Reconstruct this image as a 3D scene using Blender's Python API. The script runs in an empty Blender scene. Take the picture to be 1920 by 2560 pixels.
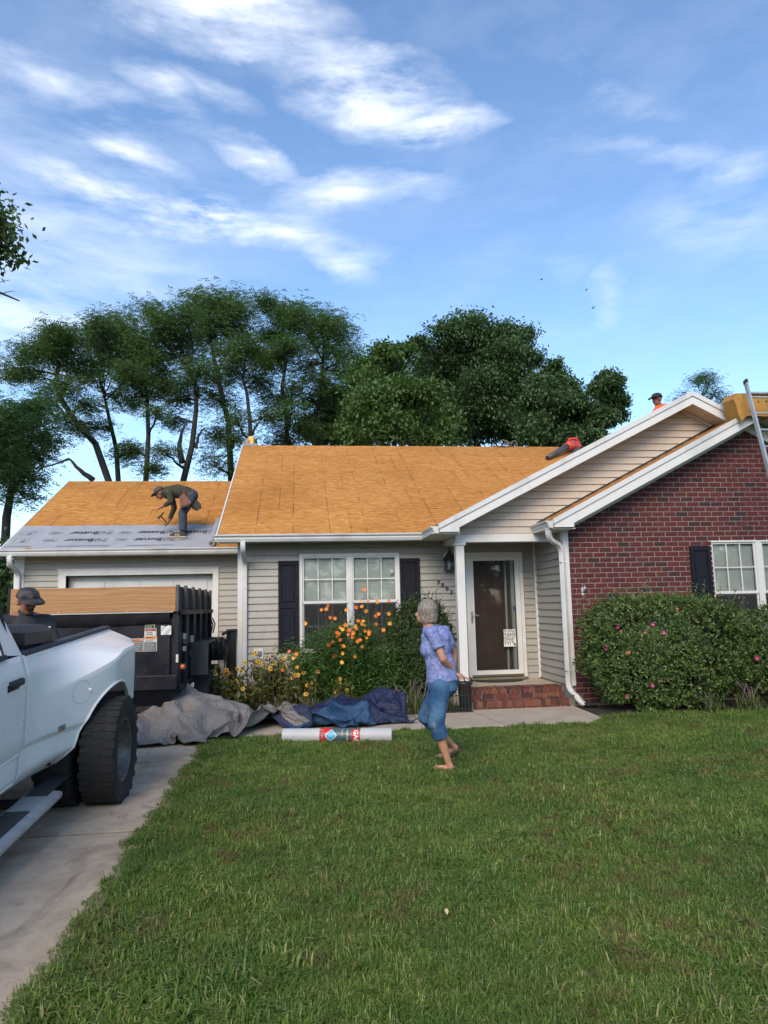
import bpy, bmesh, math, random
import numpy as np
from mathutils import Vector, Matrix, Euler, noise as mnoise
rad = math.radians
scene = bpy.context.scene
C = scene.collection
rng = np.random.default_rng(7)
random.seed(7)

# ------------------------------------------------------------------ camera
YAW, PITCH, ROLL, FPX, CAMZ = rad(6.9), rad(7.5), rad(1.26), 1775.0, 1.6
def cam_axes():
    f = Vector((math.sin(YAW)*math.cos(PITCH), math.cos(YAW)*math.cos(PITCH), math.sin(PITCH)))
    r0 = Vector((math.cos(YAW), -math.sin(YAW), 0)); u0 = r0.cross(f)
    r = math.cos(ROLL)*r0 - math.sin(ROLL)*u0
    u = math.sin(ROLL)*r0 + math.cos(ROLL)*u0
    return r, u, f
CR, CU, CF = cam_axes()
cd = bpy.data.cameras.new('camera'); cam = bpy.data.objects.new('camera', cd); C.objects.link(cam)
cd.sensor_fit = 'VERTICAL'; cd.sensor_height = 36; cd.lens = FPX/2560*36
cd.clip_start = 0.05; cd.clip_end = 3000
m = Matrix((CR, CU, -CF)).transposed().to_4x4(); m.translation = (0, 0, CAMZ)
cam.matrix_world = m
scene.camera = cam
def at(px, py, Y):
    """the point at depth Y seen at photograph pixel (px, py)"""
    d = CR*((px-960)/FPX) - CU*((py-1280)/FPX) + CF
    return Vector((0, 0, CAMZ)) + d*(Y/d.y)

# ------------------------------------------------------------------ sky, sun, exposure
SUN_EL, SUN_AZ = rad(35), rad(200)      # azimuth from +Y towards +X : behind the camera, a little to its left, veiled by cloud
scene.view_settings.view_transform = 'Standard'
scene.view_settings.look = 'None'
scene.view_settings.exposure = 0.80
scene.view_settings.gamma = 1.0
W = bpy.data.worlds.new('World'); scene.world = W; W.use_nodes = True
wn, wl = W.node_tree.nodes, W.node_tree.links
wn.clear()
def WN(t, **kw):
    n = wn.new(t)
    for k, v in kw.items(): setattr(n, k, v)
    return n
def wmath(op, a, b=None, clamp=False):
    n = wn.new('ShaderNodeMath'); n.operation = op; n.use_clamp = clamp
    for i, v in enumerate((a, b)):
        if v is None: continue
        if isinstance(v, (int, float)): n.inputs[i].default_value = v
        else: wl.new(v, n.inputs[i])
    return n.outputs[0]
sky = WN('ShaderNodeTexSky', sky_type='NISHITA', sun_disc=False, sun_elevation=SUN_EL, sun_rotation=SUN_AZ,
         altitude=200, air_density=1.0, dust_density=.9, ozone_density=1.5)
tc = WN('ShaderNodeTexCoord')
nz = WN('ShaderNodeTexNoise', noise_dimensions='3D'); nz.inputs['Scale'].default_value = 5.5
nz.inputs['Detail'].default_value = 8; nz.inputs['Roughness'].default_value = .62
mp = WN('ShaderNodeMapping'); mp.inputs['Scale'].default_value = (1, 1, 2.4)
wl.new(tc.outputs['Generated'], mp.inputs[0]); wl.new(mp.outputs[0], nz.inputs['Vector'])
# warp the viewing direction a little so that cloud edges are torn
wsub = WN('ShaderNodeVectorMath', operation='SUBTRACT'); wl.new(nz.outputs['Color'], wsub.inputs[0]); wsub.inputs[1].default_value = (.5, .5, .5)
wsc = WN('ShaderNodeVectorMath', operation='SCALE'); wl.new(wsub.outputs[0], wsc.inputs[0]); wsc.inputs['Scale'].default_value = .10
wadd = WN('ShaderNodeVectorMath', operation='ADD'); wl.new(tc.outputs['Generated'], wadd.inputs[0]); wl.new(wsc.outputs[0], wadd.inputs[1])
# wisps: azimuth, elevation, half width, half height, tilt (degrees), thickness
CLOUDS = [(-6.0,42.4,6.3,1.6,0,1.00),(6.5,37.8,4.8,1.9,-8,1.00),(12.9,35.6,3.0,0.7,5,0.70),(2.1,39.9,4.1,1.0,-10,0.25),(-11.6,37.0,2.6,0.9,-34,0.60),(-7.7,37.6,2.8,0.7,-14,0.42),(-13.4,33.3,3.2,0.65,-19,0.60),(-3.8,33.6,2.9,0.75,-24,0.60),(-13.4,29.7,4.9,0.8,-17,0.70),(-6.6,29.3,2.7,1.0,-15,0.75),(-0.9,28.8,5.9,0.9,-7,0.70),(3.9,31.2,3.8,1.0,6,0.70),(10.4,32.3,3.0,0.8,-10,0.45),(4.0,26.5,2.1,0.9,-18,0.40),(-20.3,36.2,6.2,0.9,-6,0.35),(27.8,36.0,3.4,0.6,-27,0.35),(35.5,29.6,2.0,0.7,-8,0.50),(30.4,32.2,6.6,0.5,-17,0.22),(34.3,27.0,4.7,1.7,-15,0.28),(25.5,22.9,1.1,1.4,0,0.28),(22.6,25.6,1.4,1.0,0,0.18),(-20.7,24.9,13,9,0,0.34),(-21.7,19.4,4.5,1.8,0,0.40)]
# the same kind of wisps all round the horizon
_r = random.Random(3)
for k in range(9):
    CLOUDS.append((60+k*27+_r.uniform(-8, 8), _r.uniform(20, 50), _r.uniform(5, 10), _r.uniform(1.2, 2.4), _r.uniform(-18, 12), _r.uniform(.5, .9)))
acc = None
for az, el, hw, hh, tl, w in CLOUDS:
    a, e, t = rad(az), rad(el), rad(tl)
    d = Vector((math.sin(a)*math.cos(e), math.cos(a)*math.cos(e), math.sin(e)))
    rx = Vector((math.cos(a), -math.sin(a), 0)); ux = rx.cross(d)
    A = rx*math.cos(t) + ux*math.sin(t); B = -rx*math.sin(t) + ux*math.cos(t)
    mpn = WN('ShaderNodeMapping', vector_type='TEXTURE'); wl.new(wadd.outputs[0], mpn.inputs[0])
    mpn.inputs['Location'].default_value = d; mpn.inputs['Rotation'].default_value = Matrix((A, B, A.cross(B))).transposed().to_euler('XYZ')
    mpn.inputs['Scale'].default_value = (rad(hw*1.5), rad(hh*1.75), .6)
    gr = WN('ShaderNodeTexGradient', gradient_type='SPHERICAL'); wl.new(mpn.outputs[0], gr.inputs[0])
    ma = WN('ShaderNodeMath', operation='MULTIPLY_ADD'); wl.new(gr.outputs['Fac'], ma.inputs[0]); ma.inputs[1].default_value = w*.72
    if acc is None: ma.inputs[2].default_value = 0
    else: wl.new(acc, ma.inputs[2])
    acc = ma.outputs[0]
n2 = WN('ShaderNodeTexNoise'); n2.inputs['Scale'].default_value = 6; n2.inputs['Detail'].default_value = 8; n2.inputs['Roughness'].default_value = .60
n2.inputs['Distortion'].default_value = .15
mp2 = WN('ShaderNodeMapping'); mp2.inputs['Scale'].default_value = (1, 1, 4.2); mp2.inputs['Rotation'].default_value = (0, rad(14), 0)
wl.new(tc.outputs['Generated'], mp2.inputs[0]); wl.new(mp2.outputs[0], n2.inputs['Vector'])
det = WN('ShaderNodeMapRange'); det.inputs['From Min'].default_value = .37; det.inputs['From Max'].default_value = .68
det.inputs['To Min'].default_value = .0; det.inputs['To Max'].default_value = 1.75; wl.new(n2.outputs['Fac'], det.inputs['Value'])
veil = WN('ShaderNodeMapRange'); veil.inputs['From Min'].default_value = .45; veil.inputs['From Max'].default_value = .8
veil.inputs['To Min'].default_value = 0.0; veil.inputs['To Max'].default_value = .10; wl.new(nz.outputs['Fac'], veil.inputs['Value'])
cf = wmath('ADD', wmath('MULTIPLY', acc, det.outputs[0]), veil.outputs[0], clamp=True)
skm = WN('ShaderNodeMix', data_type='RGBA', blend_type='MULTIPLY'); skm.inputs[0].default_value = 1.0
wl.new(sky.outputs[0], skm.inputs[6]); skm.inputs[7].default_value = (.92, 1.04, 1.13, 1)
mx = WN('ShaderNodeMix', data_type='RGBA'); wl.new(cf, mx.inputs[0]); wl.new(skm.outputs[2], mx.inputs[6]); mx.inputs[7].default_value = (6.0, 6.2, 6.6, 1)
bg = WN('ShaderNodeBackground'); bg.inputs['Strength'].default_value = .143; wl.new(mx.outputs[2], bg.inputs['Color'])
W.cycles.sampling_method = 'MANUAL'; W.cycles.sample_map_resolution = 512
wo = WN('ShaderNodeOutputWorld'); wl.new(bg.outputs[0], wo.inputs['Surface'])

sl = bpy.data.lights.new('sun', 'SUN'); so = bpy.data.objects.new('sun', sl); C.objects.link(so)
sl.energy = 1.75; sl.angle = rad(30); sl.color = (1, .84, .64)
sd = Vector((math.sin(SUN_AZ)*math.cos(SUN_EL), math.cos(SUN_AZ)*math.cos(SUN_EL), math.sin(SUN_EL)))
so.rotation_euler = sd.to_track_quat('Z', 'Y').to_euler(); so.location = sd*50

scene.render.engine = 'CYCLES'
scene.cycles.max_bounces = 6; scene.cycles.diffuse_bounces = 3; scene.cycles.glossy_bounces = 3; scene.cycles.transparent_max_bounces = 12
scene.cycles.use_adaptive_sampling = True; scene.cycles.adaptive_threshold = .02
# ------------------------------------------------------------------ helpers
def tag(o, label=None, cat=None, group=None, kind=None):
    for k, v in (('label', label), ('category', cat), ('group', group), ('kind', kind)):
        if v: o[k] = v
    return o
def thing(name, loc, label, cat, group=None, kind=None, rot=None):
    o = bpy.data.objects.new(name, None); C.objects.link(o); o.location = loc; o.empty_display_size = .2
    if rot: o.rotation_euler = rot
    o['local'] = 1 if rot else 0
    return tag(o, label, cat, group, kind)
def world_loc(o):
    v = Vector(o.location)
    while o.parent: o = o.parent; v += Vector(o.location)
    return v
def put(o, parent):
    """parent a mesh that was built in world coordinates"""
    if parent is not None:
        o.parent = parent
        if not parent.get('local'):
            o.matrix_parent_inverse = Matrix.Translation(-world_loc(parent)) if parent.type == 'EMPTY' else Matrix.Identity(4)
    return o
def obj(name, me, mat=None, parent=None, smooth=False):
    o = bpy.data.objects.new(name, me); C.objects.link(o)
    if mat is not None and not me.materials:
        for k in (mat if isinstance(mat, (list, tuple)) else [mat]): me.materials.append(k)
    if smooth: me.polygons.foreach_set('use_smooth', [True]*len(me.polygons))
    return put(o, parent)
def mk(name, V, F, mat, parent=None, smooth=False, mi=None):
    me = bpy.data.meshes.new(name); me.from_pydata([tuple(v) for v in V], [], [tuple(f) for f in F]); me.update()
    if mi is not None: me.polygons.foreach_set('material_index', mi)
    return obj(name, me, mat, parent, smooth)
def quads_mesh(name, Q):
    """Q: (n,4,3) array -> mesh of loose quads, fast"""
    n = len(Q); me = bpy.data.meshes.new(name)
    me.vertices.add(4*n); me.loops.add(4*n); me.polygons.add(n)
    me.vertices.foreach_set('co', np.ascontiguousarray(Q, dtype=np.float32).ravel())
    me.loops.foreach_set('vertex_index', np.arange(4*n, dtype=np.int32))
    me.polygons.foreach_set('loop_start', np.arange(0, 4*n, 4, dtype=np.int32))
    me.update(calc_edges=True); return me

class MB:
    def __init__(s): s.V = []; s.F = []
    def add(s, V, F):
        b = len(s.V); s.V += [tuple(v) for v in V]; s.F += [tuple(i+b for i in f) for f in F]; return s
    def box(s, x0, x1, y0, y1, z0, z1, M=None):
        V = [Vector(p) for p in ((x0,y0,z0),(x1,y0,z0),(x1,y1,z0),(x0,y1,z0),(x0,y0,z1),(x1,y0,z1),(x1,y1,z1),(x0,y1,z1))]
        if M is not None: V = [M @ v for v in V]
        return s.add(V, [(0,3,2,1),(4,5,6,7),(0,1,5,4),(1,2,6,5),(2,3,7,6),(3,0,4,7)])
    def bbox(s, x0, x1, y0, y1, z0, z1, b=.01, M=None):
        """box with chamfered vertical and horizontal edges"""
        bm = bmesh.new(); bmesh.ops.create_cube(bm, size=1)
        for v in bm.verts: v.co = ((x0+x1)/2+v.co.x*(x1-x0), (y0+y1)/2+v.co.y*(y1-y0), (z0+z1)/2+v.co.z*(z1-z0))
        bmesh.ops.bevel(bm, geom=bm.edges[:], offset=b, segments=2, affect='EDGES', profile=.6)
        bm.verts.index_update(); V = [(M @ v.co) if M is not None else v.co.copy() for v in bm.verts]
        s.add(V, [[v.index for v in f.verts] for f in bm.faces]); bm.free(); return s
    def prism(s, poly, d0, d1, plane='XZ'):
        """polygon extruded along the remaining axis"""
        n = len(poly)
        def P(a, b, d): return {'XZ': (a, d, b), 'YZ': (d, a, b), 'XY': (a, b, d)}[plane]
        V = [P(a, b, d0) for a, b in poly] + [P(a, b, d1) for a, b in poly]
        F = [tuple(range(n)), tuple(range(2*n-1, n-1, -1))] + [(i, n+i, n+(i+1) % n, (i+1) % n) for i in range(n)]
        return s.add(V, F)
    def tube(s, pts, r, n=8, cap=True, flat=1.0):
        pts = [Vector(p) for p in pts]; k = len(pts)
        R = r if isinstance(r, (list, tuple)) else [r]*k
        up = None; V = []; F = []
        for i, p in enumerate(pts):
            t = (pts[min(i+1, k-1)] - pts[max(i-1, 0)]).normalized()
            if up is None: up = t.orthogonal().normalized()
            up = (up - t*up.dot(t)); up = up.normalized() if up.length > 1e-6 else t.orthogonal().normalized()
            b = t.cross(up)
            for j in range(n):
                a = 2*math.pi*j/n; V.append(p + (up*math.cos(a) + b*math.sin(a)*flat)*R[i])
        for i in range(k-1):
            for j in range(n): F.append((i*n+j, i*n+(j+1) % n, (i+1)*n+(j+1) % n, (i+1)*n+j))
        if cap: F.append(tuple(range(n-1, -1, -1))); F.append(tuple((k-1)*n+j for j in range(n)))
        return s.add(V, F)
    def rtube(s, pts, w, d, side, n=1):
        """rectangular tube along pts; side: direction of width w"""
        pts = [Vector(p) for p in pts]; k = len(pts); side = Vector(side).normalized(); V = []; F = []
        for i, p in enumerate(pts):
            t = (pts[min(i+1, k-1)] - pts[max(i-1, 0)]).normalized(); b = t.cross(side).normalized()
            c = .22
            for a, e in ((-.5+c*.5, -.5), (.5-c*.5, -.5), (.5, -.5+c*.5), (.5, .5-c*.5), (.5-c*.5, .5), (-.5+c*.5, .5), (-.5, .5-c*.5), (-.5, -.5+c*.5)):
                V.append(p + side*w*a + b*d*e)
        for i in range(k-1):
            for j in range(8): F.append((i*8+j, i*8+(j+1) % 8, (i+1)*8+(j+1) % 8, (i+1)*8+j))
        F.append(tuple(range(7, -1, -1))); F.append(tuple((k-1)*8+j for j in range(8)))
        return s.add(V, F)
    def lathe(s, prof, n=24, M=None, cap=True):
        """prof: (radius, z) pairs round Z"""
        V = []; F = []; k = len(prof)
        for r, z in prof:
            for j in range(n):
                a = 2*math.pi*j/n; v = Vector((r*math.cos(a), r*math.sin(a), z)); V.append(M @ v if M is not None else v)
        for i in range(k-1):
            for j in range(n): F.append((i*n+j, i*n+(j+1) % n, (i+1)*n+(j+1) % n, (i+1)*n+j))
        if cap: F.append(tuple(range(n-1, -1, -1))); F.append(tuple((k-1)*n+j for j in range(n)))
        return s.add(V, F)
    def sphere(s, c, r, n=12, k=8):
        r = r if isinstance(r, (list, tuple, Vector)) else (r, r, r)
        V = []; F = []
        for i in range(1, k):
            t = math.pi*i/k
            for j in range(n):
                a = 2*math.pi*j/n; V.append((c[0]+r[0]*math.sin(t)*math.cos(a), c[1]+r[1]*math.sin(t)*math.sin(a), c[2]+r[2]*math.cos(t)))
        T = len(V); V += [(c[0], c[1], c[2]+r[2]), (c[0], c[1], c[2]-r[2])]
        for i in range(k-2):
            for j in range(n): F.append((i*n+j, (i+1)*n+j, (i+1)*n+(j+1) % n, i*n+(j+1) % n))
        for j in range(n):
            F.append((T, j, (j+1) % n)); F.append((T+1, (k-2)*n+(j+1) % n, (k-2)*n+j))
        return s.add(V, F)
    def build(s, name, mat, parent=None, smooth=False): return mk(name, s.V, s.F, mat, parent, smooth)
def auto_smooth(o, ang=40):
    me = o.data; me.polygons.foreach_set('use_smooth', [True]*len(me.polygons))
    me.set_sharp_from_angle(angle=rad(ang)); return o
def text(name, s, size, mat, parent, M, ext=.001, align='CENTER', shear=0, bold=0, space=1.0):
    cu = bpy.data.curves.new(name, 'FONT'); cu.body = s; cu.size = size; cu.extrude = ext; cu.align_x = align; cu.align_y = 'CENTER'
    cu.shear = shear; cu.offset = bold; cu.space_character = space; cu.resolution_u = 3
    t = bpy.data.objects.new('tmp', cu); C.objects.link(t); bpy.context.view_layer.update()
    me = bpy.data.meshes.new_from_object(t.evaluated_get(bpy.context.evaluated_depsgraph_get()))
    bpy.data.objects.remove(t); bpy.data.curves.remove(cu)
    me.transform(M); me.name = name; me.materials.clear()
    return obj(name, me, mat, parent)
def frame(o, x, y):
    """matrix with origin o, local X along x, local Y along y"""
    x = Vector(x).normalized(); y = Vector(y); z = x.cross(y).normalized(); y = z.cross(x)
    M = Matrix((x, y, z)).transposed().to_4x4(); M.translation = o; return M

# ------------------------------------------------------------------ materials
def srgb(r, g, b):
    f = lambda c: ((c/255)/12.92 if c/255 <= .04045 else ((c/255+.055)/1.055)**2.4)
    return (f(r), f(g), f(b), 1)
class Mat:
    def __init__(s, name, col=(.5, .5, .5, 1), rough=.6, metal=0, spec=.5):
        s.m = bpy.data.materials.new(name); s.m.use_nodes = True; s.n = s.m.node_tree.nodes; s.l = s.m.node_tree.links
        s.b = s.n['Principled BSDF']; s.b.inputs['Base Color'].default_value = col; s.b.inputs['Roughness'].default_value = rough
        s.b.inputs['Metallic'].default_value = metal; s.b.inputs['Specular IOR Level'].default_value = spec
        s.col = None; s._tc = None
    def node(s, t, **kw):
        n = s.n.new(t)
        for k, v in kw.items(): setattr(n, k, v)
        return n
    def pos(s):
        if s._tc is None: s._tc = s.node('ShaderNodeTexCoord')
        return s._tc.outputs['Object']
    def mapped(s, scale=(1, 1, 1), rot=(0, 0, 0), src=None):
        n = s.node('ShaderNodeMapping'); n.inputs['Scale'].default_value = scale; n.inputs['Rotation'].default_value = rot
        s.l.new(src or s.pos(), n.inputs[0]); return n.outputs[0]
    def noise(s, scale=5, detail=4, rough=.55, vec=None, dist=0):
        n = s.node('ShaderNodeTexNoise'); n.inputs['Scale'].default_value = scale; n.inputs['Detail'].default_value = detail
        n.inputs['Roughness'].default_value = rough; n.inputs['Distortion'].default_value = dist
        s.l.new(vec or s.pos(), n.inputs['Vector']); return n.outputs['Fac']
    def ramp(s, fac, stops):
        n = s.node('ShaderNodeValToRGB'); e = n.color_ramp.elements
        while len(e) < len(stops): e.new(.5)
        for k, (p, c) in enumerate(stops): e[k].position = p; e[k].color = c if len(c) == 4 else (*c, 1)
        s.l.new(fac, n.inputs[0]); return n.outputs[0]
    def rng(s, fac, a, b, c=0.0, d=1.0):
        n = s.node('ShaderNodeMapRange')
        for k, v in zip(('From Min', 'From Max', 'To Min', 'To Max'), (a, b, c, d)): n.inputs[k].default_value = v
        s.l.new(fac, n.inputs['Value']); return n.outputs[0]
    def mix(s, fac, a, b, mode='MIX'):
        n = s.node('ShaderNodeMix', data_type='RGBA', blend_type=mode)
        for i, v in ((0, fac), (6, a), (7, b)):
            if isinstance(v, (int, float)): n.inputs[i].default_value = v
            elif isinstance(v, tuple): n.inputs[i].default_value = v if len(v) == 4 else (*v, 1)
            else: s.l.new(v, n.inputs[i])
        return n.outputs[2]
    def math(s, op, a, b=None):
        n = s.node('ShaderNodeMath', operation=op)
        for i, v in enumerate((a, b)):
            if v is None: continue
            if isinstance(v, (int, float)): n.inputs[i].default_value = v
            else: s.l.new(v, n.inputs[i])
        return n.outputs[0]
    def rand(s):
        o = s.node('ShaderNodeObjectInfo').outputs['Random']; g = s.node('ShaderNodeNewGeometry').outputs['Random Per Island']
        return s.math('FRACT', s.math('ADD', o, s.math('MULTIPLY', g, 7.31)))
    def color(s, c): s.l.new(c, s.b.inputs['Base Color']); s.col = c; return s
    def bump(s, h, strength=.3, dist=.01):
        n = s.node('ShaderNodeBump'); n.inputs['Strength'].default_value = strength; n.inputs['Distance'].default_value = dist
        s.l.new(h, n.inputs['Height']); s.l.new(n.outputs[0], s.b.inputs['Normal']); return s
    def roughness(s, r): s.l.new(r, s.b.inputs['Roughness']); return s
def mottled(name, c0, c1, scale=6, rough=.6, bump=0, bdist=.005, bscale=None, metal=0, spec=.5, detail=5, vary=0.0):
    M = Mat(name, c0, rough, metal, spec); f = M.noise(scale, detail)
    c = M.ramp(f, [(.3, c0), (.7, c1)])
    if vary:
        c = M.mix(1.0, c, M.ramp(M.rand(), [(0, (1-vary,)*3), (1, (1+vary*.6,)*3)]), 'MULTIPLY')
    M.color(c)
    if bump: M.bump(M.noise(bscale or scale*4, 5), bump, bdist)
    return M.m
# ---- material library
def m_siding(name, c):
    M = Mat(name, c, .55); a = M.noise(1.3, 4); b = M.noise(3, 6, vec=M.mapped((14, 14, 1.2)))
    dirt = M.math('MULTIPLY', a, b); c2 = tuple(v*.86 for v in c[:3])
    M.color(M.mix(M.rng(dirt, .2, .42), c, c2)); M.bump(M.noise(9, 4, vec=M.mapped((2, 2, 30))), .12, .002); return M.m
def m_white(name, c, dirt=.78, rough=.45):
    M = Mat(name, c, rough); a = M.noise(2.2, 6, vec=M.mapped((1, 1, .5))); M.color(M.mix(M.rng(a, .48, .78), c, tuple(v*dirt for v in c[:3]))); return M.m
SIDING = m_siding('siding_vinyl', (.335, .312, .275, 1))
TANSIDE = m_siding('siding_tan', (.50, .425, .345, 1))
WHITE = m_white('white_trim', (.64, .625, .60, 1))
WHITE2 = m_white('white_aluminium', (.60, .59, .575, 1), .62)
GUTTER = m_white('gutter_white', (.60, .60, .59, 1), .55)
SOFFIT = m_white('soffit_vinyl', (.62, .59, .53, 1), .85)
SHUT = mottled('shutter_navy', (.006, .007, .013, 1), (.010, .011, .019, 1), 8, .65, spec=.22)
BLACK = mottled('black_metal', (.012, .012, .013, 1), (.022, .022, .022, 1), 20, .5)
RUBBER = mottled('rubber', (.013, .013, .013, 1), (.024, .023, .022, 1), 14, .85)
def m_osb():
    M = Mat('oriented_strand_board', rough=.8, spec=.2)
    base = None; cols = []
    for i, (sx, sy, ro) in enumerate(((9, 34, 0), (10, 36, 24), (10, 38, -27))):
        v = M.node('ShaderNodeTexVoronoi', distance='CHEBYCHEV'); v.inputs['Scale'].default_value = 1; v.inputs['Randomness'].default_value = 1
        M.l.new(M.mapped((sx, sy, sy), (0, 0, rad(ro))), v.inputs['Vector'])
        s = M.node('ShaderNodeSeparateColor'); M.l.new(v.outputs['Color'], s.inputs[0]); cols.append(s.outputs[0])
    f = M.math('MULTIPLY', M.math('ADD', M.math('ADD', cols[0], cols[1]), cols[2]), .333)
    c = M.ramp(f, [(.15, (.33, .135, .028)), (.38, (.42, .185, .043)), (.6, (.48, .222, .056)), (.85, (.58, .30, .095))])
    big = M.noise(.55, 4); c = M.mix(M.rng(big, .35, .7), c, M.mix(1.0, c, (.86, .80, .72), 'MULTIPLY'))
    # nail rows and printed stud marks across the sheets
    sx = M.node('ShaderNodeSeparateXYZ'); M.l.new(M.pos(), sx.inputs[0])
    fr = M.math('FRACT', M.math('DIVIDE', M.math('ADD', sx.outputs[0], 12.6), .61))
    ln = M.math('LESS_THAN', M.math('ABSOLUTE', M.math('SUBTRACT', fr, .5)), .016)
    ln = M.math('MULTIPLY', ln, M.rng(M.noise(2.2, 3), .42, .6))
    c = M.mix(M.math('MULTIPLY', ln, .7), c, (.11, .05, .02))
    st = M.noise(11, 2); c = M.mix(M.math('MULTIPLY', M.rng(st, .70, .74), .8), c, (.12, .045, .015))
    c = M.mix(1.0, c, M.ramp(M.rand(), [(0, (.88, .86, .83)), (1, (1.08, 1.06, 1.05))]), 'MULTIPLY')
    M.color(c); M.bump(f, .25, .004); return M.m
OSB = m_osb()
def m_brick(name='brick', ST=None):
    M = Mat(name, rough=.85, spec=.25); r = M.rand()
    c = M.ramp(r, ST or [(0, (.110, .026, .026)), (.25, (.130, .030, .030)), (.5, (.088, .023, .025)), (.72, (.118, .031, .031)), (.9, (.062, .024, .027)), (1, (.045, .027, .030))])
    n = M.noise(26, 5); c = M.mix(M.rng(n, .35, .75), c, M.mix(1.0, c, (.55, .58, .60), 'MULTIPLY'))
    n3 = M.noise(60, 3); c = M.mix(M.math('MULTIPLY', M.rng(n3, .62, .72), .35), c, (.36, .28, .25))
    M.color(c); M.bump(n3, .5, .004); return M.m
BRICK = m_brick()
STEPB = m_brick('step_brick', [(0, (.20, .065, .04)), (.25, (.23, .085, .05)), (.5, (.14, .045, .034)), (.72, (.19, .058, .04)), (.9, (.09, .036, .032)), (1, (.065, .034, .032))])
MORTAR = mottled('mortar', (.225, .185, .165, 1), (.31, .26, .235, 1), 30, .95, .5, .005)
def m_conc():
    M = Mat('concrete', rough=.9, spec=.2); a = M.noise(.9, 6, .6); b = M.noise(6, 6, .65); g = M.noise(120, 2)
    c = M.ramp(M.math('ADD', M.math('MULTIPLY', a, .6), M.math('MULTIPLY', b, .4)), [(.33, (.29, .215, .15)), (.5, (.46, .355, .255)), (.68, (.57, .455, .34))])
    st = M.noise(1.7, 5, .7, dist=1.2); c = M.mix(M.math('MULTIPLY', M.rng(st, .54, .72), .6), c, (.13, .10, .078)); sk = M.noise(2.6, 5, .65, M.mapped((2.4, .5, 1)), .6); c = M.mix(M.math('MULTIPLY', M.rng(sk, .58, .74), .55), c, (.10, .08, .065))
    c = M.mix(M.math('MULTIPLY', M.rng(g, .6, .7), .4), c, (.20, .165, .13)); M.color(c); M.bump(g, .35, .003); return M.m
CONC = m_conc()
WALK = mottled('walk_concrete', (.33, .27, .205, 1), (.42, .35, .27, 1), 3, .9, .25, .003, 90)
def m_glass(name, c, rough=.03):
    M = Mat(name, c, rough, spec=.8); n = M.noise(1.6, 2); M.bump(n, .05, .01); return M.m
GLASSD = m_glass('window_glass_dark', (.010, .011, .012, 1))
def m_clear(name):
    M = Mat(name, (1, 1, 1, 1), .02); M.b.inputs['Transmission Weight'].default_value = 1; M.b.inputs['IOR'].default_value = 1.02; M.b.inputs['Specular IOR Level'].default_value = .9; return M.m
def m_pane(name, tint=(.92, .95, .95, 1), refl=.10):
    m = bpy.data.materials.new(name); m.use_nodes = True; n, l = m.node_tree.nodes, m.node_tree.links; n.clear()
    t = n.new('ShaderNodeBsdfTransparent'); t.inputs[0].default_value = tint; g = n.new('ShaderNodeBsdfGlossy'); g.inputs['Roughness'].default_value = .03
    fr = n.new('ShaderNodeFresnel'); fr.inputs['IOR'].default_value = 1.5
    x = n.new('ShaderNodeMixShader'); l.new(fr.outputs[0], x.inputs[0]); l.new(t.outputs[0], x.inputs[1]); l.new(g.outputs[0], x.inputs[2])
    o = n.new('ShaderNodeOutputMaterial'); l.new(x.outputs[0], o.inputs[0]); return m
PANE = m_pane('pane_glass')
def m_screen():
    m = bpy.data.materials.new('insect_screen'); m.use_nodes = True; n, l = m.node_tree.nodes, m.node_tree.links; n.clear()
    t = n.new('ShaderNodeBsdfTransparent'); d = n.new('ShaderNodeBsdfDiffuse'); d.inputs[0].default_value = (.05, .05, .052, 1); x = n.new('ShaderNodeMixShader'); x.inputs[0].default_value = .5
    l.new(t.outputs[0], x.inputs[1]); l.new(d.outputs[0], x.inputs[2]); o = n.new('ShaderNodeOutputMaterial'); l.new(x.outputs[0], o.inputs[0]); return m
SCREEN = m_screen()
def m_blind():
    M = Mat('window_blind', (.5, .5, .48, 1), .7); sx = M.node('ShaderNodeSeparateXYZ'); M.l.new(M.pos(), sx.inputs[0])
    M.color(M.ramp(M.noise(3, 3), [(.3, (.62, .62, .59)), (.7, (.72, .71, .67))])); return M.m
BLIND = m_blind()
STEEL = mottled('galvanised', (.38, .39, .40, 1), (.52, .53, .54, 1), 12, .4, metal=.6)
BRASS = Mat('satin_nickel', (.42, .38, .30, 1), .3, 1).m
TIMBER_DARK = mottled('entry_door_brown', (.055, .020, .013, 1), (.085, .032, .02, 1), 3, .5)

# ------------------------------------------------------------------ ground
def m_ground():
    M = Mat('soil_and_thatch', rough=1, spec=.1); a = M.noise(.8, 5); b = M.noise(14, 5)
    c = M.ramp(M.math('ADD', M.math('MULTIPLY', a, .5), M.math('MULTIPLY', b, .5)), [(.35, (.040, .055, .018)), (.55, (.062, .075, .026)), (.7, (.105, .085, .042))]); M.color(c); M.bump(b, .6, .02); return M.m
g = MB(); S = 900
g.add([(-S, -S, 0), (S, -S, 0), (S, S, 0), (-S, S, 0)], [(0, 1, 2, 3)])
tag(g.build('ground', m_ground()), kind='structure')
# driveway: slabs with control joints
DX0, DX1 = -5.3, -1.06
dr = MB().box(DX0+.01, DX1-.01, -6, 14.2, -.12, .016).build('driveway', mottled('joint_dirt', (.022, .018, .014, 1), (.04, .033, .025, 1), 20, .95)); tag(dr, kind='structure')
ys = [-6, -3.2, -.35, 2.6, 5.56, 7.95, 11, 14.15]
for a, b in zip(ys[:-1], ys[1:]):
    for x0, x1 in ((DX0, -3.25), (-3.25, DX1)):
        MB().bbox(x0+.006, x1-.006, a+.022, b-.022, -.08, .028, .006).build('slab', CONC, dr)
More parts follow.
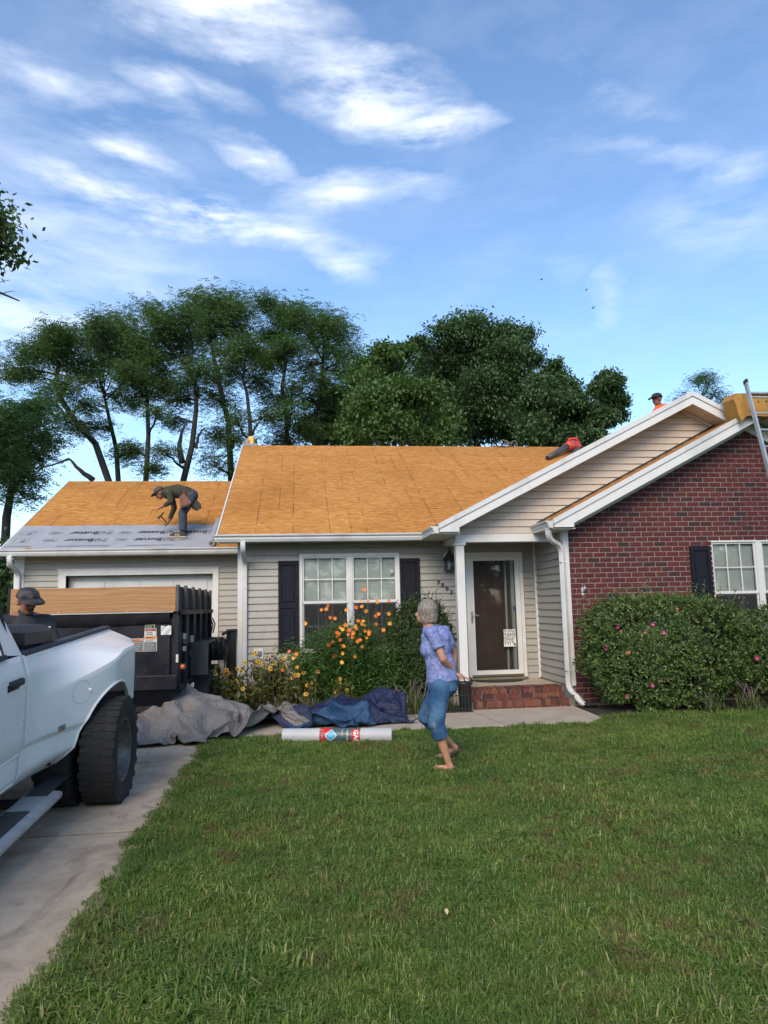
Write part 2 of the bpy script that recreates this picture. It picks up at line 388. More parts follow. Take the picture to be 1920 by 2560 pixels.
# front walk
wk = MB().box(DX1+.01, 4.05, 9.27, 10.4, -.1, .015).build('walkway', mottled('walk_joint', (.06, .05, .04, 1), (.1, .08, .06, 1), 20, .95)); tag(wk, kind='structure')
for poly in ([(DX1+.008, 9.26), (.28, 9.25), (.28, 10.4), (DX1+.008, 10.4)], [(.295, 9.25), (1.60, 9.25), (1.60, 10.4), (.295, 10.4)],
             [(1.615, 9.25), (2.62, 9.24), (2.50, 10.4), (1.615, 10.4)], [(2.635, 9.24), (3.80, 9.22), (4.06, 9.5), (4.10, 10.62), (2.515, 10.62), (2.515, 10.4)]):
    MB().prism(poly, -.05, .035, 'XY').build('slab', WALK, wk)
mb_mulch = mottled('mulch', (.018, .013, .010, 1), (.05, .035, .025, 1), 25, 1, 1, .03, 40)
mu = MB().box(DX1+.05, 2.5, 10.4, 11.99, -.05, .05); mu.box(4.12, 11, 9.75, 10.62, -.05, .03)
tag(mu.build('planting_bed', mb_mulch), kind='structure')

# ------------------------------------------------------------------ house
PT = .515
EXPO = .1143
H = thing('house', (1.5, 12, 0), 'single storey house with grey siding, brick gable and bare orange roof boards', 'house')
PROF = ((.004, 0), (-.024, 0), (-.0235, .014), (-.005, EXPO-.008), (.004, EXPO))
def plank(wall, z, xr, y, facing='-Y', zmax=9, name='plank', mat=None):
    """one course of dutch-lap siding; xr(z) -> (x0, x1)"""
    V = []; F = []
    for i, (dy, dz) in enumerate(PROF):
        zz = min(z+dz, zmax); a, b = xr(zz)
        if b < a: a = b = (a+b)/2
        if facing == '-Y': V += [(a, y+dy, zz), (b, y+dy, zz)]
        else: V += [(y+dy, b, zz), (y+dy, a, zz)]
    for i in range(len(PROF)-1): F.append((2*i, 2*i+1, 2*i+3, 2*i+2))
    return mk(name, V, F, mat or SIDING, wall)
def siding(wall, z0, z1, x0, x1, y, holes=(), facing='-Y', xr=None):
    z = z0
    while z < z1-.01:
        segs = [(x0, x1)]
        for hx0, hx1, hz0, hz1 in holes:
            if z+EXPO > hz0+.02 and z < hz1-.02:
                ns = []
                for a, b in segs:
                    if hx0 > a: ns.append((a, min(b, hx0)))
                    if hx1 < b: ns.append((max(a, hx1), b))
                segs = [q for q in ns if q[1]-q[0] > .02]
        for a, b in segs:
            if xr is None: plank(wall, z, lambda _z, a=a, b=b: (a, b), y, facing, z1)
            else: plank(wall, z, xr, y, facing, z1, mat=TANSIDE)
        z += EXPO
BACK = mottled('sheathing', (.30, .28, .25, 1), (.36, .34, .3, 1), 5, .9)
YM, YB, YG, YA = 12.0, 10.65, 11.0, 14.2
# main wall with window and door openings
def wall_with_holes(name, x0, x1, z0, z1, y0, y1, holes, mat, parent):
    b = MB(); xs = sorted({x0, x1, *[h[0] for h in holes], *[h[1] for h in holes]}); zs = sorted({z0, z1, *[h[2] for h in holes], *[h[3] for h in holes]})
    for a, c in zip(xs[:-1], xs[1:]):
        for d, e in zip(zs[:-1], zs[1:]):
            if any(h[0] <= (a+c)/2 <= h[1] and h[2] <= (d+e)/2 <= h[3] for h in holes): continue
            b.box(a, c, y0, y1, d, e)
    return b.build(name, mat, parent)
WIN = (.05, 1.645, .90, 2.44); DOOR = (2.87, 3.81, .34, 2.42)
mw = wall_with_holes('main_wall', -1.0, 4.09, 0, 2.75, YM, YM+.15, [WIN, DOOR], BACK, H)
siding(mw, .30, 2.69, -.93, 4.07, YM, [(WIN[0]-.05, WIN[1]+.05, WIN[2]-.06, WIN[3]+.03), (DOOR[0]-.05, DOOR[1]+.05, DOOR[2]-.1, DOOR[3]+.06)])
MB().box(-.99, 2.4, YM-.012, YM-.001, 0, .30).build('foundation', mottled('foundation_brick', (.12, .05, .045, 1), (.2, .1, .09, 1), 9, .9), H)
# garage
GO = (-4.41, -1.673, 0, 2.29)
gw = wall_with_holes('garage_wall', -5.33, -1.0, 0, 2.75, YA, YA+.15, [GO], BACK, H)
siding(gw, .14, 2.69, -5.17, -1.0, YA, [(GO[0]-.14, GO[1]+.12, -1, GO[3]+.11)])
MB().box(-5.33, -5.30, YA, 19.5, 0, 2.75).build('side_wall', SIDING, H)
t = MB(); t.box(GO[0]-.14, GO[0], YA-.03, YA+.02, 0, 2.40); t.box(GO[1], GO[1]+.112, YA-.03, YA+.02, 0, 2.40); t.box(GO[0], GO[1], YA-.03, YA+.02, 2.29, 2.40)
t.box(GO[0]-.16, GO[1]+.13, YA-.045, YA+.01, 2.401, 2.42); t.build('garage_trim', WHITE, H)
t = MB(); t.box(GO[0]-.004, GO[0]+.0, YA+.02, YA+.22, 0, 2.29); t.box(GO[1], GO[1]+.004, YA+.02, YA+.22, 0, 2.29); t.box(GO[0], GO[1], YA+.02, YA+.22, 2.29, 2.295); t.build('garage_jamb', WHITE, H)
gd = MB().box(GO[0], GO[1], YA+.20, YA+.24, 0, 2.29).build('garage_door', WHITE, H)
for k in range(4):
    z0 = .01+k*.57
    MB().bbox(GO[0]+.02, GO[1]-.02, YA+.175, YA+.20, z0, z0+.56, .008).build('panel', WHITE, gd)
    for j in range(4):
        xa = GO[0]+.10+j*.65; MB().bbox(xa, xa+.56, YA+.162, YA+.176, z0+.1, z0+.46, .006).build('raised_panel', WHITE, gd)
# corner trims
def trim(name, x0, x1, y0, y1, z0, z1): return MB().bbox(x0, x1, y0, y1, z0, z1, .006).build(name, WHITE, H)
trim('corner_trim', -1.012, -.93, YM-.028, YM+.06, .06, 2.69)
trim('corner_trim', -5.35, -5.17, YA-.028, YA+.06, .05, 2.69)
# brick wall: wall body, mortar bed, bricks
BX0 = 4.165
BWIN = (6.56, 8.17, .86, 2.49)
RB = (3.82, 2.83, .514, 7.42)      # rake: low x, low z, slope, apex x
def rake_z(R, x): return R[1] + R[2]*(x-R[0]) if x < R[3] else R[1] + R[2]*(2*R[3]-x-R[0])
bw = MB(); step = .05
xs = list(np.arange(BX0, 10.68, .1)) + [10.68]
for a, b in zip(xs[:-1], xs[1:]):
    for z0, z1 in ((0, BWIN[2]), (BWIN[3], None)) if (a+b)/2 > BWIN[0] and (a+b)/2 < BWIN[1] else ((0, None),):
        ta = rake_z(RB, a)-.12 if z1 is None else z1; tb = rake_z(RB, b)-.12 if z1 is None else z1
        bw.add([(a, YB, z0), (b, YB, z0), (b, YB, tb), (a, YB, ta), (a, YB+.1, z0), (b, YB+.1, z0), (b, YB+.1, tb), (a, YB+.1, ta)],
               [(0, 1, 2, 3), (5, 4, 7, 6), (0, 3, 7, 4), (1, 5, 6, 2), (3, 2, 6, 7), (0, 4, 5, 1)])
bwall = bw.build('brick_wall', MORTAR, H)
CH, CL = .0794, .203
def brick_mesh(k, l=.190, h=.0665):
    r = random.Random(k); j = lambda s=.0022: r.uniform(-s, s)
    V = [(-l/2+j(), -.007+j(.0015), -h/2+j()), (l/2+j(), -.007+j(.0015), -h/2+j()), (l/2+j(), -.007+j(.0015), h/2+j()), (-l/2+j(), -.007+j(.0015), h/2+j())]
    V += [(-l/2, .01, -h/2), (l/2, .01, -h/2), (l/2, .01, h/2), (-l/2, .01, h/2)]
    i = .006
    F = [(0, 1, 2, 3), (4, 0, 3, 7), (1, 5, 6, 2), (3, 2, 6, 7), (4, 5, 1, 0)]
    return V, F
BM = []
for k in range(8):
    V, F = brick_mesh(k); me = bpy.data.meshes.new('brick'); me.from_pydata(V, [], F); me.materials.append(BRICK); BM.append(me)
spots = []
row = 0; z = .05
while z < 4.45:
    off = (row % 2)*CL/2; x = BX0-CL+off
    while x < 10.7:
        x0, x1 = max(x, BX0), min(x+CL, 10.68)
        if x1-x0 > .05 and z+CH < min(rake_z(RB, x0), rake_z(RB, x1))-.10:
            hid = (z+CH > BWIN[2] and z < BWIN[3] and x1 > BWIN[0] and x0 < BWIN[1])
            if not hid: spots.append((x0, x1, z, abs(x1-x0-CL) < .01))
            elif x0 < BWIN[0]-.05: spots.append((x0, BWIN[0], z, False))
            elif x1 > BWIN[1]+.05: spots.append((BWIN[1], x1, z, False))
        x += CL
    row += 1; z += CH
vis = [s for s in spots if s[3] and s[0] < 7.45 and (s[2] > 1.42) and not (s[2] < 2.46 and s[0] > 6.08)]
vis.sort(key=lambda s: (s[0]+s[1])**2/4 + (s[2]-1.6)**2)
single = set(vis[:300]); rest = MB()
for k, s in enumerate(spots):
    x0, x1, z, full = s
    if s in single:
        o = bpy.data.objects.new('brick', BM[(k*5+int(z*100)) % 8]); C.objects.link(o)
        o.parent = bwall; o.location = ((x0+x1)/2, YB, z+CH/2)
    else:
        V, F = brick_mesh(k*13+5, x1-x0-.013)
        rest.add([(v[0]+(x0+x1)/2, v[1]+YB, v[2]+z+CH/2) for v in V], F)
tag(rest.build('bricks', BRICK, bwall), kind='stuff')
# upper triangle under the rake
trim('corner_trim', 4.075, 4.168, YB-.035, YB+.07, .33, 2.69)
# side wall of the porch (brick wing, sided face)
sw = MB().box(4.10, 4.16, YB+.08, YM+.1, 0, 2.75).build('porch_side_wall', BACK, H)
siding(sw, .335, 2.69, YB+.06, YM-.02, 4.095, facing='-X')
MB().box(4.098, 4.16, YB+.03, YM, 0, .33).build('foundation', BACK, H)
trim('corner_trim', 4.045, 4.09, YM-.055, YM-.018, .33, 2.69)
# ------------------------------------------------------------------ roofs
def roof_plane(name, o, u, v, lu, lv, mat, parent, th=.02):
    """thin deck: origin o, unit u, v, sizes"""
    n = u.cross(v).normalized(); V = [o, o+u*lu, o+u*lu+v*lv, o+v*lv]; V = V + [p-n*th for p in V]
    return mk(name, V, [(0, 1, 2, 3), (7, 6, 5, 4), (0, 4, 5, 1), (1, 5, 6, 2), (2, 6, 7, 3), (3, 7, 4, 0)], mat, parent)
def panels(deck, o, u, v, lu, rows, seams0, ph=2.44, first=None, lift=.004):
    """sheathing sheets in courses; seams0[r] is the offset of the first seam in course r"""
    n = u.cross(v).normalized(); vv = 0
    for r, h in enumerate(rows):
        a = 0.0; s = seams0[r % len(seams0)]
        while a < lu-.01:
            b = min(s, lu)
            if b-a > .05:
                g = .004; dz = random.uniform(0, .003)
                p = [o+u*(a+g)+v*(vv+g), o+u*(b-g)+v*(vv+g), o+u*(b-g)+v*(vv+h-g), o+u*(a+g)+v*(vv+h-g)]
                top = [q+n*(lift+.011+dz) for q in p]; bot = [q+n*lift for q in p]
                mk('roof_panel', top+bot, [(0, 1, 2, 3), (0, 4, 5, 1), (1, 5, 6, 2), (2, 6, 7, 3), (3, 7, 4, 0)], OSB, deck)
            a = b; s += ph
        vv += h
k = math.hypot(1, PT); SV = Vector((0, 1/k, PT/k)); UX = Vector((1, 0, 0))
RAFT = mottled('deck_underside', (.3, .2, .1, 1), (.36, .25, .13, 1), 5, .9)
o = Vector((-1.30, 11.6, 2.77)); LM = 5.12*k
md = roof_plane('main_roof', o, UX, SV, 9.2, LM, RAFT, H)
panels(md, o, UX, SV, 9.2, [1.22, 1.22, 1.22, 1.22, LM-4.88], [2.17, .95])
roof_plane('main_roof_back', o+SV*LM+UX*9.2, -UX, Vector((0, 1/k, -PT/k)).normalized()*1, 9.2, LM, OSB, H)
og = Vector((-5.47, 13.8, 2.755)); LG = 3.80*k
gdk = roof_plane('garage_roof', og, UX, SV, 4.46, LG, RAFT, H)
panels(gdk, og, UX, SV, 4.46, [1.22, 1.22, 1.22, LG-3.66], [1.5, 2.72])
roof_plane('garage_roof_back', og+SV*LG+UX*4.46, -UX, Vector((0, 1/k, -PT/k)), 4.46, LG, OSB, H)
# gable ends of the long roofs
def gable_end(x, y0, z0, yr, zr, name):
    b = MB(); yb = 2*yr-y0; b.prism([(y0, z0), (yb, z0), (yr, zr-.03)], x, x+.05, 'YZ'); return b.build(name, SIDING, H)
gable_end(-1.0, 12.0, 2.6, 16.72, 5.36, 'gable_end'); gable_end(-5.33, 14.2, 2.6, 17.6, 4.68, 'gable_end')
MB().box(-1.0, -.96, 12.06, 21.4, 0, 2.75).build('side_wall', SIDING, H)
# rake boards on the left edges
def rake_board(x, y0, z0, yr, zr, name='rake_board', h=.15):
    b = MB(); b.prism([(y0, z0-h*.7), (y0, z0+.028), (yr, zr+.028), (yr, zr-h)], x-.025, x+.0, 'YZ')
    yb = 2*yr-y0; b.prism([(yb, z0-h), (yb, z0+.028), (yr, zr+.028), (yr, zr-h)], x-.025, x+.0, 'YZ'); return b.build(name, WHITE, H)
rake_board(-1.302, 11.6, 2.77, 16.72, 5.407); rake_board(-5.472, 13.8, 2.755, 17.6, 4.712)
# the two front gables: (low x, low z, slope, apex x, front y, wall y)
def gable(R, yf, yw, yback, hb, name, ret=.31, fz=.02):
    x0, z0, s, xa = R; za = z0+s*(xa-x0); x2 = 2*xa-x0; c = math.hypot(1, s)
    lo = hb*c
    # rake board and its metal edge
    b = MB(); b.prism([(x0, z0-.115), (x0+ret, z0-.115), (x0+ret, z0+s*ret-lo), (xa, za-lo), (xa, za-.05*c), (x0, z0-.05*c)], yf, yf+.035, 'XZ')
    b.prism([(xa, za-lo), (x2-ret, z0+s*ret-lo), (x2-ret, z0-.115), (x2, z0-.115), (x2, z0-.05*c), (xa, za-.05*c)], yf, yf+.035, 'XZ')
    b.build('rake_board', WHITE, H)
    b = MB(); b.prism([(x0-.012, z0-.06*c), (xa, za-.06*c), (xa, za+.014), (x0-.012, z0+.012)], yf-.022, yf+.03, 'XZ')
    b.prism([(xa, za-.06*c), (x2+.012, z0-.06*c), (x2+.012, z0+.012), (xa, za+.014)], yf-.022, yf+.03, 'XZ'); b.build('drip_edge', WHITE2, H)
    # sloping soffit planks between board and wall, both sides
    sf = MB(); q = lo-.03
    sf.prism([(x0+.25, z0+s*.25-q), (xa, za-q), (xa, za-q+.02), (x0+.25, z0+s*.25-q+.02)], yf+.036, yw+.02, 'XZ')
    sf.prism([(xa, za-q), (x2-.25, z0+s*.25-q), (x2-.25, z0+s*.25-q+.02), (xa, za-q+.02)], yf+.036, yw+.02, 'XZ')
    so_ = sf.build('soffit', SOFFIT, H)
    for sgn in (1, -1):
        dd = .35
        while dd < xa-x0-.1:
            xx = x0+dd if sgn > 0 else x2-dd; zz = z0+s*dd-q
            MB().box(xx-.006, xx+.006, yf+.04, yw+.01, zz-.008, zz+.004).build('soffit_seam', SOFFIT, so_); dd += .30
    # frieze along the wall under the soffit
    fr = MB(); fr.prism([(x0+.34, z0+s*.34-lo-fz), (xa, za-lo-fz), (xa, za-lo+.02), (x0+.34, z0+s*.34-lo+.02)], yw-.03, yw-.012, 'XZ')
    fr.prism([(xa, za-lo-fz), (x2-.34, z0+s*.34-lo-fz), (x2-.34, z0+s*.34-lo+.02), (xa, za-lo+.02)], yw-.03, yw-.012, 'XZ'); fr.build('frieze', SOFFIT, H)
    # box return at the low end
    MB().box(x0+.03, x0+ret, yf+.036, yw, z0-.118, z0-.10).build('return_soffit', WHITE2, H)
    # deck and sheets
    for sx in (1, -1):
        oo = Vector((x0, yback, z0-.003)) if sx > 0 else Vector((x2, yf, z0-.003))
        uu = Vector((0, -1, 0)) if sx > 0 else Vector((0, 1, 0)); vv = Vector((sx, 0, s)).normalized()
        dk = roof_plane(name, oo, uu, vv, yback-yf, (xa-x0)*c, RAFT, H, .03)
        L = (xa-x0)*c; rows = [1.22]*int(L/1.22)+[L-1.22*int(L/1.22)]
        panels(dk, oo, uu, vv, yback-yf, rows, [2.44, 1.22])
    return za
RG = (2.13, 2.81, .503, 6.405)
gable(RB, 10.25, YB, 11.02, .19, 'wing_roof', fz=.085)
gable(RG, 10.60, YG, 15.9, .18, 'gable_roof')
# black flashing where the wing roof meets the gable siding
fl = MB(); fl.prism([(3.80, 2.845), (7.42, 4.705), (7.42, 4.735), (3.80, 2.872)], YG-.03, YG-.016, 'XZ'); fl.build('flashing', BLACK, H)
# gable siding above the porch
gs = MB().prism([(2.46, 2.66), (10.3, 2.66), (6.405, 4.74)], YG, YG+.12, 'XZ').build('gable_wall', BACK, H)
zlo, x0g, s_ = 2.69, 2.13, .503
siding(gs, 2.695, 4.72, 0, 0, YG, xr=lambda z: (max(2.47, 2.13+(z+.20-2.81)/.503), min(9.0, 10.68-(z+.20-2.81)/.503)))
# porch beam, post, ceiling
MB().bbox(2.46, 4.09, YG-.03, YG+.14, 2.565, 2.69, .006).build('porch_beam', WHITE, H)
MB().bbox(2.46, 2.60, YG+.141, YM-.02, 2.58, 2.69, .006).build('porch_beam', WHITE, H)
MB().box(2.60, 4.09, YG+.141, YM-.02, 2.665, 2.69).build('porch_ceiling', SOFFIT, H)
pp = MB().bbox(2.46, 2.592, YG-.02, YG+.12, .31, 2.56, .006).build('porch_post', WHITE, H)
MB().bbox(2.435, 2.617, YG-.04, YG+.14, 2.515, 2.563, .008).build('capital', WHITE, pp)
MB().bbox(2.445, 2.607, YG-.035, YG+.135, .311, .40, .008).build('base', WHITE, pp)
# level soffits under the long eaves
MB().box(-1.3, 2.46, 11.62, YM-.02, 2.672, 2.688).build('soffit', SOFFIT, H)
MB().box(2.01, 2.46, 10.64, 11.62, 2.672, 2.688).build('soffit', SOFFIT, H)
MB().box(-5.47, -1.03, 13.82, YA-.02, 2.652, 2.668).build('soffit', SOFFIT, H)
MB().box(3.72, 4.165, 10.30, YG-.04, 2.69, 2.705).build('soffit', SOFFIT, H)
# fascia + gutters
MB().box(-1.30, 2.12, 11.58, 11.605, 2.67, 2.775).build('fascia', WHITE2, H)
MB().box(-5.47, -1.02, 13.78, 13.805, 2.65, 2.76).build('fascia', WHITE2, H)
GP = [(0, -.005), (0, -.115), (-.06, -.115), (-.085, -.07), (-.085, -.045), (-.115, -.025), (-.12, -.004), (-.112, 0), (-.108, -.008), (-.018, -.008), (-.012, 0)]
def gutter_x(x0, x1, y, z): return MB().prism([(y+a, z+b) for a, b in GP], x0, x1, 'YZ').build('gutter', GUTTER, H)
def gutter_y(y0, y1, x, z): return MB().prism([(x+a, z+b) for a, b in GP], y0, y1, 'XZ').build('gutter', GUTTER, H)
gutter_x(-1.34, 2.02, 11.578, 2.775); gutter_x(-5.50, -1.03, 13.778, 2.765)
gutter_y(10.60, 11.47, 2.115, 2.79); gutter_y(10.25, 10.98, 3.805, 2.82)
# ridge caps of bare timber edge
MB().box(-1.30, 7.8, 16.70, 16.75, 5.40, 5.425).build('ridge_edge', OSB, H)
# downspouts
def downspout(pts, side, w=.075, d=.06, straps=()):
    o = MB().rtube(pts, w, d, side).build('downspout', WHITE2, H); return o
def bend(a, b, c, n=5):
    a, b, c = Vector(a), Vector(b), Vector(c); return [(1-t)**2*a + 2*t*(1-t)*b + t*t*c for t in [i/n for i in range(n+1)]]
p = [(-.89, 11.50, 2.66)] + bend((-.89, 11.5, 2.61), (-.89, 11.5, 2.52), (-.89, 11.66, 2.46)) + bend((-.89, 11.82, 2.41), (-.89, 11.945, 2.36), (-.89, 11.945, 2.26)) + [(-.89, 11.945, .12)]
dsp = downspout(p, (1, 0, 0)); MB().box(-.935, -.845, 11.905, 11.985, 1.94, 1.955).build('strap', WHITE2, dsp)
p = [(-5.26, 13.70, 2.65)] + bend((-5.26, 13.7, 2.60), (-5.26, 13.7, 2.5), (-5.26, 13.86, 2.45)) + bend((-5.26, 14.0, 2.41), (-5.26, 14.13, 2.36), (-5.26, 14.13, 2.26)) + [(-5.26, 14.13, .12)]
downspout(p, (1, 0, 0), .085)
p = [(3.755, 10.35, 2.71)] + bend((3.755, 10.35, 2.66), (3.755, 10.36, 2.54), (3.86, 10.44, 2.51)) + bend((3.92, 10.5, 2.495), (4.035, 10.575, 2.46), (4.035, 10.578, 2.32)) + [(4.035, 10.578, .42)] + bend((4.035, 10.578, .36), (4.035, 10.56, .24), (4.12, 10.46, .20), 4) + bend((4.11, 10.45, .18), (4.13, 10.42, .12), (4.17, 10.39, .09), 4)
ds = downspout(p, (.55, -.8, 0), .078, .062)
for z in (2.2, .56): MB().box(3.99, 4.08, 10.535, 10.617, z, z+.012).build('strap', WHITE2, ds)
for i in range(6):
    a = Vector((4.10, 10.47, .19)).lerp(Vector((4.17, 10.39, .09)), i/5); MB().tube([a, a+Vector((.008, -.006, -.006))], .046, 10).build('rib', WHITE2, ds)
MB().tube([(4.18+.014*i, 10.385-.002*i, .082) for i in range(14)], [.044 if i % 2 else .036 for i in range(14)], 10).build('drain_hose', BLACK, ds)

# ------------------------------------------------------------------ windows, shutters, door
def window(x0, x1, z0, z1, y, zm, mull, name='window', blind_low=False):
    fw = .045; b = MB()
    b.box(x0-fw, x0, y-.035, y+.05, z0-fw, z1+fw); b.box(x1, x1+fw, y-.035, y+.05, z0-fw, z1+fw)
    b.box(x0, x1, y-.035, y+.05, z1, z1+fw); b.box(x0-.01, x1+.01, y-.05, y+.05, z0-fw, z0-.001); b.box(mull[0], mull[1], y-.03, y+.05, z0, z1)
    w = b.build(name, WHITE, H)
    for a, c in ((x0, mull[0]), (mull[1], x1)):
        for (d, e, yy, up) in ((zm, z1, y+.0, True), (z0, zm, y+.022, False)):
            f = .028
            s = MB(); s.box(a, a+f, yy-.012, yy+.018, d, e); s.box(c-f, c, yy-.012, yy+.018, d, e); s.box(a+f, c-f, yy-.012, yy+.018, e-f, e); s.box(a+f, c-f, yy-.016, yy+.018, d, d+.045)
            sash = s.build('sash', WHITE, w)
            MB().box(a+f, c-f, yy+.004, yy+.008, d+.045, e-f).build('pane', PANE, sash)
            if not up: MB().box(a+f, c-f, yy-.022, yy-.020, d+.02, e-.01).build('insect_screen', SCREEN, sash)
            g = MB(); W_ = c-a-2*f
            for i in (1, 2): xx = a+f+W_*i/3; g.box(xx-.008, xx+.008, yy-.006, yy+.003, d+.045, e-f)
            zz = (d+.045+e-f)/2; g.box(a+f, c-f, yy-.0065, yy+.0025, zz-.008, zz+.008); g.build('muntin', WHITE, sash)
        bl = MB(); zz = zm+.03 if not blind_low else z0+.1
        while zz < z1-.02:
            bl.add([(a+.01, y+.055, zz), (c-.01, y+.055, zz), (c-.01, y+.068, zz+.0245), (a+.01, y+.068, zz+.0245)], [(0, 1, 2, 3)]); zz += .0225
        bl.build('blind', BLIND, w)
    MB().box(x0-.04, x1+.04, y+.16, y+.17, z0-.05, z1+.05).build('dark_room', mottled('room_dark', (.012, .012, .012, 1), (.02, .02, .02, 1), 2, 1), w)
    return w
w1 = window(*WIN[:2], WIN[2], WIN[3], YM, 1.655, (.815, .885))
window(*BWIN[:2], BWIN[2], BWIN[3], YB+.03, 1.665, (7.315, 7.415))
cs = MB().bbox(1.535, 1.575, YM-.03, YM-.012, 2.14, 2.19, .004).build('window_camera', WHITE, None); tag(cs, 'tiny white square sensor with black lens stuck on the window pane', 'sensor')
MB().tube([(1.555, YM-.031, 2.165), (1.555, YM-.036, 2.165)], .011, 12).build('lens', BLACK, cs)
def shutter(x0, x1, z0, z1, y, label):
    s = MB(); f = .05
    zs = [(z0, z0+.07), (z1-.07, z1), ((z0+z1)/2-.035, (z0+z1)/2+.035)]
    s.box(x0, x0+f, y-.035, y, z0, z1); s.box(x1-f, x1, y-.035, y, z0, z1)
    for a, b in zs: s.box(x0+f, x1-f, y-.035, y, a, b)
    o = s.build('shutter', SHUT, H); zc = (z0+z1)/2
    for a, b in ((z0+.07, zc-.035), (zc+.035, z1-.07)):
        MB().box(x0+f, x1-f, y-.016, y-.004, a, b).build('recess', SHUT, o); MB().bbox(x0+f+.025, x1-f-.025, y-.030, y-.015, a+.03, b-.03, .009).build('raised_panel', SHUT, o)
    return o
shutter(-.347, -.01, .884, 2.375, YM-.018, ''); shutter(1.70, 2.04, .884, 2.39, YM-.018, ''); shutter(6.17, 6.51, .86, 2.43, YB-.008, '')
# lintel edge above the brick window is plain brick; storm door
dx0, dx1, dz0, dz1 = 2.886, 3.79, .36, 2.394
t = MB(); t.box(2.835, 2.886, YM-.045, YM+.1, .34, 2.47); t.box(3.79, 3.845, YM-.045, YM+.1, .34, 2.47); t.box(2.886, 3.79, YM-.045, YM+.1, 2.394, 2.47); t.build('door_trim', WHITE, H)
sd_ = MB(); sd_.box(2.889, 2.97, YM-.03, YM+.005, .375, 2.392); sd_.box(3.704, 3.787, YM-.03, YM+.005, .375, 2.392); sd_.box(2.97, 3.704, YM-.03, YM+.005, 2.329, 2.392); sd_.box(2.97, 3.704, YM-.03, YM+.005, .375, .473)
door = sd_.build('storm_door', WHITE, H)
MB().box(2.97, 3.704, YM-.014, YM-.009, .473, 2.329).build('glass', PANE, door)
MB().box(2.889, 3.787, YM-.045, YM-.031, .372, .405).build('sweep', BRASS, door)
h_ = MB(); h_.bbox(2.905, 2.935, YM-.042, YM-.030, 1.27, 1.47, .006); h_.tube([(2.92, YM-.04, 1.40), (2.92, YM-.08, 1.40), (2.98, YM-.085, 1.405), (3.03, YM-.08, 1.395)], .009, 8); h_.build('handle', BRASS, door)
MB().box(2.886, 3.79, YM+.11, YM+.15, .34, 2.394).build('entry_door', TIMBER_DARK, H)
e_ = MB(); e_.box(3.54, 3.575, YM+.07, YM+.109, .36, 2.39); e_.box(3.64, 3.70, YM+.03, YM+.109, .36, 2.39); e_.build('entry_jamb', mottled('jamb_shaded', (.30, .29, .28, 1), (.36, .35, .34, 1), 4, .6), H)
cl = MB().tube([(3.675, YM+.01, .60), (3.675, YM+.01, 1.62)], .006, 6).build('closer_rod', WHITE2, H)
MB().bbox(3.66, 3.69, YM-.002, YM+.022, 1.47, 1.54, .004).build('latch', Mat('blue_plastic', (.02, .12, .35, 1), .5).m, cl)
MB().box(2.84, 3.84, YM-.10, YM-.046, .325, .36).build('threshold', mottled('threshold', (.22, .19, .12, 1), (.3, .26, .18, 1), 9, .4, metal=.5), H)
# porch slab and brick steps
MB().box(2.35, 4.097, 11.06, YM-.001, 0, .308).build('porch_slab', WALK, H)
st = MB().box(2.54, 4.06, 10.885, 11.06, 0, .285).box(2.54, 4.06, 10.605, 10.884, 0, .145).build('steps', MORTAR, H)
xx = 2.55
me = bpy.data.meshes.new('brick'); bmx = MB().bbox(-.032, .032, 0, .285, 0, .088, .004); me.from_pydata(bmx.V, [], bmx.F); me.materials.append(STEPB)
while xx < 4.05:
    for yy, zz in ((10.585, .062), (10.87, .222)):
        o = bpy.data.objects.new('brick', me); C.objects.link(o); o.parent = st; o.location = (xx+.03, yy+random.uniform(-.003, .003), zz+random.uniform(-.002, .002))
    xx += .075
xx = 2.56
while xx < 4.0:
    for zz in (.155,):
        MB().box(xx, min(xx+.19, 4.05), 10.873, 10.93, zz, zz+.062).build('brick', STEPB, st)
    xx += .203
xx = 2.56
while xx < 4.0:
    MB().box(xx, min(xx+.19, 4.05), 10.597, 10.65, .0, .056).build('brick', STEPB, st); xx += .203
# house numbers
for ch, px, py in (('3', 1096, 1456), ('8', 1106.5, 1463.5), ('0', 1117.3, 1472), ('3', 1128, 1481)):
    q = at(px, py, YM-.022); text('house_number', ch, .105, BLACK, H, frame(q, (1, 0, 0), (0, 0, 1)), .006, bold=.0025)
# ------------------------------------------------------------------ pickup truck (facing the camera, tail to the house)
def m_paint():
    M = Mat('white_paint', (.80, .80, .80, 1), .3); M.b.inputs['Coat Weight'].default_value = .3; M.b.inputs['Coat Roughness'].default_value = .05
    n = M.noise(1.5, 5); M.color(M.mix(M.rng(n, .5, .8), (.85, .82, .78, 1), (.76, .73, .69, 1))); M.roughness(M.rng(M.noise(3, 4), .3, .7, .25, .42)); return M.m
PAINT = m_paint()
PLAST = mottled('black_plastic', (.016, .017, .02, 1), (.03, .031, .035, 1), 30, .6, .2, .002, 200)
RAILP = mottled('bed_rail_plastic', (.03, .033, .045, 1), (.05, .053, .066, 1), 30, .65, .2, .002, 200)
TGLASS = Mat('truck_glass', (.01, .011, .013, 1), .04, spec=.7).m
TR = thing('pickup_truck', (0, 6.5, 0), 'white dual rear wheel pickup truck parked on the driveway at left', 'truck', rot=(.055, 0, 0))
def sm(a, b, x): t = min(max((x-a)/(b-a), 0), 1); return t*t*(3-2*t)
def base_x(z):
    x = -1.905 + .012*math.sin((z-.7)*3)
    if z < .76: x -= .03*sm(.76, .71, z)
    if z < .62: x += .0
    if z < .56: x -= .10*((.56-z)/.14)**1.5
    if z > 1.22: x -= .03*sm(1.22, 1.37, z)
    return x
def shelf_z(y): return 1.05 + .20*sm(-.85, .35, y)
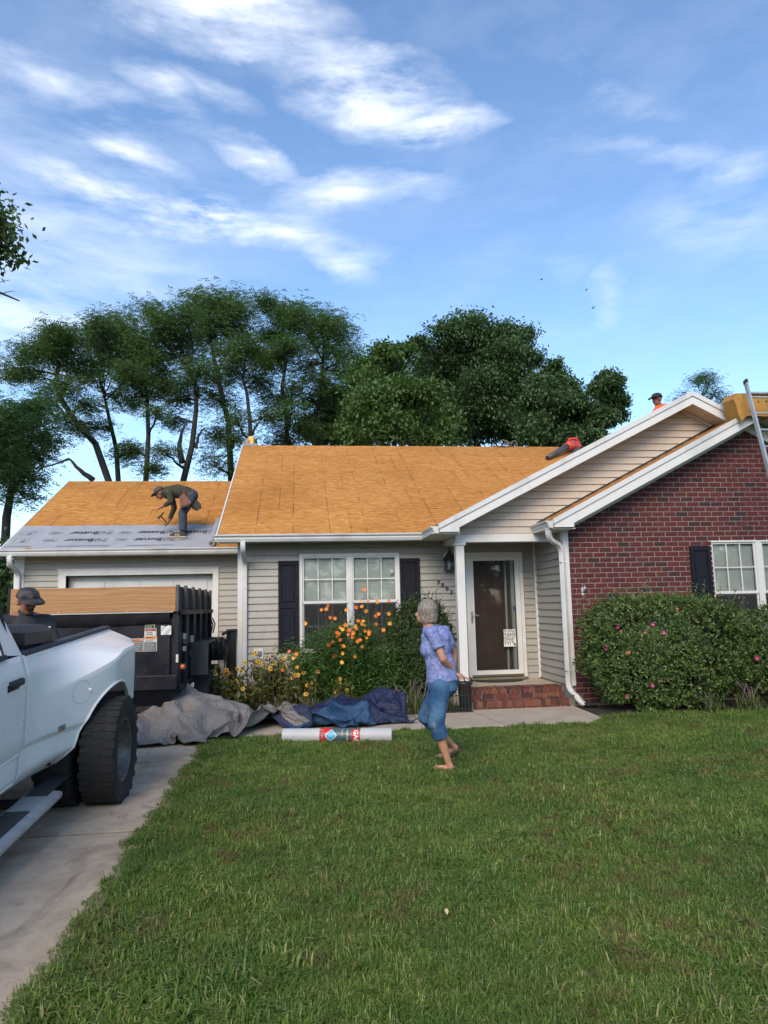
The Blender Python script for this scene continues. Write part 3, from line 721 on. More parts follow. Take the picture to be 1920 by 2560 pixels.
def bed_x(y, z):
    A = .35*(sm(-1.08, .05, y)*.75+.25*sm(-.6, .1, y)) - .15*sm(.55, 1.22, y)
    zc = shelf_z(y); zt = 1.352
    g = 1.0 if z < zc else max(0, 1 - (z-zc)/(zt-zc))**.95
    low = 1 - .45*sm(.60, .46, z)
    return base_x(z) + A*g*low
def panel(name, xf, y0, y1, z0, z1, mat, parent, hole=None, d=.028, zb=None, th=.03, knots=None):
    ys = np.linspace(y0, y1, max(2, int(round((y1-y0)/d))+1)); zs = np.linspace(0, 1, max(2, int(round((z1-z0)/d))+1))
    V = []; idx = {}; F = []; ins = {}
    for i, y in enumerate(ys):
        zl = zb(y) if zb else z0
        for j, t in enumerate(zs):
            z = zl + (z1-zl)*t; k = 0
            if knots:
                kz = [zl]+knots(y)+[z1]; nk = len(kz)-1; q = min(int(t*nk+1e-9), nk-1); z = kz[q]+(kz[q+1]-kz[q])*(t*nk-q)
            if hole:
                cy, cz, ry, rz = hole; q = math.hypot((y-cy)/ry, (z-cz)/rz); k = q
            idx[i, j] = len(V); ins[i, j] = (k < 1) if hole else False
            V.append([y, z])
    for i in range(len(ys)-1):
        for j in range(len(zs)-1):
            c = [(i, j), (i+1, j), (i+1, j+1), (i, j+1)]
            if all(ins[q] for q in c): continue
            F.append([idx[q] for q in c])
    if hole:
        cy, cz, ry, rz = hole
        for key, k in idx.items():
            if ins[key]:
                y, z = V[k]; q = max(math.hypot((y-cy)/ry, (z-cz)/rz), 1e-4); V[k] = [cy+(y-cy)/q, cz+(z-cz)/q]
    P = [(xf(y, z), y, z) for y, z in V]
    o = mk(name, P, F, mat, parent, True); o.data.set_sharp_from_angle(angle=rad(17))
    md = o.modifiers.new('s', 'SOLIDIFY'); md.thickness = th; md.offset = -1
    return o
sill = lambda y: .47 + .07*sm(-.5, -1.1, -y)*0
body = panel('bed_side', bed_x, -1.085, 1.20, .46, 1.37, PAINT, TR, hole=(.03, .46, .47, .54), d=.0213, knots=lambda y: [.735, shelf_z(y)], zb=lambda y: .44+(.14*sm(.3, .7, y)))
# bed: far side, floor, front wall, tailgate, inner wall
b = MB(); b.box(-3.94, -3.90, -1.085, 1.20, .5, 1.37); b.build('bed_side', PAINT, TR)
MB().box(-3.88, -1.965, -1.06, 1.16, .78, .83).build('bed_floor', PLAST, TR)
MB().box(-3.88, -1.965, -1.085, -1.04, .8, 1.36).build('bed_wall', PLAST, TR)
MB().box(-1.985, -1.962, -1.08, 1.17, .8, 1.35).build('bed_wall', PLAST, TR); MB().box(-3.88, -3.86, -1.08, 1.17, .8, 1.35).build('bed_wall', PLAST, TR)
MB().bbox(-3.88, -1.99, 1.19, 1.80, .74, .79, .012).build('tailgate', PAINT, TR)
MB().bbox(-3.7, -1.9, 1.22, 1.36, .52, .66, .02).build('bumper', STEEL, TR)
for x0 in (-2.005, -3.96):
    r_ = MB().bbox(x0, x0+.085, -1.08, 1.21, 1.358, 1.392, .01).build('bed_rail', RAILP, TR)
    for yy in (-.4, .45): MB().bbox(x0+.025, x0+.06, yy, yy+.07, 1.388, 1.397, .003).build('pocket_cover', PLAST, r_)
lip = [(bed_x(.03+.475*math.cos(t), .46+.545*math.sin(t))+.004, .03+.475*math.cos(t), .46+.545*math.sin(t)) for t in [math.pi*k/30 for k in range(31)]]
MB().tube(lip, .010, 6).build('arch_lip', PAINT, TR, True)
# crease lines / gap strip and fuel door
MB().box(-2.02, -1.952, -1.112, -1.082, .60, 1.36).build('cab_gap', BLACK, TR)
fd = []; n = 28
cy_, cz_, rr = -.43, 1.0, .09
MB().tube([(bed_x(cy_+rr*math.cos(a), cz_+rr*math.sin(a))+.001, cy_+rr*math.cos(a), cz_+rr*math.sin(a)) for a in [2*math.pi*k/n for k in range(n+1)]], .0022, 5).build('fuel_door', mottled('seam', (.42, .42, .43, 1), (.5, .5, .51, 1), 9, .5), TR)
q_ = (bed_x(-.345, 1.0), -.345, 1.0); MB().sphere(q_, .016, 10, 6).build('fuel_latch', PAINT, TR)
q_ = bed_x(-.60, .76); MB().bbox(q_-.01, q_+.012, -.66, -.58, .745, .785, .004).build('marker_lamp', mottled('lens_grey', (.12, .12, .11, 1), (.2, .2, .18, 1), 30, .3), TR)
# cab
def cab_x(y, z): return base_x(z) if z < 1.36 else base_x(1.36) - .34*(z-1.36)*1.0
cabp = panel('cab_side', cab_x, -4.4, -1.11, .44, 1.375, PAINT, TR, d=.05, zb=lambda y: .44)
def cpill(y, z): return cab_x(y, z)
# pillar and roof above the belt: side frame with window opening
fr = MB(); X = lambda z: cab_x(0, z)
def strip(pts_out, pts_in):
    V = [(X(z), y, z) for y, z in pts_out] + [(X(z), y, z) for y, z in pts_in]; n = len(pts_out)
    V += [(v[0]-.05, v[1], v[2]) for v in V]; k = 2*n; F = []
    for i in range(n-1):
        F += [(i, i+1, n+i+1, n+i), (k+i, k+n+i, k+n+i+1, k+i+1), (i, k+i, k+i+1, i+1), (n+i, n+i+1, k+n+i+1, k+n+i)]
    return V, F
out = [(-1.11, 1.372), (-1.16, 1.50), (-1.22, 1.65), (-1.28, 1.80), (-1.34, 1.92), (-1.42, 1.985), (-1.60, 2.03), (-2.4, 2.05), (-3.3, 2.02)]
inn = [(-1.42, 1.405), (-1.41, 1.50), (-1.43, 1.65), (-1.46, 1.80), (-1.50, 1.88), (-1.56, 1.915), (-1.70, 1.93), (-2.4, 1.95), (-3.2, 1.93)]
fr.add(*strip(out, inn)); pil = fr.build('cab_pillar', PAINT, TR); auto_smooth(pil, 50)
MB().add([(X(1.40)-.02, -1.40, 1.40), (X(1.40)-.02, -3.2, 1.40), (X(1.93)-.02, -3.2, 1.93), (X(1.93)-.02, -1.52, 1.93)], [(0, 1, 2, 3)]).build('side_window', TGLASS, TR)
MB().tube([(X(1.395)+.008, -1.40, 1.395), (X(1.395)+.008, -4.4, 1.395)], .018, 6).build('window_seal', PLAST, TR)
MB().tube([(X(1.40)-.005, -1.405, 1.40), (X(1.5)-.005, -1.40, 1.5), (X(1.65)-.005, -1.42, 1.65), (X(1.80)-.005, -1.45, 1.80), (X(1.9)-.005, -1.53, 1.9)], .014, 6).build('window_seal', PLAST, TR)
rf = MB(); xr0 = X(2.03)
rf.add([(xr0, -1.45, 1.99), (xr0, -3.4, 2.03), (-5.82-xr0, -3.4, 2.03), (-5.82-xr0, -1.45, 1.99), (xr0-.15, -1.5, 2.05), (xr0-.15, -3.3, 2.09), (-5.67-xr0, -3.3, 2.09), (-5.67-xr0, -1.5, 2.05)], [(0, 1, 5, 4), (1, 2, 6, 5), (2, 3, 7, 6), (3, 0, 4, 7), (4, 5, 6, 7)]).build('cab_roof', PAINT, TR)
MB().add([(-1.95, -1.13, 1.2), (-3.87, -1.13, 1.2), (-3.80, -1.36, 1.93), (-2.02, -1.36, 1.93)], [(0, 1, 2, 3)]).build('rear_window', TGLASS, TR)
MB().box(-3.9, -1.96, -4.4, -1.14, .5, 1.36).build('cab_body', PAINT, TR)
MB().bbox(-3.85, -1.95, -6.0, -4.4, .6, 1.30, .12).build('hood', PAINT, TR)
MB().add([(-3.8, -4.3, 1.36), (-2.0, -4.3, 1.36), (-2.1, -3.4, 2.03), (-3.7, -3.4, 2.03)], [(0, 1, 2, 3)]).build('windshield', TGLASS, TR)
# door cut and handle
dz = [(-2.26, z) for z in np.linspace(.62, 1.36, 8)]
MB().tube([(cab_x(y, z)+.001, y, z) for y, z in dz], .004, 4).build('door_seam', BLACK, TR)
hd = MB().bbox(-1.905, -1.865, -1.42, -1.20, 1.185, 1.235, .018).build('door_handle', PLAST, TR, True)
MB().bbox(-1.912, -1.888, -1.44, -1.24, 1.165, 1.215, .010).build('handle_cup', BLACK, hd, True)
MB().tube([(cab_x(0, .70)+.004, -4.3, .70), (cab_x(0, .70)+.004, -1.12, .70)], .006, 5).build('body_crease', PAINT, TR)
# running board
rb = MB().prism([(-1.97, .285), (-1.80, .285), (-1.745, .30), (-1.735, .325), (-1.745, .345), (-1.80, .352), (-1.97, .352)], -4.3, -.80, 'XZ').build('running_board', STEEL, TR)
for yy in np.arange(-4.1, -.9, 1.06): MB().bbox(-1.955, -1.80, yy, yy+.72, .350, .360, .004).build('step_pad', PLAST, rb)
for yy in (-3.6, -2.2, -.95): MB().box(-2.3, -1.9, yy, yy+.06, .28, .33).build('bracket', BLACK, rb)
MB().box(-3.6, -2.2, -4.2, 1.1, .42, .60).build('frame_rail', BLACK, TR)
MB().box(-3.3, -2.1, -1.0, 1.1, .60, .78).build('under_bed', BLACK, TR)
MB().prism([(-.60, .48), (-.60, .8), (-.35, 1.10), (0, 1.14), (.35, 1.10), (.6, .8), (.62, .56), (.58, .56), (.5, .8), (.3, 1.04), (0, 1.08), (-.3, 1.04), (-.54, .8), (-.56, .48)], -2.1, -1.90, 'YZ').build('wheel_well', BLACK, TR)
MB().box(-2.12, -2.09, -.6, .6, .45, 1.1).build('wheel_well_back', BLACK, TR)
# wheels
def wheel(x0, x1, y, R, outer, parent, dish=.10):
    """tyre between x0 < x1, axle along X; outer=+1: face towards +X"""
    w = x1-x0; M = Matrix.Translation(((x0+x1)/2, y, R)) @ Matrix.Rotation(rad(90)*1, 4, 'Y')
    h = w/2; prof = [(R*.60, -h*.86), (R*.72, -h*.99), (R*.86, -h), (R*.955, -h*.93), (R*.985, -h*.78), (R*.985, h*.78), (R*.955, h*.93), (R*.86, h), (R*.72, h*.99), (R*.60, h*.86)]
    t = MB().lathe(prof, 48, M, False).build('tyre', RUBBER, parent); auto_smooth(t, 35)
    tr = MB(); n = 42
    for k in range(n):
        a = 2*math.pi*k/n
        for side in (-1, 1):
            Mx = M @ Matrix.Rotation(a + (math.pi/n if side > 0 else 0), 4, 'Z')
            tr.box(R*.94, R*.997, -.016-.008*(k % 2), .014+.006*(k % 2), side*h*.34, side*h*(.98 if k % 2 else .9), Mx) if side > 0 else tr.box(R*.94, R*.997, -.016-.008*(k % 2), .014+.006*(k % 2), -h*(.98 if k % 2 else .9), -h*.34, Mx)
            if side > 0: tr.box(R*.94, R*.996, -.020, .012, -h*.26, h*.24, Mx)
    tr.build('tread', RUBBER, t)
    f = outer
    rim = MB().lathe([(R*.585, -h*.84*f), (R*.60, h*.84*f), (R*.575, h*.86*f), (R*.54, h*.78*f), (R*.50, h*.2*f), (R*.36, -h*.35*f), (R*.2, -h*.3*f), (R*.17, h*.15*f), (.001, h*.18*f)], 40, M).build('rim', mottled('steel_rim', (.10, .09, .08, 1), (.19, .17, .15, 1), 14, .5, metal=.6), t); auto_smooth(rim, 40)
    return t
wheel(-1.745, -1.465, 0, .44, 1, TR); wheel(-2.09, -1.81, 0, .44, 1, TR)
wheel(-4.43, -4.14, 0, .44, -1, TR); wheel(-4.08, -3.79, 0, .44, -1, TR)
wheel(-2.2, -1.92, -4.35, .43, 1, TR); wheel(-3.9, -3.62, -4.35, .43, -1, TR)
MB().tube([(-3.9, 0, .44), (-1.9, 0, .44)], .07, 12).build('axle', BLACK, TR)
# tool box across the bed
TB = thing('tool_box', (-2.9, 5.9, 1.35), 'black steel tool box across the truck bed behind the cab', 'tool box')
b = MB(); b.bbox(-3.82, -2.03, 5.52, 6.02, .88, 1.37, .012); b.build('box', PLAST, TB)
l_ = MB(); l_.add([(-3.87, 5.47, 1.371), (-1.97, 5.47, 1.371), (-1.97, 6.07, 1.371), (-3.87, 6.07, 1.371), (-3.87, 5.47, 1.46), (-1.97, 5.47, 1.46), (-1.97, 6.07, 1.46), (-3.87, 6.07, 1.46), (-3.8, 5.53, 1.515), (-2.03, 5.53, 1.515), (-2.03, 6.01, 1.515), (-3.8, 6.01, 1.515)],
     [(3, 2, 1, 0), (0, 1, 5, 4), (1, 2, 6, 5), (2, 3, 7, 6), (3, 0, 4, 7), (4, 5, 9, 8), (5, 6, 10, 9), (6, 7, 11, 10), (7, 4, 8, 11), (8, 9, 10, 11)]); l_.build('lid', mottled('diamond_plate', (.02, .02, .021, 1), (.04, .04, .04, 1), 60, .45, .5, .003, 90), TB)
MB().tube([(-2.0, 6.03, 1.33), (-1.95, 6.05, 1.33)], .022, 10).build('latch', STEEL, TB)

# ------------------------------------------------------------------ dump trailer
def m_trailer():
    M = Mat('trailer_paint', rough=.6, spec=.25); a = M.noise(2.5, 6); b = M.noise(18, 5)
    c = M.mix(M.rng(a, .42, .72), (.0075, .0085, .014, 1), (.020, .021, .026, 1)); c = M.mix(M.math('MULTIPLY', M.rng(b, .62, .8), .5), c, (.07, .06, .05)); M.color(c); M.roughness(M.rng(a, .3, .7, .35, .65)); M.bump(b, .15, .004); return M.m
TRP = m_trailer()
def m_wood(name, c0, c1, c2):
    M = Mat(name, rough=.7, spec=.25); v = M.mapped((.9, 9, 9)); n = M.noise(3, 5, .6, v, 1.2)
    w = M.node('ShaderNodeTexWave', wave_type='BANDS', bands_direction='Z'); w.inputs['Scale'].default_value = 3; w.inputs['Distortion'].default_value = 14; w.inputs['Detail'].default_value = 3; w.inputs['Detail Scale'].default_value = .6
    M.l.new(M.mapped((.35, 1, 2.2)), w.inputs['Vector']); c = M.mix(M.rng(n, .35, .7), c0, c1); c = M.mix(M.math('MULTIPLY', w.outputs['Fac'], .55), c, c2)
    k = M.node('ShaderNodeTexVoronoi'); k.inputs['Scale'].default_value = 1.6; M.l.new(M.mapped((1, 1, 2.4)), k.inputs['Vector']); c = M.mix(M.math('MULTIPLY', M.rng(k.outputs['Distance'], .09, .05), .8), c, (.13, .05, .02)); M.color(c); return M.m
WOOD = m_wood('pine_board', (.36, .19, .085, 1), (.44, .25, .12, 1), (.29, .135, .055, 1))
TY, TX0, TX1, TYB = 9.32, -3.53, -1.52, 12.5
D = thing('dump_trailer', (-2.5, 10.8, 0), 'black dump trailer with a pine board along its top, parked before the garage', 'trailer')
MB().box(TX0+.02, TX1, TY, TY+.05, .62, 1.62).build('front_wall', TRP, D)
MB().box(TX1-.05, TX1-.001, TY+.051, TYB, .62, 1.62).build('side_wall', TRP, D); MB().box(TX0+.02, TX0+.07, TY+.051, TYB, .62, 1.62).build('side_wall', TRP, D)
MB().box(TX0+.02, TX1, TYB, TYB+.05, .62, 1.9).build('rear_gate', TRP, D); MB().box(TX0+.07, TX1-.05, TY+.05, TYB, .62, .66).build('floor', TRP, D)
bd = MB().bbox(TX0, TX1-.03, TY-.045, TY-.004, 1.585, 1.90, .006).build('top_board', WOOD, D)
for xx in (-3.45, -1.62): MB().box(xx-.03, xx+.03, TY-.0, TY+.03, 1.5, 1.9).build('stake', TRP, D)
MB().box(TX0-.03, TX0-.002, TY-.05, TY+.05, 1.55, 1.92).build('board_bracket', TRP, D)
# side boards with steel stakes
for z0 in (1.63,): MB().box(TX1-.045, TX1-.012, TY-.03, TYB, 1.60, 1.90).build('side_board', mottled('weathered_board', (.03, .031, .033, 1), (.075, .072, .068, 1), 5, .8), D)
MB().bbox(TX1-.028, TX1+.004, TY-.05, TY+.06, 1.58, 1.92, .004).build('corner_plate', mottled('worn_plate', (.05, .05, .048, 1), (.11, .105, .1, 1), 9, .6), D)
for k in range(5):
    y = TY+.35+k*.66
    MB().bbox(TX1, TX1+.05, y, y+.09, .64, 1.56, .006).build('post', TRP, D)
    MB().bbox(TX1+.005, TX1+.045, y+.01, y+.08, 1.5, 1.92, .008).build('stake', mottled('worn_stake', (.035, .033, .032, 1), (.10, .07, .055, 1), 12, .6), D)
MB().bbox(TX1, TX1+.055, TY+.05, TYB+.05, 1.54, 1.60, .006).build('top_rail', TRP, D); MB().bbox(TX1, TX1+.05, TY+.05, TYB+.05, .60, .67, .006).build('bottom_rail', TRP, D)
# front wall: posts, channel, lower apron
pa, pb = at(404, 1600, TY-.05).x, at(425, 1600, TY-.05).x; MB().bbox(pa, pb, TY-.05, TY-.001, .80, 1.40, .006).build('post', TRP, D)
MB().bbox(TX0+.02, TX1, TY-.045, TY-.002, .62, .80, .01).build('cross_channel', TRP, D)
ap = MB(); ap.add([(TX0+.1, TY-.02, .62), (TX1-.02, TY-.02, .62), (TX1-.14, TY+.12, .38), (TX0+.2, TY+.12, .38)], [(0, 1, 2, 3)]); ap.build('apron', TRP, D)
MB().bbox(TX0+.25, TX1-.3, TY+.1, TYB, .34, .60, .01).build('chassis', BLACK, D)
tg = MB(); tg.tube([(-3.0, TY, .5), (-2.6, TY-1.0, .5)], .05, 8); tg.tube([(-2.2, TY, .5), (-2.6, TY-1.0, .5)], .05, 8); tg.tube([(-2.6, TY-.9, .05), (-2.6, TY-.9, .9)], .04, 10); tg.build('tongue', BLACK, D)
# rolled tarpaulin housing hanging under the board
tp = MB(); n = 40
V = []; F = []
for i in range(n+1):
    x = TX0+.03+(TX1-.1-TX0-.03)*i/n; s = .018*math.sin(i*.9)+.012*math.sin(i*2.3)
    sag = .02*math.sin(math.pi*i/n)
    for y, z in ((-.012, 1.60), (-.030+s*.2, 1.572), (-.026+s*.5, 1.52-sag), (-.030+s*.5, 1.46-sag+s*.5), (-.004, 1.43-sag)): V.append((x, TY+y, z))
for i in range(n):
    for j in range(4): F.append((i*5+j, (i+1)*5+j, (i+1)*5+j+1, i*5+j+1))
mk('rolled_cover', V, F, mottled('cover_vinyl', (.006, .006, .008, 1), (.011, .011, .014, 1), 9, .7, spec=.15), D, True)
MB().box(TX0+.02, TX1-.06, TY-.04, TY-.006, 1.574, 1.584).build('board_strip', WHITE2, D)
for px in (145, 317): q = at(px, 1530, TY-.10); MB().tube([(q.x+.012*math.cos(a), TY-.098, q.z+.012*math.sin(a)) for a in [2*math.pi*i/12 for i in range(13)]], .003, 5).build('grommet', STEEL, D)
# decals
RED, ORANGE, DWHITE, GREY, OLIVE = [Mat(n, c, .5).m for n, c in (('decal_red', (.30, .03, .03, 1)), ('decal_orange', (.62, .22, .06, 1)), ('decal_white', (.55, .53, .48, 1)), ('decal_grey', (.13, .13, .13, 1)), ('decal_olive', (.22, .21, .09, 1)))]
INK = Mat('ink', (.02, .02, .022, 1), .6).m
def decal(px0, py0, px1, py1, bands, Y=TY-.004, name='warning_decal'):
    a, c = at(px0, py0, Y), at(px1, py1, Y); x0, x1, z1, z0 = a.x, c.x, a.z, c.z
    o = MB().box(x0, x1, Y-.002, Y, z0, z1).build(name, DWHITE, D); H_ = z1-z0; W_ = x1-x0
    for f0, f1, mt, lines in bands:
        za, zb = z1-f1*H_, z1-f0*H_
        MB().box(x0+.006, x1-.006, Y-.0035, Y-.0022, za, zb).build('band', mt, o)
        for k in range(lines):
            zz = zb-(k+.7)*(zb-za)/(lines+.4); hh = (zb-za)/(lines+.4)*.38
            MB().box(x0+.02, x0+.02+(W_-.04)*random.uniform(.7, 1), Y-.0048, Y-.0037, zz-hh/2, zz+hh/2).build('print_line', INK if mt in (DWHITE, ORANGE, OLIVE) else mottled('print_grey', (.25, .25, .25, 1), (.32, .32, .32, 1), 50, .6), o)
decal(363, 1556, 387, 1571, [(.05, .5, OLIVE, 0), (.5, .96, INK, 2)])
decal(361.5, 1571.5, 391, 1590, [(.04, .36, RED, 1), (.38, .97, DWHITE, 2)])
decal(360, 1590.5, 392, 1628, [(.02, .2, ORANGE, 1), (.2, .38, DWHITE, 2), (.39, .98, GREY, 6)])
decal(316, 1597, 358, 1629, [(.03, .2, ORANGE, 1), (.21, .98, GREY, 5)])
a = at(402.5, 1565, TY-.052); c = at(428, 1586.5, TY-.052)
pn = MB(); k = 6
V = []; F = []
for i in range(k+1):
    for j in range(k+1): V.append((a.x+(c.x-a.x)*i/k, TY-.056-.006*math.sin(i*1.3+j), a.z+(c.z-a.z)*j/k+.006*math.sin(i*1.7)*(j == 0)))
for i in range(k):
    for j in range(k): F.append((i*(k+1)+j, i*(k+1)+j+1, (i+1)*(k+1)+j+1, (i+1)*(k+1)+j))
mk('taped_paper', V, F, mottled('paper', (.5, .5, .47, 1), (.62, .61, .57, 1), 12, .8), D)
for px0, py0, px1, py1, mt in ((451, 1584, 459, 1600, DWHITE), (451, 1601, 459, 1612, GREY), (451, 1613, 456, 1624, DWHITE), (440, 1636, 445.5, 1656, DWHITE), (474, 1582, 478, 1612, DWHITE), (474, 1626, 477, 1638, DWHITE)):
    if px0 > 446:
        # small stickers on the first side posts, facing the camera
        Yp = TY+.349 if px0 < 470 else TY+1.009
        q = at((px0+px1)/2, (py0+py1)/2, Yp); MB().box(TX1+.004, TX1+.046, Yp-.002, Yp-.0005, q.z-.045, q.z+.045).build('sticker', mt, D)
    else:
        q = at(px0, py0, TY-.047); w_ = at(px1, py1, TY-.047); MB().box(q.x, w_.x, TY-.049, TY-.046, w_.z, q.z).build('sticker', mt, D)
q = at(457, 1666.5, TY-.046)
AMB = Mat('amber_lens', (.65, .12, .02, 1), .3).m
lm = MB().bbox(q.x-.04, q.x+.04, TY-.05, TY-.044, q.z-.035, q.z+.035, .002).build('marker_plate', BLACK, D)
MB().sphere((q.x, TY-.05, q.z), (.026, .012, .026), 14, 8).build('marker_lamp', AMB, lm, True)
# fenders and wheels
for sgn, xa, xb in ((1, TX1+.01, TX1+.25), (-1, TX0-.23, TX0+.01)):
    b = MB(); b.box(xa, xb, 10.32, 10.335, .70, 1.14); b.box(xa, xb, 10.336, 12.35, 1.125, 1.14); b.box(xa, xb, 12.351, 12.365, .75, 1.14); b.build('fender', mottled('fender_steel', (.030, .031, .034, 1), (.052, .052, .056, 1), 7, .6), D)
    for yy in (10.82, 11.72):
        wheel(xa+.02, xb-.01, yy, .37, sgn, D)
# tattered mud flap and torn tarp hanging at the rear side
V = []; F = []; n = 14
for i in range(n+1):
    for j in range(7):
        t = i/n; V.append((TX1+.12+.26*t, 11.2+.5*t+.03*math.sin(i*2+j), 1.18-.02*j*2.2*(1+.5*math.sin(i*1.7))*(1 if t < .8 else 1.3)-.05*t))
for i in range(n):
    for j in range(6): F.append((i*7+j, (i+1)*7+j, (i+1)*7+j+1, i*7+j+1))
mk('torn_cover', V, F, BLACK, D)
hr = MB(); hr.tube([(TX1+.30, 11.75, 1.20), (TX1+.38, 11.9, 1.25), (TX1+.50, 11.97, 1.25)], .025, 8)
hr.build('tarp_arm', BLACK, D)
for k in range(5):
    x = TX1+.36+k*.032; MB().tube([(x, 11.95, 1.27), (x+.015*math.sin(k), 11.93, .9), (x-.01, 11.95, .5), (x-.006*k, 11.95, .12)], .022, 7).build('hanging_strap', BLACK, D)
MB().prism([(TX1+.22, .05), (TX1+.5, .05), (TX1+.5, .66), (TX1+.42, .62), (TX1+.26, .38)], 12.6, 12.66, 'XZ').build('loading_ramp', mottled('ramp_grey', (.10, .10, .095, 1), (.16, .155, .15, 1), 6, .7), D)
# black torn bag edge hanging over the back corner of the box
MB().sphere((TX1-.05, TYB-.55, 1.86), (.09, .42, .06), 12, 8).build('debris_liner', BLACK, D)
for y in (12.2, 12.48): MB().tube([(TX1+.05, y, 1.45), (TX1+.09, y+.02, 1.35), (TX1+.06, y, 1.2)], .012, 6).build('latch_chain', BLACK, D)
# ------------------------------------------------------------------ vegetation
def m_leaf(name, cols, trans=.25, rough=.55):
    M = Mat(name, rough=rough, spec=.3); c = M.ramp(M.rand(), [(i/(len(cols)-1), (*q, 1)) for i, q in enumerate(cols)])
    M.color(c); t = M.node('ShaderNodeBsdfTranslucent'); M.l.new(M.mix(1.0, c, (1.3, 1.5, .7), 'MULTIPLY'), t.inputs[0])
    x = M.node('ShaderNodeMixShader'); x.inputs[0].default_value = trans; out = M.n['Material Output']
    M.l.new(M.b.outputs[0], x.inputs[1]); M.l.new(t.outputs[0], x.inputs[2]); M.l.new(x.outputs[0], out.inputs[0]); return M.m
LOCUST = m_leaf('locust_leaves', [(0.0577, 0.105, 0.0473), (0.084, 0.147, 0.063), (0.1183, 0.189, 0.0735), (0.1575, 0.2233, 0.0893)])
DARKLEAF = m_leaf('dark_leaves', [(0.0392, 0.0739, 0.0348), (0.0566, 0.1044, 0.0435), (0.0783, 0.135, 0.0544), (0.1088, 0.1633, 0.0653)])
MIDLEAF = m_leaf('mid_leaves', [(0.0528, 0.099, 0.0291), (0.0726, 0.1319, 0.037), (0.099, 0.165, 0.0475), (0.1187, 0.1847, 0.0593)])
AZLEAF = m_leaf('azalea_leaves', [(0.0319, 0.0653, 0.0174), (0.0551, 0.1015, 0.0261), (0.087, 0.1421, 0.0377), (0.1377, 0.1958, 0.058), (0.203, 0.2465, 0.087)], .2, .45)
BOXLEAF = m_leaf('boxwood_leaves', [(0.024, 0.048, 0.0144), (0.0408, 0.0744, 0.0216), (0.066, 0.1056, 0.0312), (0.072, 0.066, 0.036)], .2, .5)
COSLEAF = m_leaf('cosmos_leaves', [(0.045, 0.105, 0.024), (0.069, 0.147, 0.033), (0.099, 0.192, 0.045), (0.135, 0.225, 0.0675)], .3)
SUSLEAF = m_leaf('susan_leaves', [(0.0385, 0.055, 0.0132), (0.077, 0.0935, 0.022), (0.132, 0.132, 0.033), (0.187, 0.165, 0.055), (0.099, 0.066, 0.0275)], .25)
LIRLEAF = m_leaf('liriope_leaves', [(.03, .06, .018), (.055, .095, .024), (.13, .17, .05), (.30, .31, .13)], .25)
BARK = mottled('bark', (.022, .020, .018, 1), (.045, .040, .036, 1), 6, .95, .8, .03, 12)
STEMG = mottled('green_stem', (.05, .09, .025, 1), (.08, .11, .035, 1), 12, .7)

def unit(n):
    v = rng.normal(size=(n, 3)); return v/np.linalg.norm(v, axis=1, keepdims=True)
def leaf_quads(P, D, N, L, Wd):
    """diamond-ish leaf quads: base P, direction D, normal N (arrays), length L, width Wd"""
    S = np.cross(D, N); S /= np.maximum(np.linalg.norm(S, axis=1, keepdims=True), 1e-6)
    L = np.asarray(L).reshape(-1, 1); Wd = np.asarray(Wd).reshape(-1, 1)
    M_ = P + D*L*.45
    return np.stack([P, M_ + S*Wd*.5, P + D*L, M_ - S*Wd*.5], axis=1)
def fronds(P, D, n_pair, L, lw):
    """pinnate leaves: pairs of leaflets along a drooping rachis"""
    n = len(P); Q = []
    side = np.cross(D, np.array([0, 0, 1.0])); side /= np.maximum(np.linalg.norm(side, axis=1, keepdims=True), 1e-6)
    for k in range(n_pair):
        t = (k+.6)/n_pair; base = P + D*(L*t)[:, None]; base[:, 2] -= (L*.45)*t*t
        for sg in (-1, 1):
            d = side*sg + D*.45 + rng.normal(size=(n, 3))*.25; d /= np.linalg.norm(d, axis=1, keepdims=True)
            nn = np.array([0, 0, 1.0]) + rng.normal(size=(n, 3))*.45
            Q.append(leaf_quads(base, d, nn, L*lw*rng.uniform(.8, 1.2, n)*(1.15-.5*abs(t-.45)), L*lw*.42))
    return np.concatenate(Q)
def limb_path(a, b, r0, r1, n=6, wob=.08):
    a, b = Vector(a), Vector(b); d = (b-a).length; P = []; R = []
    o = Vector((random.uniform(-1, 1), random.uniform(-1, 1), random.uniform(-.3, 1)))*wob*d
    for i in range(n+1):
        t = i/n; P.append(a.lerp(b, t) + o*math.sin(math.pi*t) + Vector((random.uniform(-1, 1), random.uniform(-1, 1), random.uniform(-1, 1)))*wob*.18*d*(0 < i < n)); R.append(r0+(r1-r0)*t)
    return P, R
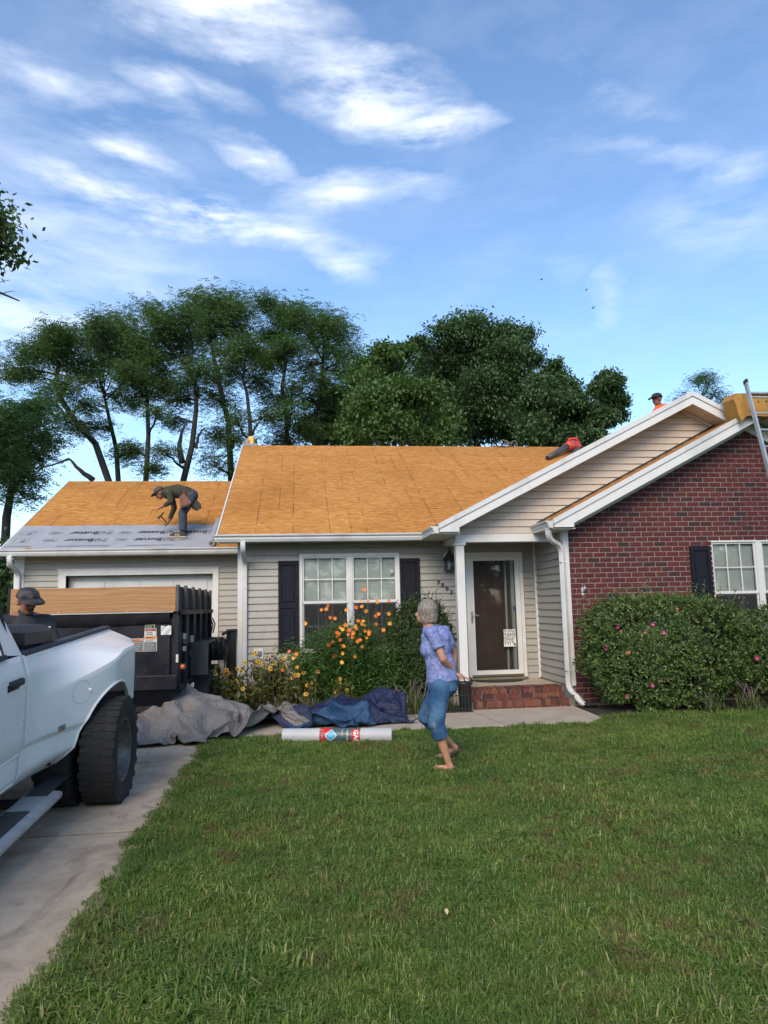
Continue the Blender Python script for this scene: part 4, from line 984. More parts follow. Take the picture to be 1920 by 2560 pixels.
def make_tree(name, label, trunk, r0, puffs, kind, leafmat, group, n_leaf=2200, twigs=9, dead=()):
    """trunk: list of points; puffs: (point, (rx, ry, rz)); leaves hang on twigs inside the puffs"""
    r0 *= .42; base = Vector((trunk[0][0], trunk[0][1], 0)); T = thing(name, base, label, 'tree', group)
    tb = MB(); pts = [Vector(p) for p in trunk]; pts = [Vector((pts[0].x, pts[0].y, 0))] + pts
    L = len(pts); R = [r0*(1-.62*i/(L-1)) for i in range(L)]
    # smooth the trunk
    P2 = []; R2 = []
    for i in range(L-1):
        for t in (0, .33, .66): P2.append(pts[i].lerp(pts[i+1], t)); R2.append(R[i]+(R[i+1]-R[i])*t)
    P2.append(pts[-1]); R2.append(R[-1])
    tb.tube(P2, R2, 8); to = tb.build('trunk', BARK, T, True)
    lb = MB(); Q = []; tot = sum(q[1][0]*q[1][2] for q in puffs)
    for c, rr in puffs:
        c = Vector(c); rr = np.array(rr)
        # branch from the nearest suitable trunk point below the puff
        cand = [(p-c).length + max(0, p.z-c.z+.3)*3 for p in P2]; j = min(range(len(P2)), key=lambda i: cand[i])
        p, r = limb_path(P2[j], c, R2[j]*.55, .022, 7, .14); lb.tube(p, r, 6)
        nt = max(4, int(twigs*(rr[0]*rr[2])**.5))
        nl = max(60, int(n_leaf*len(puffs)*(rr[0]*rr[2])/tot)); per = max(6, nl//nt)
        for k in range(nt):
            d = unit(1)[0]; e = c + Vector(d*rr*random.uniform(.45, .95)); s = p[random.randint(3, 7)]
            q, r2 = limb_path(s, e, .028, .010, 4, .15); lb.tube(q, r2, 4)
            sz = .42*float(rr.mean())**.75
            if kind == 'locust':
                cc = np.array(e) + rng.normal(size=(per, 3))*np.array([sz*1.2, sz*1.2, sz*.75])
                a = rng.uniform(0, 2*np.pi, per); D = np.stack([np.cos(a), np.sin(a), rng.uniform(-.35, .35, per)], 1); D /= np.linalg.norm(D, axis=1, keepdims=True)
                Q.append(fronds(cc, D, 5, rng.uniform(.24, .40, per), .27))
            else:
                cc = np.array(e) + rng.normal(size=(per*4, 3))*np.array([sz, sz, sz*.62])
                D = unit(per*4)*.8 + np.array([0, 0, -.25]); D /= np.linalg.norm(D, axis=1, keepdims=True)
                Q.append(leaf_quads(cc, D, unit(per*4)*.6+np.array([0, 0, .8]), rng.uniform(.11, .20, per*4), rng.uniform(.065, .105, per*4)))
    for d in dead:
        for a, b, r in d: p, q = limb_path(a, b, r, r*.3, 6, .10); lb.tube(p, q, 5)
    lb.build('limbs', BARK, T, True)
    obj('crown', quads_mesh('crown', np.concatenate(Q)), leafmat, T)
    return T
LG_ = 'tall locust trees behind the garage'
def Z3(x, y): return (x/1.8433, 480+y/1.8433)       # coordinates on the enlarged photograph
def LP(pts, Y): return [at(*Z3(*p), Y) for p in pts]
def PF(lst, Y, k=1.0, spread=1.6):
    out = []
    for i, (x, y, r) in enumerate(lst):
        yy = Y + spread*math.sin(i*2.4+x*.01); s = yy/FPX/1.8433
        out.append((at(*Z3(x, y), yy), (r*s*1.12*k, r*s*1.15*k, r*s*.95*k)))
    return out
trees = [
 ('locust_tree', 'leaning locust with sparse crown, leftmost of the tall grove behind the garage', [(500, 1330), (440, 1160), (350, 1060), (285, 960), (258, 880), (272, 770), (285, 690)], .34, [(60, 815, 50), (140, 715, 62), (230, 650, 55), (300, 635, 55), (290, 720, 60), (200, 770, 60), (110, 840, 45), (340, 790, 55), (310, 905, 55), (220, 950, 50), (410, 985, 50), (310, 1060, 45), (400, 1080, 40)], 27),
 ('locust_tree', 'locust with forked crooked trunk, second of the grove from the left', [(545, 1330), (535, 1180), (500, 1030), (478, 930)], .30, [(450, 600, 50), (530, 590, 55), (420, 690, 62), (510, 680, 66), (600, 650, 60), (430, 780, 60), (540, 770, 64), (600, 860, 50), (400, 850, 48), (540, 950, 42), (470, 1080, 40), (580, 1200, 45)], 29),
 ('locust_tree', 'locust with one straight slender trunk, third of the grove from the left', [(672, 1330), (684, 1120), (676, 940), (660, 800)], .30, [(640, 720, 58), (700, 780, 62), (620, 830, 56), (740, 850, 50), (660, 900, 50), (770, 905, 40), (590, 960, 36), (720, 1010, 36), (620, 1190, 40), (690, 1270, 40)], 28),
 ('locust_tree', 'locust with a broken dead stem beside it, middle of the grove', [(845, 1330), (885, 1170), (903, 1010), (905, 900), (870, 820)], .34, [(690, 545, 48), (740, 600, 60), (800, 650, 66), (720, 680, 58), (830, 560, 58), (860, 740, 60), (930, 830, 60), (850, 880, 50), (790, 1060, 42), (760, 1200, 45), (830, 960, 50)], 27.5),
 ('locust_tree', 'tallest locust with round top, rising above the middle of the grove', [(1065, 1300), (1052, 1060), (1010, 880), (985, 760), (965, 650)], .36, [(900, 520, 55), (970, 500, 58), (1040, 505, 60), (1110, 540, 60), (930, 610, 64), (1030, 610, 70), (1120, 640, 60), (960, 700, 60), (1070, 730, 60), (1010, 850, 55), (960, 950, 45), (1040, 960, 45), (1000, 1130, 60), (1080, 1140, 55), (990, 1260, 60)], 29),
 ('locust_tree', 'slim locust whose trunk stands right behind the yellow nail gun', [(1156, 1200), (1152, 1060), (1138, 930), (1120, 860)], .26, [(1150, 720, 55), (1210, 780, 58), (1090, 800, 50), (1190, 870, 46), (1230, 1020, 40), (1090, 1040, 40)], 26),
 ('locust_tree', 'locust with pale crooked upper stem, second from the right end of the grove', [(1330, 1250), (1320, 1050), (1300, 900), (1316, 800), (1330, 700)], .26, [(1240, 510, 45), (1290, 560, 58), (1360, 590, 58), (1270, 650, 58), (1340, 700, 56), (1260, 770, 50), (1260, 950, 46), (1330, 1010, 50), (1310, 1130, 55), (1350, 900, 40)], 27),
 ('locust_tree', 'dark locust at the right end of the grove, beside the round leafy trees', [(1460, 1250), (1470, 1020), (1485, 860), (1490, 740)], .32, [(1400, 560, 50), (1460, 600, 60), (1530, 590, 58), (1560, 660, 55), (1440, 690, 60), (1520, 730, 64), (1610, 740, 48), (1590, 830, 55), (1420, 800, 56), (1490, 860, 60), (1560, 930, 66), (1430, 960, 60), (1420, 1080, 66), (1530, 1070, 70)], 28),
 ('locust_tree', 'dark locust at the left edge of the picture beside the garage roof', [(30, 1500), (60, 1330), (85, 1200), (70, 1080)], .36, [(30, 1010, 55), (110, 1000, 55), (180, 1010, 50), (60, 1090, 66), (150, 1090, 60), (220, 1130, 44), (80, 1180, 66), (170, 1200, 50), (30, 1270, 66), (120, 1290, 55), (60, 1360, 60), (20, 1170, 60), (-40, 1080, 80), (-40, 1250, 80)], 22)]
for nm, lb_, tr, r0, pf, Y in trees:
    dead = []
    if 'broken' in lb_: dead = [[(at(*Z3(842, 1250), Y), at(*Z3(853, 1075), Y), .14), (at(*Z3(905, 1180), Y), at(*Z3(945, 1085), Y+.3), .07)]]
    if 'leaning' in lb_: dead = [[(at(*Z3(430, 1330), Y), at(*Z3(320, 1230), Y), .12), (at(*Z3(320, 1230), Y), at(*Z3(190, 1270), Y-.5), .05)]]
    if 'nail gun' in lb_: dead = [[(at(*Z3(1165, 1120), Y), at(*Z3(1215, 1040), Y), .06), (at(*Z3(1170, 1150), Y), at(*Z3(1205, 1130), Y), .03)]]
    make_tree(nm, lb_, LP(tr, Y), r0, PF(pf, Y, 1.04), 'locust', LOCUST, LG_, n_leaf=430, twigs=15, dead=dead)
def Z4(x, y): return (800+x/2.0738, 750+y/2.0738)
def PF4(lst, Y, spread=1.8):
    out = []
    for i, (x, y, r) in enumerate(lst):
        yy = Y + spread*math.sin(i*2.4+x*.01); s = yy/FPX/2.0738
        out.append((at(*Z4(x, y), yy), (r*s*1.05, r*s*1.1, r*s*.9)))
    return out
GB = 'round leafy trees behind the ridge'
dense = [
 ('broadleaf_tree', 'light green leafy tree, nearest of the round trees behind the ridge', [(380, 1000), (390, 700), (370, 500)], .28, [(350, 280, 62), (410, 260, 52), (300, 350, 80), (240, 440, 80), (370, 400, 90), (470, 440, 80), (290, 530, 95), (420, 540, 100), (540, 520, 80), (590, 600, 75), (220, 600, 85), (350, 650, 100), (480, 650, 95), (600, 690, 70), (190, 700, 70)], 24, MIDLEAF),
 ('broadleaf_tree', 'biggest dark green round tree above the middle of the ridge', [(800, 1000), (810, 700), (800, 420)], .42, [(530, 220, 52), (570, 310, 90), (660, 170, 85), (750, 130, 80), (830, 170, 90), (900, 210, 90), (980, 190, 75), (1060, 200, 62), (1070, 290, 72), (690, 290, 110), (820, 310, 120), (950, 310, 110), (560, 420, 90), (690, 430, 115), (830, 450, 120), (970, 440, 110), (1060, 420, 80), (640, 560, 90), (760, 590, 110), (900, 580, 105), (1010, 560, 90), (850, 690, 90), (720, 700, 80), (980, 680, 80)], 30, DARKLEAF),
 ('broadleaf_tree', 'dark tree with a thin spiky top right of the biggest round tree', [(1180, 1000), (1180, 650), (1190, 480)], .26, [(1215, 330, 24), (1190, 375, 42), (1150, 420, 58), (1230, 430, 50), (1280, 460, 45), (1110, 500, 62), (1190, 510, 80), (1280, 540, 66), (1130, 600, 75), (1230, 620, 85), (1320, 610, 50), (1180, 700, 80), (1290, 700, 65), (1080, 690, 65)], 26, DARKLEAF),
 ('broadleaf_tree', 'small dark tree standing alone at the right end above the ridge', [(1450, 1000), (1450, 700), (1470, 520)], .22, [(1480, 430, 45), (1520, 450, 42), (1430, 470, 45), (1480, 520, 55), (1545, 540, 36), (1400, 560, 48), (1450, 610, 55), (1520, 600, 40), (1390, 660, 50), (1440, 710, 50)], 25, DARKLEAF),
 ('broadleaf_tree', 'low dark tree filling the gap between the locusts and the round trees', [(90, 1000), (90, 800), (90, 650)], .28, [(60, 520, 70), (150, 540, 75), (30, 600, 80), (120, 640, 90), (220, 620, 70), (40, 700, 80), (160, 720, 85), (-30, 660, 70)], 31, DARKLEAF),
 ('broadleaf_tree', 'feathery tree top showing above the big gable, farthest to the right', [(1980, 900), (1975, 560), (1985, 480)], .3, [(1960, 440, 45), (2020, 430, 45), (1990, 400, 40), (1880, 500, 36), (2050, 470, 38), (2080, 520, 40), (1850, 540, 36), (2010, 510, 40)], 38, LOCUST)]
for nm, lb_, tr, r0, pf, Y, mt in dense:
    make_tree(nm, lb_, [at(*Z4(*p), Y) for p in tr], r0, PF4(pf, Y), 'locust' if mt is LOCUST else 'broad', mt, GB, n_leaf=(150 if mt is LOCUST else 900), twigs=(7 if mt is LOCUST else 12))
# oak at the left edge whose branch reaches into the sky
Y = 15
make_tree('oak_tree', 'dark oak at the far left edge whose high branch reaches into the sky', [at(-380, 1500, Y), at(-370, 1000, Y), at(-330, 700, Y)], .35,
          [(at(-12, 570, Y), (.36, .5, .28)), (at(8, 612, Y), (.28, .4, .26)), (at(-30, 535, Y), (.34, .4, .3)), (at(-25, 640, Y), (.36, .4, .18)), (at(-120, 560, Y), (1, 1, .8)), (at(-250, 500, Y), (1.3, 1.2, 1)), (at(-420, 480, Y), (1.5, 1.3, 1.2)), (at(-330, 350, Y), (1.3, 1.2, 1)), (at(-200, 700, Y), (.9, .9, .6)), (at(-480, 700, Y), (1.3, 1.2, .9))], 'broad', DARKLEAF, None, n_leaf=420, twigs=14,
          dead=[[(at(-160, 690, Y), at(48, 752, Y), .05), (at(-30, 715, Y), at(25, 700, Y), .015), (at(0, 735, Y), at(40, 728, Y), .012)]])
# dark thicket left of the garage
make_tree('thicket_shrub', 'dark overgrown shrub in the gap at the left side of the garage', [(-7.2, 17, .2), (-7.2, 17, 1.2)], .12, [((-7.0, 17, 2.2), (.9, .8, .9)), ((-7.6, 17, 1.4), (.9, .8, .9)), ((-6.4, 17.2, 1.2), (.7, .8, .8)), ((-6.9, 16.8, .7), (1, .9, .6)), ((-8.4, 17, 2), (1, .9, 1))], 'broad', DARKLEAF, None, n_leaf=500, twigs=12)

# ---- shrubs and flowers
def shrub(name, label, cat, box, leafmat, n, L, group=None, stems=14, puff=None, power=2.6):
    """rounded hedge volume filled with leaf rosettes that thin out inside"""
    x0, x1, y0, y1, z0, z1 = box; c = np.array([(x0+x1)/2, (y0+y1)/2, (z0+z1)/2]); h = np.array([(x1-x0)/2, (y1-y0)/2, (z1-z0)/2])
    T = thing(name, (c[0], c[1], 0), label, cat, group)
    u = unit(n); s = (np.abs(u)**power).sum(1)**(-1/power); P = u*s[:, None]
    rr = np.clip(1 - np.abs(rng.normal(0, .13, n)), .35, 1.05)
    lump = np.array([1 + .13*mnoise.noise(Vector(p*2.1)) + .11*mnoise.noise(Vector(p*4.6)) + .06*mnoise.noise(Vector(p*9)) for p in P])
    P = c + P*h*(rr*lump)[:, None]; P[:, 2] = np.maximum(P[:, 2], .06)
    Q = []; out = u*np.array([1, 1, .6]) + np.array([0, 0, .55]); out /= np.linalg.norm(out, axis=1, keepdims=True)
    for k in range(6):
        D = out*.75 + unit(n)*.85; D /= np.linalg.norm(D, axis=1, keepdims=True)
        Q.append(leaf_quads(P+D*.004, D, out+unit(n)*.4, L*rng.uniform(.7, 1.25, n), L*.40*rng.uniform(.8, 1.2, n)))
    # shoots that stand proud of the outline
    ns = n//14; i = rng.choice(n, ns, replace=False); up = P[i] + out[i]*.02
    for k in range(9):
        b = up + np.array([0, 0, 1])*(.016*k) + out[i]*(.010*k); D = unit(ns)*.8 + np.array([0, 0, .5]); D /= np.linalg.norm(D, axis=1, keepdims=True)
        Q.append(leaf_quads(b, D, unit(ns), L*rng.uniform(.6, 1.0, ns), L*.36))
    obj('foliage', quads_mesh('foliage', np.concatenate(Q)), leafmat, T)
    sb = MB()
    for k in range(stems):
        a = random.uniform(0, 6.28); e = (c[0]+h[0]*.75*math.cos(a), c[1]+h[1]*.6*math.sin(a), c[2]+h[2]*random.uniform(-.3, .6))
        p, r = limb_path((c[0]+h[0]*.35*math.cos(a), c[1]+h[1]*.3*math.sin(a), 0), e, .018, .006, 5, .1); sb.tube(p, r, 5)
    sb.build('stems', BARK, T)
    # solid core added inside the leaves keeps daylight from passing straight through
    core = MB().sphere(tuple(c), tuple(h*.62), 14, 8).build('light_block_core', DARKLEAF, T)
    return T
az = shrub('azalea_bush', 'big rounded azalea with pink blooms in front of the brick wall', 'bush', (4.14, 6.52, 9.52, 10.55, .10, 1.64), AZLEAF, 6400, .055, 'azalea bushes along the brick wall', power=3.6)
az2 = shrub('azalea_bush', 'azalea cut by the right picture edge, under the brick wall window', 'bush', (6.48, 8.9, 9.75, 10.6, .1, 1.50), AZLEAF, 4200, .055, 'azalea bushes along the brick wall')
PINK = mottled('pink_petal', (.45, .025, .15, 1), (.58, .05, .22, 1), 20, .5); ORPET = mottled('wilted_petal', (.45, .16, .05, 1), (.3, .09, .04, 1), 15, .7)
def bloom(parent, p, r, mat, n=5, name='flower', nrm=(0, -1, .2), cup=.35, centre=None):
    nrm = Vector(nrm).normalized(); a = nrm.orthogonal().normalized(); b = nrm.cross(a); V = []; F = []; p = Vector(p)
    off = random.uniform(0, 6)
    for k in range(n):
        t = off+2*math.pi*k/n; d = a*math.cos(t)+b*math.sin(t); s = nrm.cross(d); w = math.pi/n*1.05
        i = len(V); V += [p, p+d*r*.55+s*r*w*.55+nrm*r*cup*.4, p+d*r+s*r*w*.28+nrm*r*cup, p+d*r-s*r*w*.28+nrm*r*cup, p+d*r*.55-s*r*w*.55+nrm*r*cup*.4]; F.append((i, i+1, i+2, i+3, i+4))
    o = mk(name, V, F, mat, parent)
    if centre: MB().sphere(p+nrm*r*.12, r*.22, 6, 4).build('flower_centre', centre, o)
    return o
for px, py, mt in ((1544, 1568, PINK), (1631, 1561, PINK), (1658, 1582, PINK), (1515, 1622, PINK), (1651, 1700, PINK), (1630, 1714, PINK), (1567, 1742, PINK), (1532, 1551, PINK), (1612, 1582, ORPET), (1566, 1633, ORPET), (1552, 1578, ORPET), (1692, 1522, ORPET), (1571, 1631, ORPET)):
    q = at(px, py, 9.5); d = .15 if 1620 < py or 1600 < px < 1700 else .26
    for yy in np.arange(9.40, 10.1, .04):
        qq = at(px, py, yy); u_ = Vector(((qq.x-5.33)/1.19, (yy-10.04)/.51, (qq.z-.85)/.75))
        if (abs(u_.x)**2.6+abs(u_.y)**2.6+abs(u_.z)**2.6) < 1.02: q = at(px, py, yy-.05); break
    bloom(az, q, .029 if mt is PINK else .026, mt)
q = at(1891, 1646, 9.85); bloom(az2, q, .036, PINK)
shrub('boxwood_bush', 'dark boxwood bush by the house number, behind the woman', 'bush', (1.40, 2.44, 10.95, 11.85, .1, 1.66), BOXLEAF, 4600, .05)

def cosmos():
    T = thing('cosmos_plant', (.75, 11.35, 0), 'tall leafy plant with many orange blossoms in front of the window', 'plant')
    st = MB(); tips = []
    for k in range(95):
        x0 = random.gauss(.72, .38); y0 = random.uniform(11.0, 11.65); h = random.uniform(.75, 1.38)*(1-.28*abs(x0-.75)/.9)
        e = (x0+random.gauss(0, .14), y0+random.uniform(-.2, .1), h); p, r = limb_path((x0*.8+.14, y0, .03), e, .008, .003, 6, .05); st.tube(p, r, 4); tips.append(p)
    st.build('stems', STEMG, T); Q = []
    for p in tips:
        for s in p[1:]:
            n = 34; c = np.array(s) + rng.normal(size=(n, 3))*np.array([.09, .08, .07]); a = rng.uniform(0, 6.28, n)
            D = np.stack([np.cos(a), np.sin(a), rng.uniform(-.5, .4, n)], 1); D /= np.linalg.norm(D, axis=1, keepdims=True)
            Q.append(leaf_quads(c, D, np.array([0, 0, 1.])+unit(n)*.6, rng.uniform(.05, .10, n), rng.uniform(.012, .024, n)))
            Q.append(leaf_quads(c, -D*.6+np.array([0, 0, -.4]), np.array([0, 0, 1.])+unit(n)*.6, rng.uniform(.05, .09, n), rng.uniform(.012, .022, n)))
    obj('foliage', quads_mesh('foliage', np.concatenate(Q)), COSLEAF, T)
    om = [mottled('orange_petal', (.78, .20, .012, 1), (.85, .30, .02, 1), 15, .5), mottled('amber_petal', (.80, .36, .03, 1), (.85, .45, .06, 1), 15, .5), mottled('deep_orange_petal', (.68, .11, .012, 1), (.75, .17, .02, 1), 15, .5)]
    cm = mottled('flower_eye', (.3, .09, .01, 1), (.4, .14, .02, 1), 30, .8)
    pts = [(970, 62), (932, 195), (1013, 200), (1122, 205), (1254, 195), (545, 250), (535, 290), (480, 300), (883, 268), (944, 262), (995, 318), (575, 388), (630, 395), (1135, 348), (1100, 372), (1250, 345), (1267, 457), (897, 430), (958, 430), (940, 462), (968, 478), (1103, 465), (870, 490), (885, 520), (690, 507), (725, 525), (655, 560), (675, 580), (660, 605), (690, 640), (765, 300), (285, 458), (795, 535), (790, 580), (845, 565), (838, 612), (972, 540), (1030, 550), (1026, 583), (1195, 532), (606, 670), (558, 708), (730, 718), (945, 722), (922, 648), (998, 622), (715, 800), (632, 835), (867, 838), (711, 905), (108, 780), (190, 803), (160, 855), (755, 470), (885, 660), (195, 955), (20, 995)]
    sb = MB()
    for i, (x, y) in enumerate(pts):
        Y = 10.93 + .25*random.random() - (.10 if y > 500 else 0)
        q = at(700+x/4.608, 1460+y/4.608, Y); bloom(T, q, random.uniform(.027, .038), om[i % 3 if random.random() < .7 else 0], 8, nrm=(random.uniform(-.6, .6), -1, random.uniform(.0, .7)), cup=random.uniform(.2, .7), centre=cm)
        p, r = limb_path((q.x*.85+.1, 11.25, max(q.z-.5, .3)), q, .005, .0025, 5, .06); sb.tube(p, r, 4)
    for k in range(60):
        x = random.gauss(.8, .35); z = random.uniform(1.2, 1.62); p, r = limb_path((x, 11.2, z-.45), (x+random.uniform(-.12, .12), 11.1+random.uniform(-.15, .1), z), .004, .0022, 4, .1); sb.tube(p, r, 4)
        sb.sphere(p[-1], .009, 5, 4)
    sb.build('flower_stalks', STEMG, T)
cosmos()
YEL = mottled('yellow_ray', (.62, .33, .012, 1), (.70, .42, .03, 1), 15, .55); YEL2 = mottled('faded_ray', (.38, .20, .03, 1), (.50, .30, .04, 1), 15, .7)
CONE = mottled('seed_head', (.020, .012, .010, 1), (.045, .028, .02, 1), 30, .9)
def susan(x, y, w, n_stem, label, seeds=.4, h0=.5):
    T = thing('coneflower_plant', (x, y, 0), label, 'plant', 'yellow coneflowers in the planting bed'); st = MB(); Q = []; hd = MB()
    for k in range(n_stem):
        xx = x+random.uniform(-w, w); yy = y+random.uniform(-.25, .25); h = random.uniform(.55, 1.15)*h0*1.05
        p, r = limb_path((xx, yy, .03), (xx+random.gauss(0, .05), yy+random.gauss(0, .05), h), .005, .003, 5, .05); st.tube(p, r, 4)
        e = p[-1]
        if random.random() < seeds: hd.sphere(e, (.012, .012, .016), 7, 5)
        else:
            f = bloom(T, e, random.uniform(.03, .042), YEL if random.random() < .6 else YEL2, 9, nrm=(random.uniform(-.7, .7), -.8, random.uniform(-.1, .8)), cup=random.uniform(-.4, .1)); MB().sphere(e+Vector((0, -.006, .004)), .012, 6, 4).build('flower_centre', CONE, f)
        for s in p[:-1]:
            n = 9; c = np.array(s)+rng.normal(size=(n, 3))*.05; D = unit(n)+np.array([0, 0, .1]); D /= np.linalg.norm(D, axis=1, keepdims=True)
            Q.append(leaf_quads(c, D, np.array([0, 0, 1.])+unit(n)*.5, rng.uniform(.06, .11, n), rng.uniform(.03, .05, n)))
    st.build('stems', STEMG, T); hd.build('seed_heads', CONE, T); obj('foliage', quads_mesh('foliage', np.concatenate(Q)), SUSLEAF, T)
susan(-1.02, 10.95, .30, 34, 'yellow coneflowers fading to brown beside the downspout, leftmost clump', .35, .62)
susan(-.52, 11.1, .28, 36, 'yellow coneflower clump with black seed heads below the outlet box', .55, .78)
susan(-.02, 10.9, .22, 16, 'short coneflower clump just left of the tall orange flowers', .25, .55)
susan(.62, 10.75, .10, 7, 'few yellow blooms at the foot of the tall orange flowers', .1, .5)
def tuft(name, label, x, y, n, r, L, mat, group, purple=0):
    T = thing(name, (x, y, 0), label, 'plant', group); nseg = 4; a = rng.uniform(0, 6.28, n); lean = rng.uniform(.15, 1.0, n); Q = []
    b = np.stack([x+rng.normal(0, r*.35, n), y+rng.normal(0, r*.3, n), np.full(n, .03)], 1); d = np.stack([np.cos(a), np.sin(a), np.zeros(n)], 1); LL = L*rng.uniform(.7, 1.2, n); wd = rng.uniform(.005, .009, n)
    s = np.stack([-np.sin(a), np.cos(a), np.zeros(n)], 1); prev = b
    P = [b]
    for k in range(1, nseg+1):
        t = k/nseg; P.append(b + d*(LL*lean*t*.75)[:, None] + np.array([0, 0, 1.])*(LL*(t*1.0-lean*.75*t*t))[:, None])
    for k in range(nseg):
        w0 = (wd*(1-.85*k/nseg))[:, None]; w1 = (wd*(1-.85*(k+1)/nseg))[:, None]
        Q.append(np.stack([P[k]-s*w0, P[k]+s*w0, P[k+1]+s*w1, P[k+1]-s*w1], 1))
    obj('leaves', quads_mesh('leaves', np.concatenate(Q)), mat, T)
    if purple:
        sp = MB()
        for k in range(purple):
            p, rr = limb_path((x+random.gauss(0, r*.3), y+random.gauss(0, r*.25), .05), (x+random.gauss(0, r*.5), y+random.gauss(0, r*.3)-.05, L*random.uniform(.95, 1.3)), .003, .009, 5, .05); sp.tube(p, rr, 5)
        sp.build('flower_spikes', mottled('spike_mauve', (.10, .07, .09, 1), (.17, .12, .14, 1), 30, .8), T)
LGp = 'liriope tufts edging the planting bed'
for i, (x, y, n, r, L, m_, pu, lb_) in enumerate((
    (-.30, 10.62, 150, .2, .28, LIRLEAF, 2, 'liriope tuft farthest left, half behind the grey tarp'), (.12, 10.62, 170, .22, .30, LIRLEAF, 3, 'liriope tuft behind the middle of the tarps'),
    (.50, 10.62, 170, .22, .30, LIRLEAF, 4, 'liriope tuft behind the highest fold of the blue tarp'), (.90, 10.66, 140, .2, .28, SUSLEAF, 0, 'dull brown green tuft at the foot of the orange flowers'),
    (1.25, 10.66, 190, .24, .34, LIRLEAF, 5, 'yellow green liriope tuft behind the right end of the blue tarp'), (1.62, 10.62, 260, .28, .42, LIRLEAF, 9, 'largest liriope tuft with mauve spikes left of the woman'),
    (1.98, 10.66, 200, .24, .38, LIRLEAF, 6, 'liriope tuft half hidden by the woman'), (2.22, 10.6, 90, .14, .26, LIRLEAF, 0, 'small liriope tuft between the woman and the steps'),
    (6.35, 9.72, 160, .25, .34, LIRLEAF, 6, 'liriope tuft in the shade at the right foot of the azalea'), (6.95, 9.7, 170, .28, .36, LIRLEAF, 3, 'liriope tuft at the right picture edge below the azalea'), (5.75, 9.66, 120, .22, .26, LIRLEAF, 5, 'dark liriope tuft under the middle of the azalea'))):
    tuft('liriope_tuft', lb_, x, y, n, r, L, m_, LGp, pu)

# ---- lawn: tufts of blades, instanced over the lawn (nobody could count them)
def m_grass():
    M = Mat('grass_blades', rough=.6, spec=.25); g = M.node('ShaderNodeNewGeometry'); pos = g.outputs['Position']; o = M.node('ShaderNodeObjectInfo').outputs['Random']
    a = M.noise(.9, 4, .6, pos); b = M.noise(5, 3, .6, pos); r = M.math('FRACT', M.math('ADD', M.math('MULTIPLY', g.outputs['Random Per Island'], 5.7), o))
    c = M.ramp(r, [(0, (.050, .085, .015)), (.3, (.075, .118, .022)), (.6, (.100, .145, .031)), (.82, (.135, .172, .045)), (.93, (.19, .20, .08)), (1, (.29, .22, .12))])
    c = M.mix(M.rng(a, .38, .66), M.mix(1.0, c, (1.10, 1.32, 1.15), 'MULTIPLY'), M.mix(1.0, c, (1.68, 1.68, 1.42), 'MULTIPLY')); dry = M.math('MULTIPLY', M.rng(b, .48, .66), M.rng(M.noise(.7, 3, .5, pos), .43, .58)); c = M.mix(M.math('MULTIPLY', dry, .7), c, (.19, .125, .06)); c = M.mix(M.math('MULTIPLY', M.rng(M.noise(1.9, 3, .6, pos), .55, .68), .55), c, M.mix(1.0, c, (.50, .72, .62), 'MULTIPLY'))
    M.color(c); t = M.node('ShaderNodeBsdfTranslucent'); M.l.new(M.mix(1.0, c, (1.2, 1.3, .6), 'MULTIPLY'), t.inputs[0]); x = M.node('ShaderNodeMixShader'); x.inputs[0].default_value = .25
    M.l.new(M.b.outputs[0], x.inputs[1]); M.l.new(t.outputs[0], x.inputs[2]); M.l.new(x.outputs[0], M.n['Material Output'].inputs[0]); return M.m
GRASS = m_grass()
src = bpy.data.collections.new('grass_tufts')
def blade_tuft(k, n, r, L):
    r_ = np.random.default_rng(100+k); a = r_.uniform(0, 6.28, n); q = r*np.sqrt(r_.uniform(0, 1, n)); lean = r_.uniform(.2, 1.55, n)
    b = np.stack([q*np.cos(a*3.1), q*np.sin(a*3.1), np.full(n, -.005)], 1); d = np.stack([np.cos(a), np.sin(a), np.zeros(n)], 1); s = np.stack([-np.sin(a), np.cos(a), np.zeros(n)], 1)
    LL = L*r_.uniform(.45, 1.25, n); wd = r_.uniform(.0014, .0032, n); V = np.zeros((n, 5, 3))
    mid = b + d*(LL*lean*.35)[:, None] + np.array([0, 0, 1.])*(LL*.62)[:, None]; tip = b + d*(LL*lean*.95)[:, None] + np.array([0, 0, 1.])*(LL*(1-.40*lean))[:, None]
    V[:, 0] = b-s*wd[:, None]; V[:, 1] = b+s*wd[:, None]; V[:, 2] = mid+s*wd[:, None]*.85; V[:, 3] = tip; V[:, 4] = mid-s*wd[:, None]*.85
    F = []
    for i in range(n): F += [(5*i, 5*i+1, 5*i+2, 5*i+4), (5*i+4, 5*i+2, 5*i+3)]
    me = bpy.data.meshes.new('tuft'); me.from_pydata(V.reshape(-1, 3).tolist(), [], F); me.materials.append(GRASS); o = bpy.data.objects.new('tuft', me); src.objects.link(o)
for k, (n, r, L) in enumerate(((110, .09, .042), (110, .09, .035), (100, .085, .05), (50, .06, .072), (110, .095, .030))): blade_tuft(k, n, r, L)
P = []
def lawn_ok(x, y):
    if x < -1.035+.03*math.sin(y*7)+.02*math.sin(y*17): return False
    if y > 9.235+.02*math.sin(x*9)+ (.0 if x < 3.75 else min((x-3.75)*1.2, .5)): return False
    return True
x = np.empty(0)
N = 24000
gx, gy = np.meshgrid(np.arange(-1.2, 9.0, .058), np.arange(.9, 9.8, .058)); gx = (gx+rng.uniform(-.032, .032, gx.shape)).ravel(); gy = (gy+rng.uniform(-.032, .032, gy.shape)).ravel()
for a, b in zip(gx, gy):
    if lawn_ok(a, b) and a < 1.6+b*.86: P.append((a, b, .0))
for k in range(300): P.append((-1.06+random.uniform(-.05, .02), random.uniform(1, 9.2), .02))
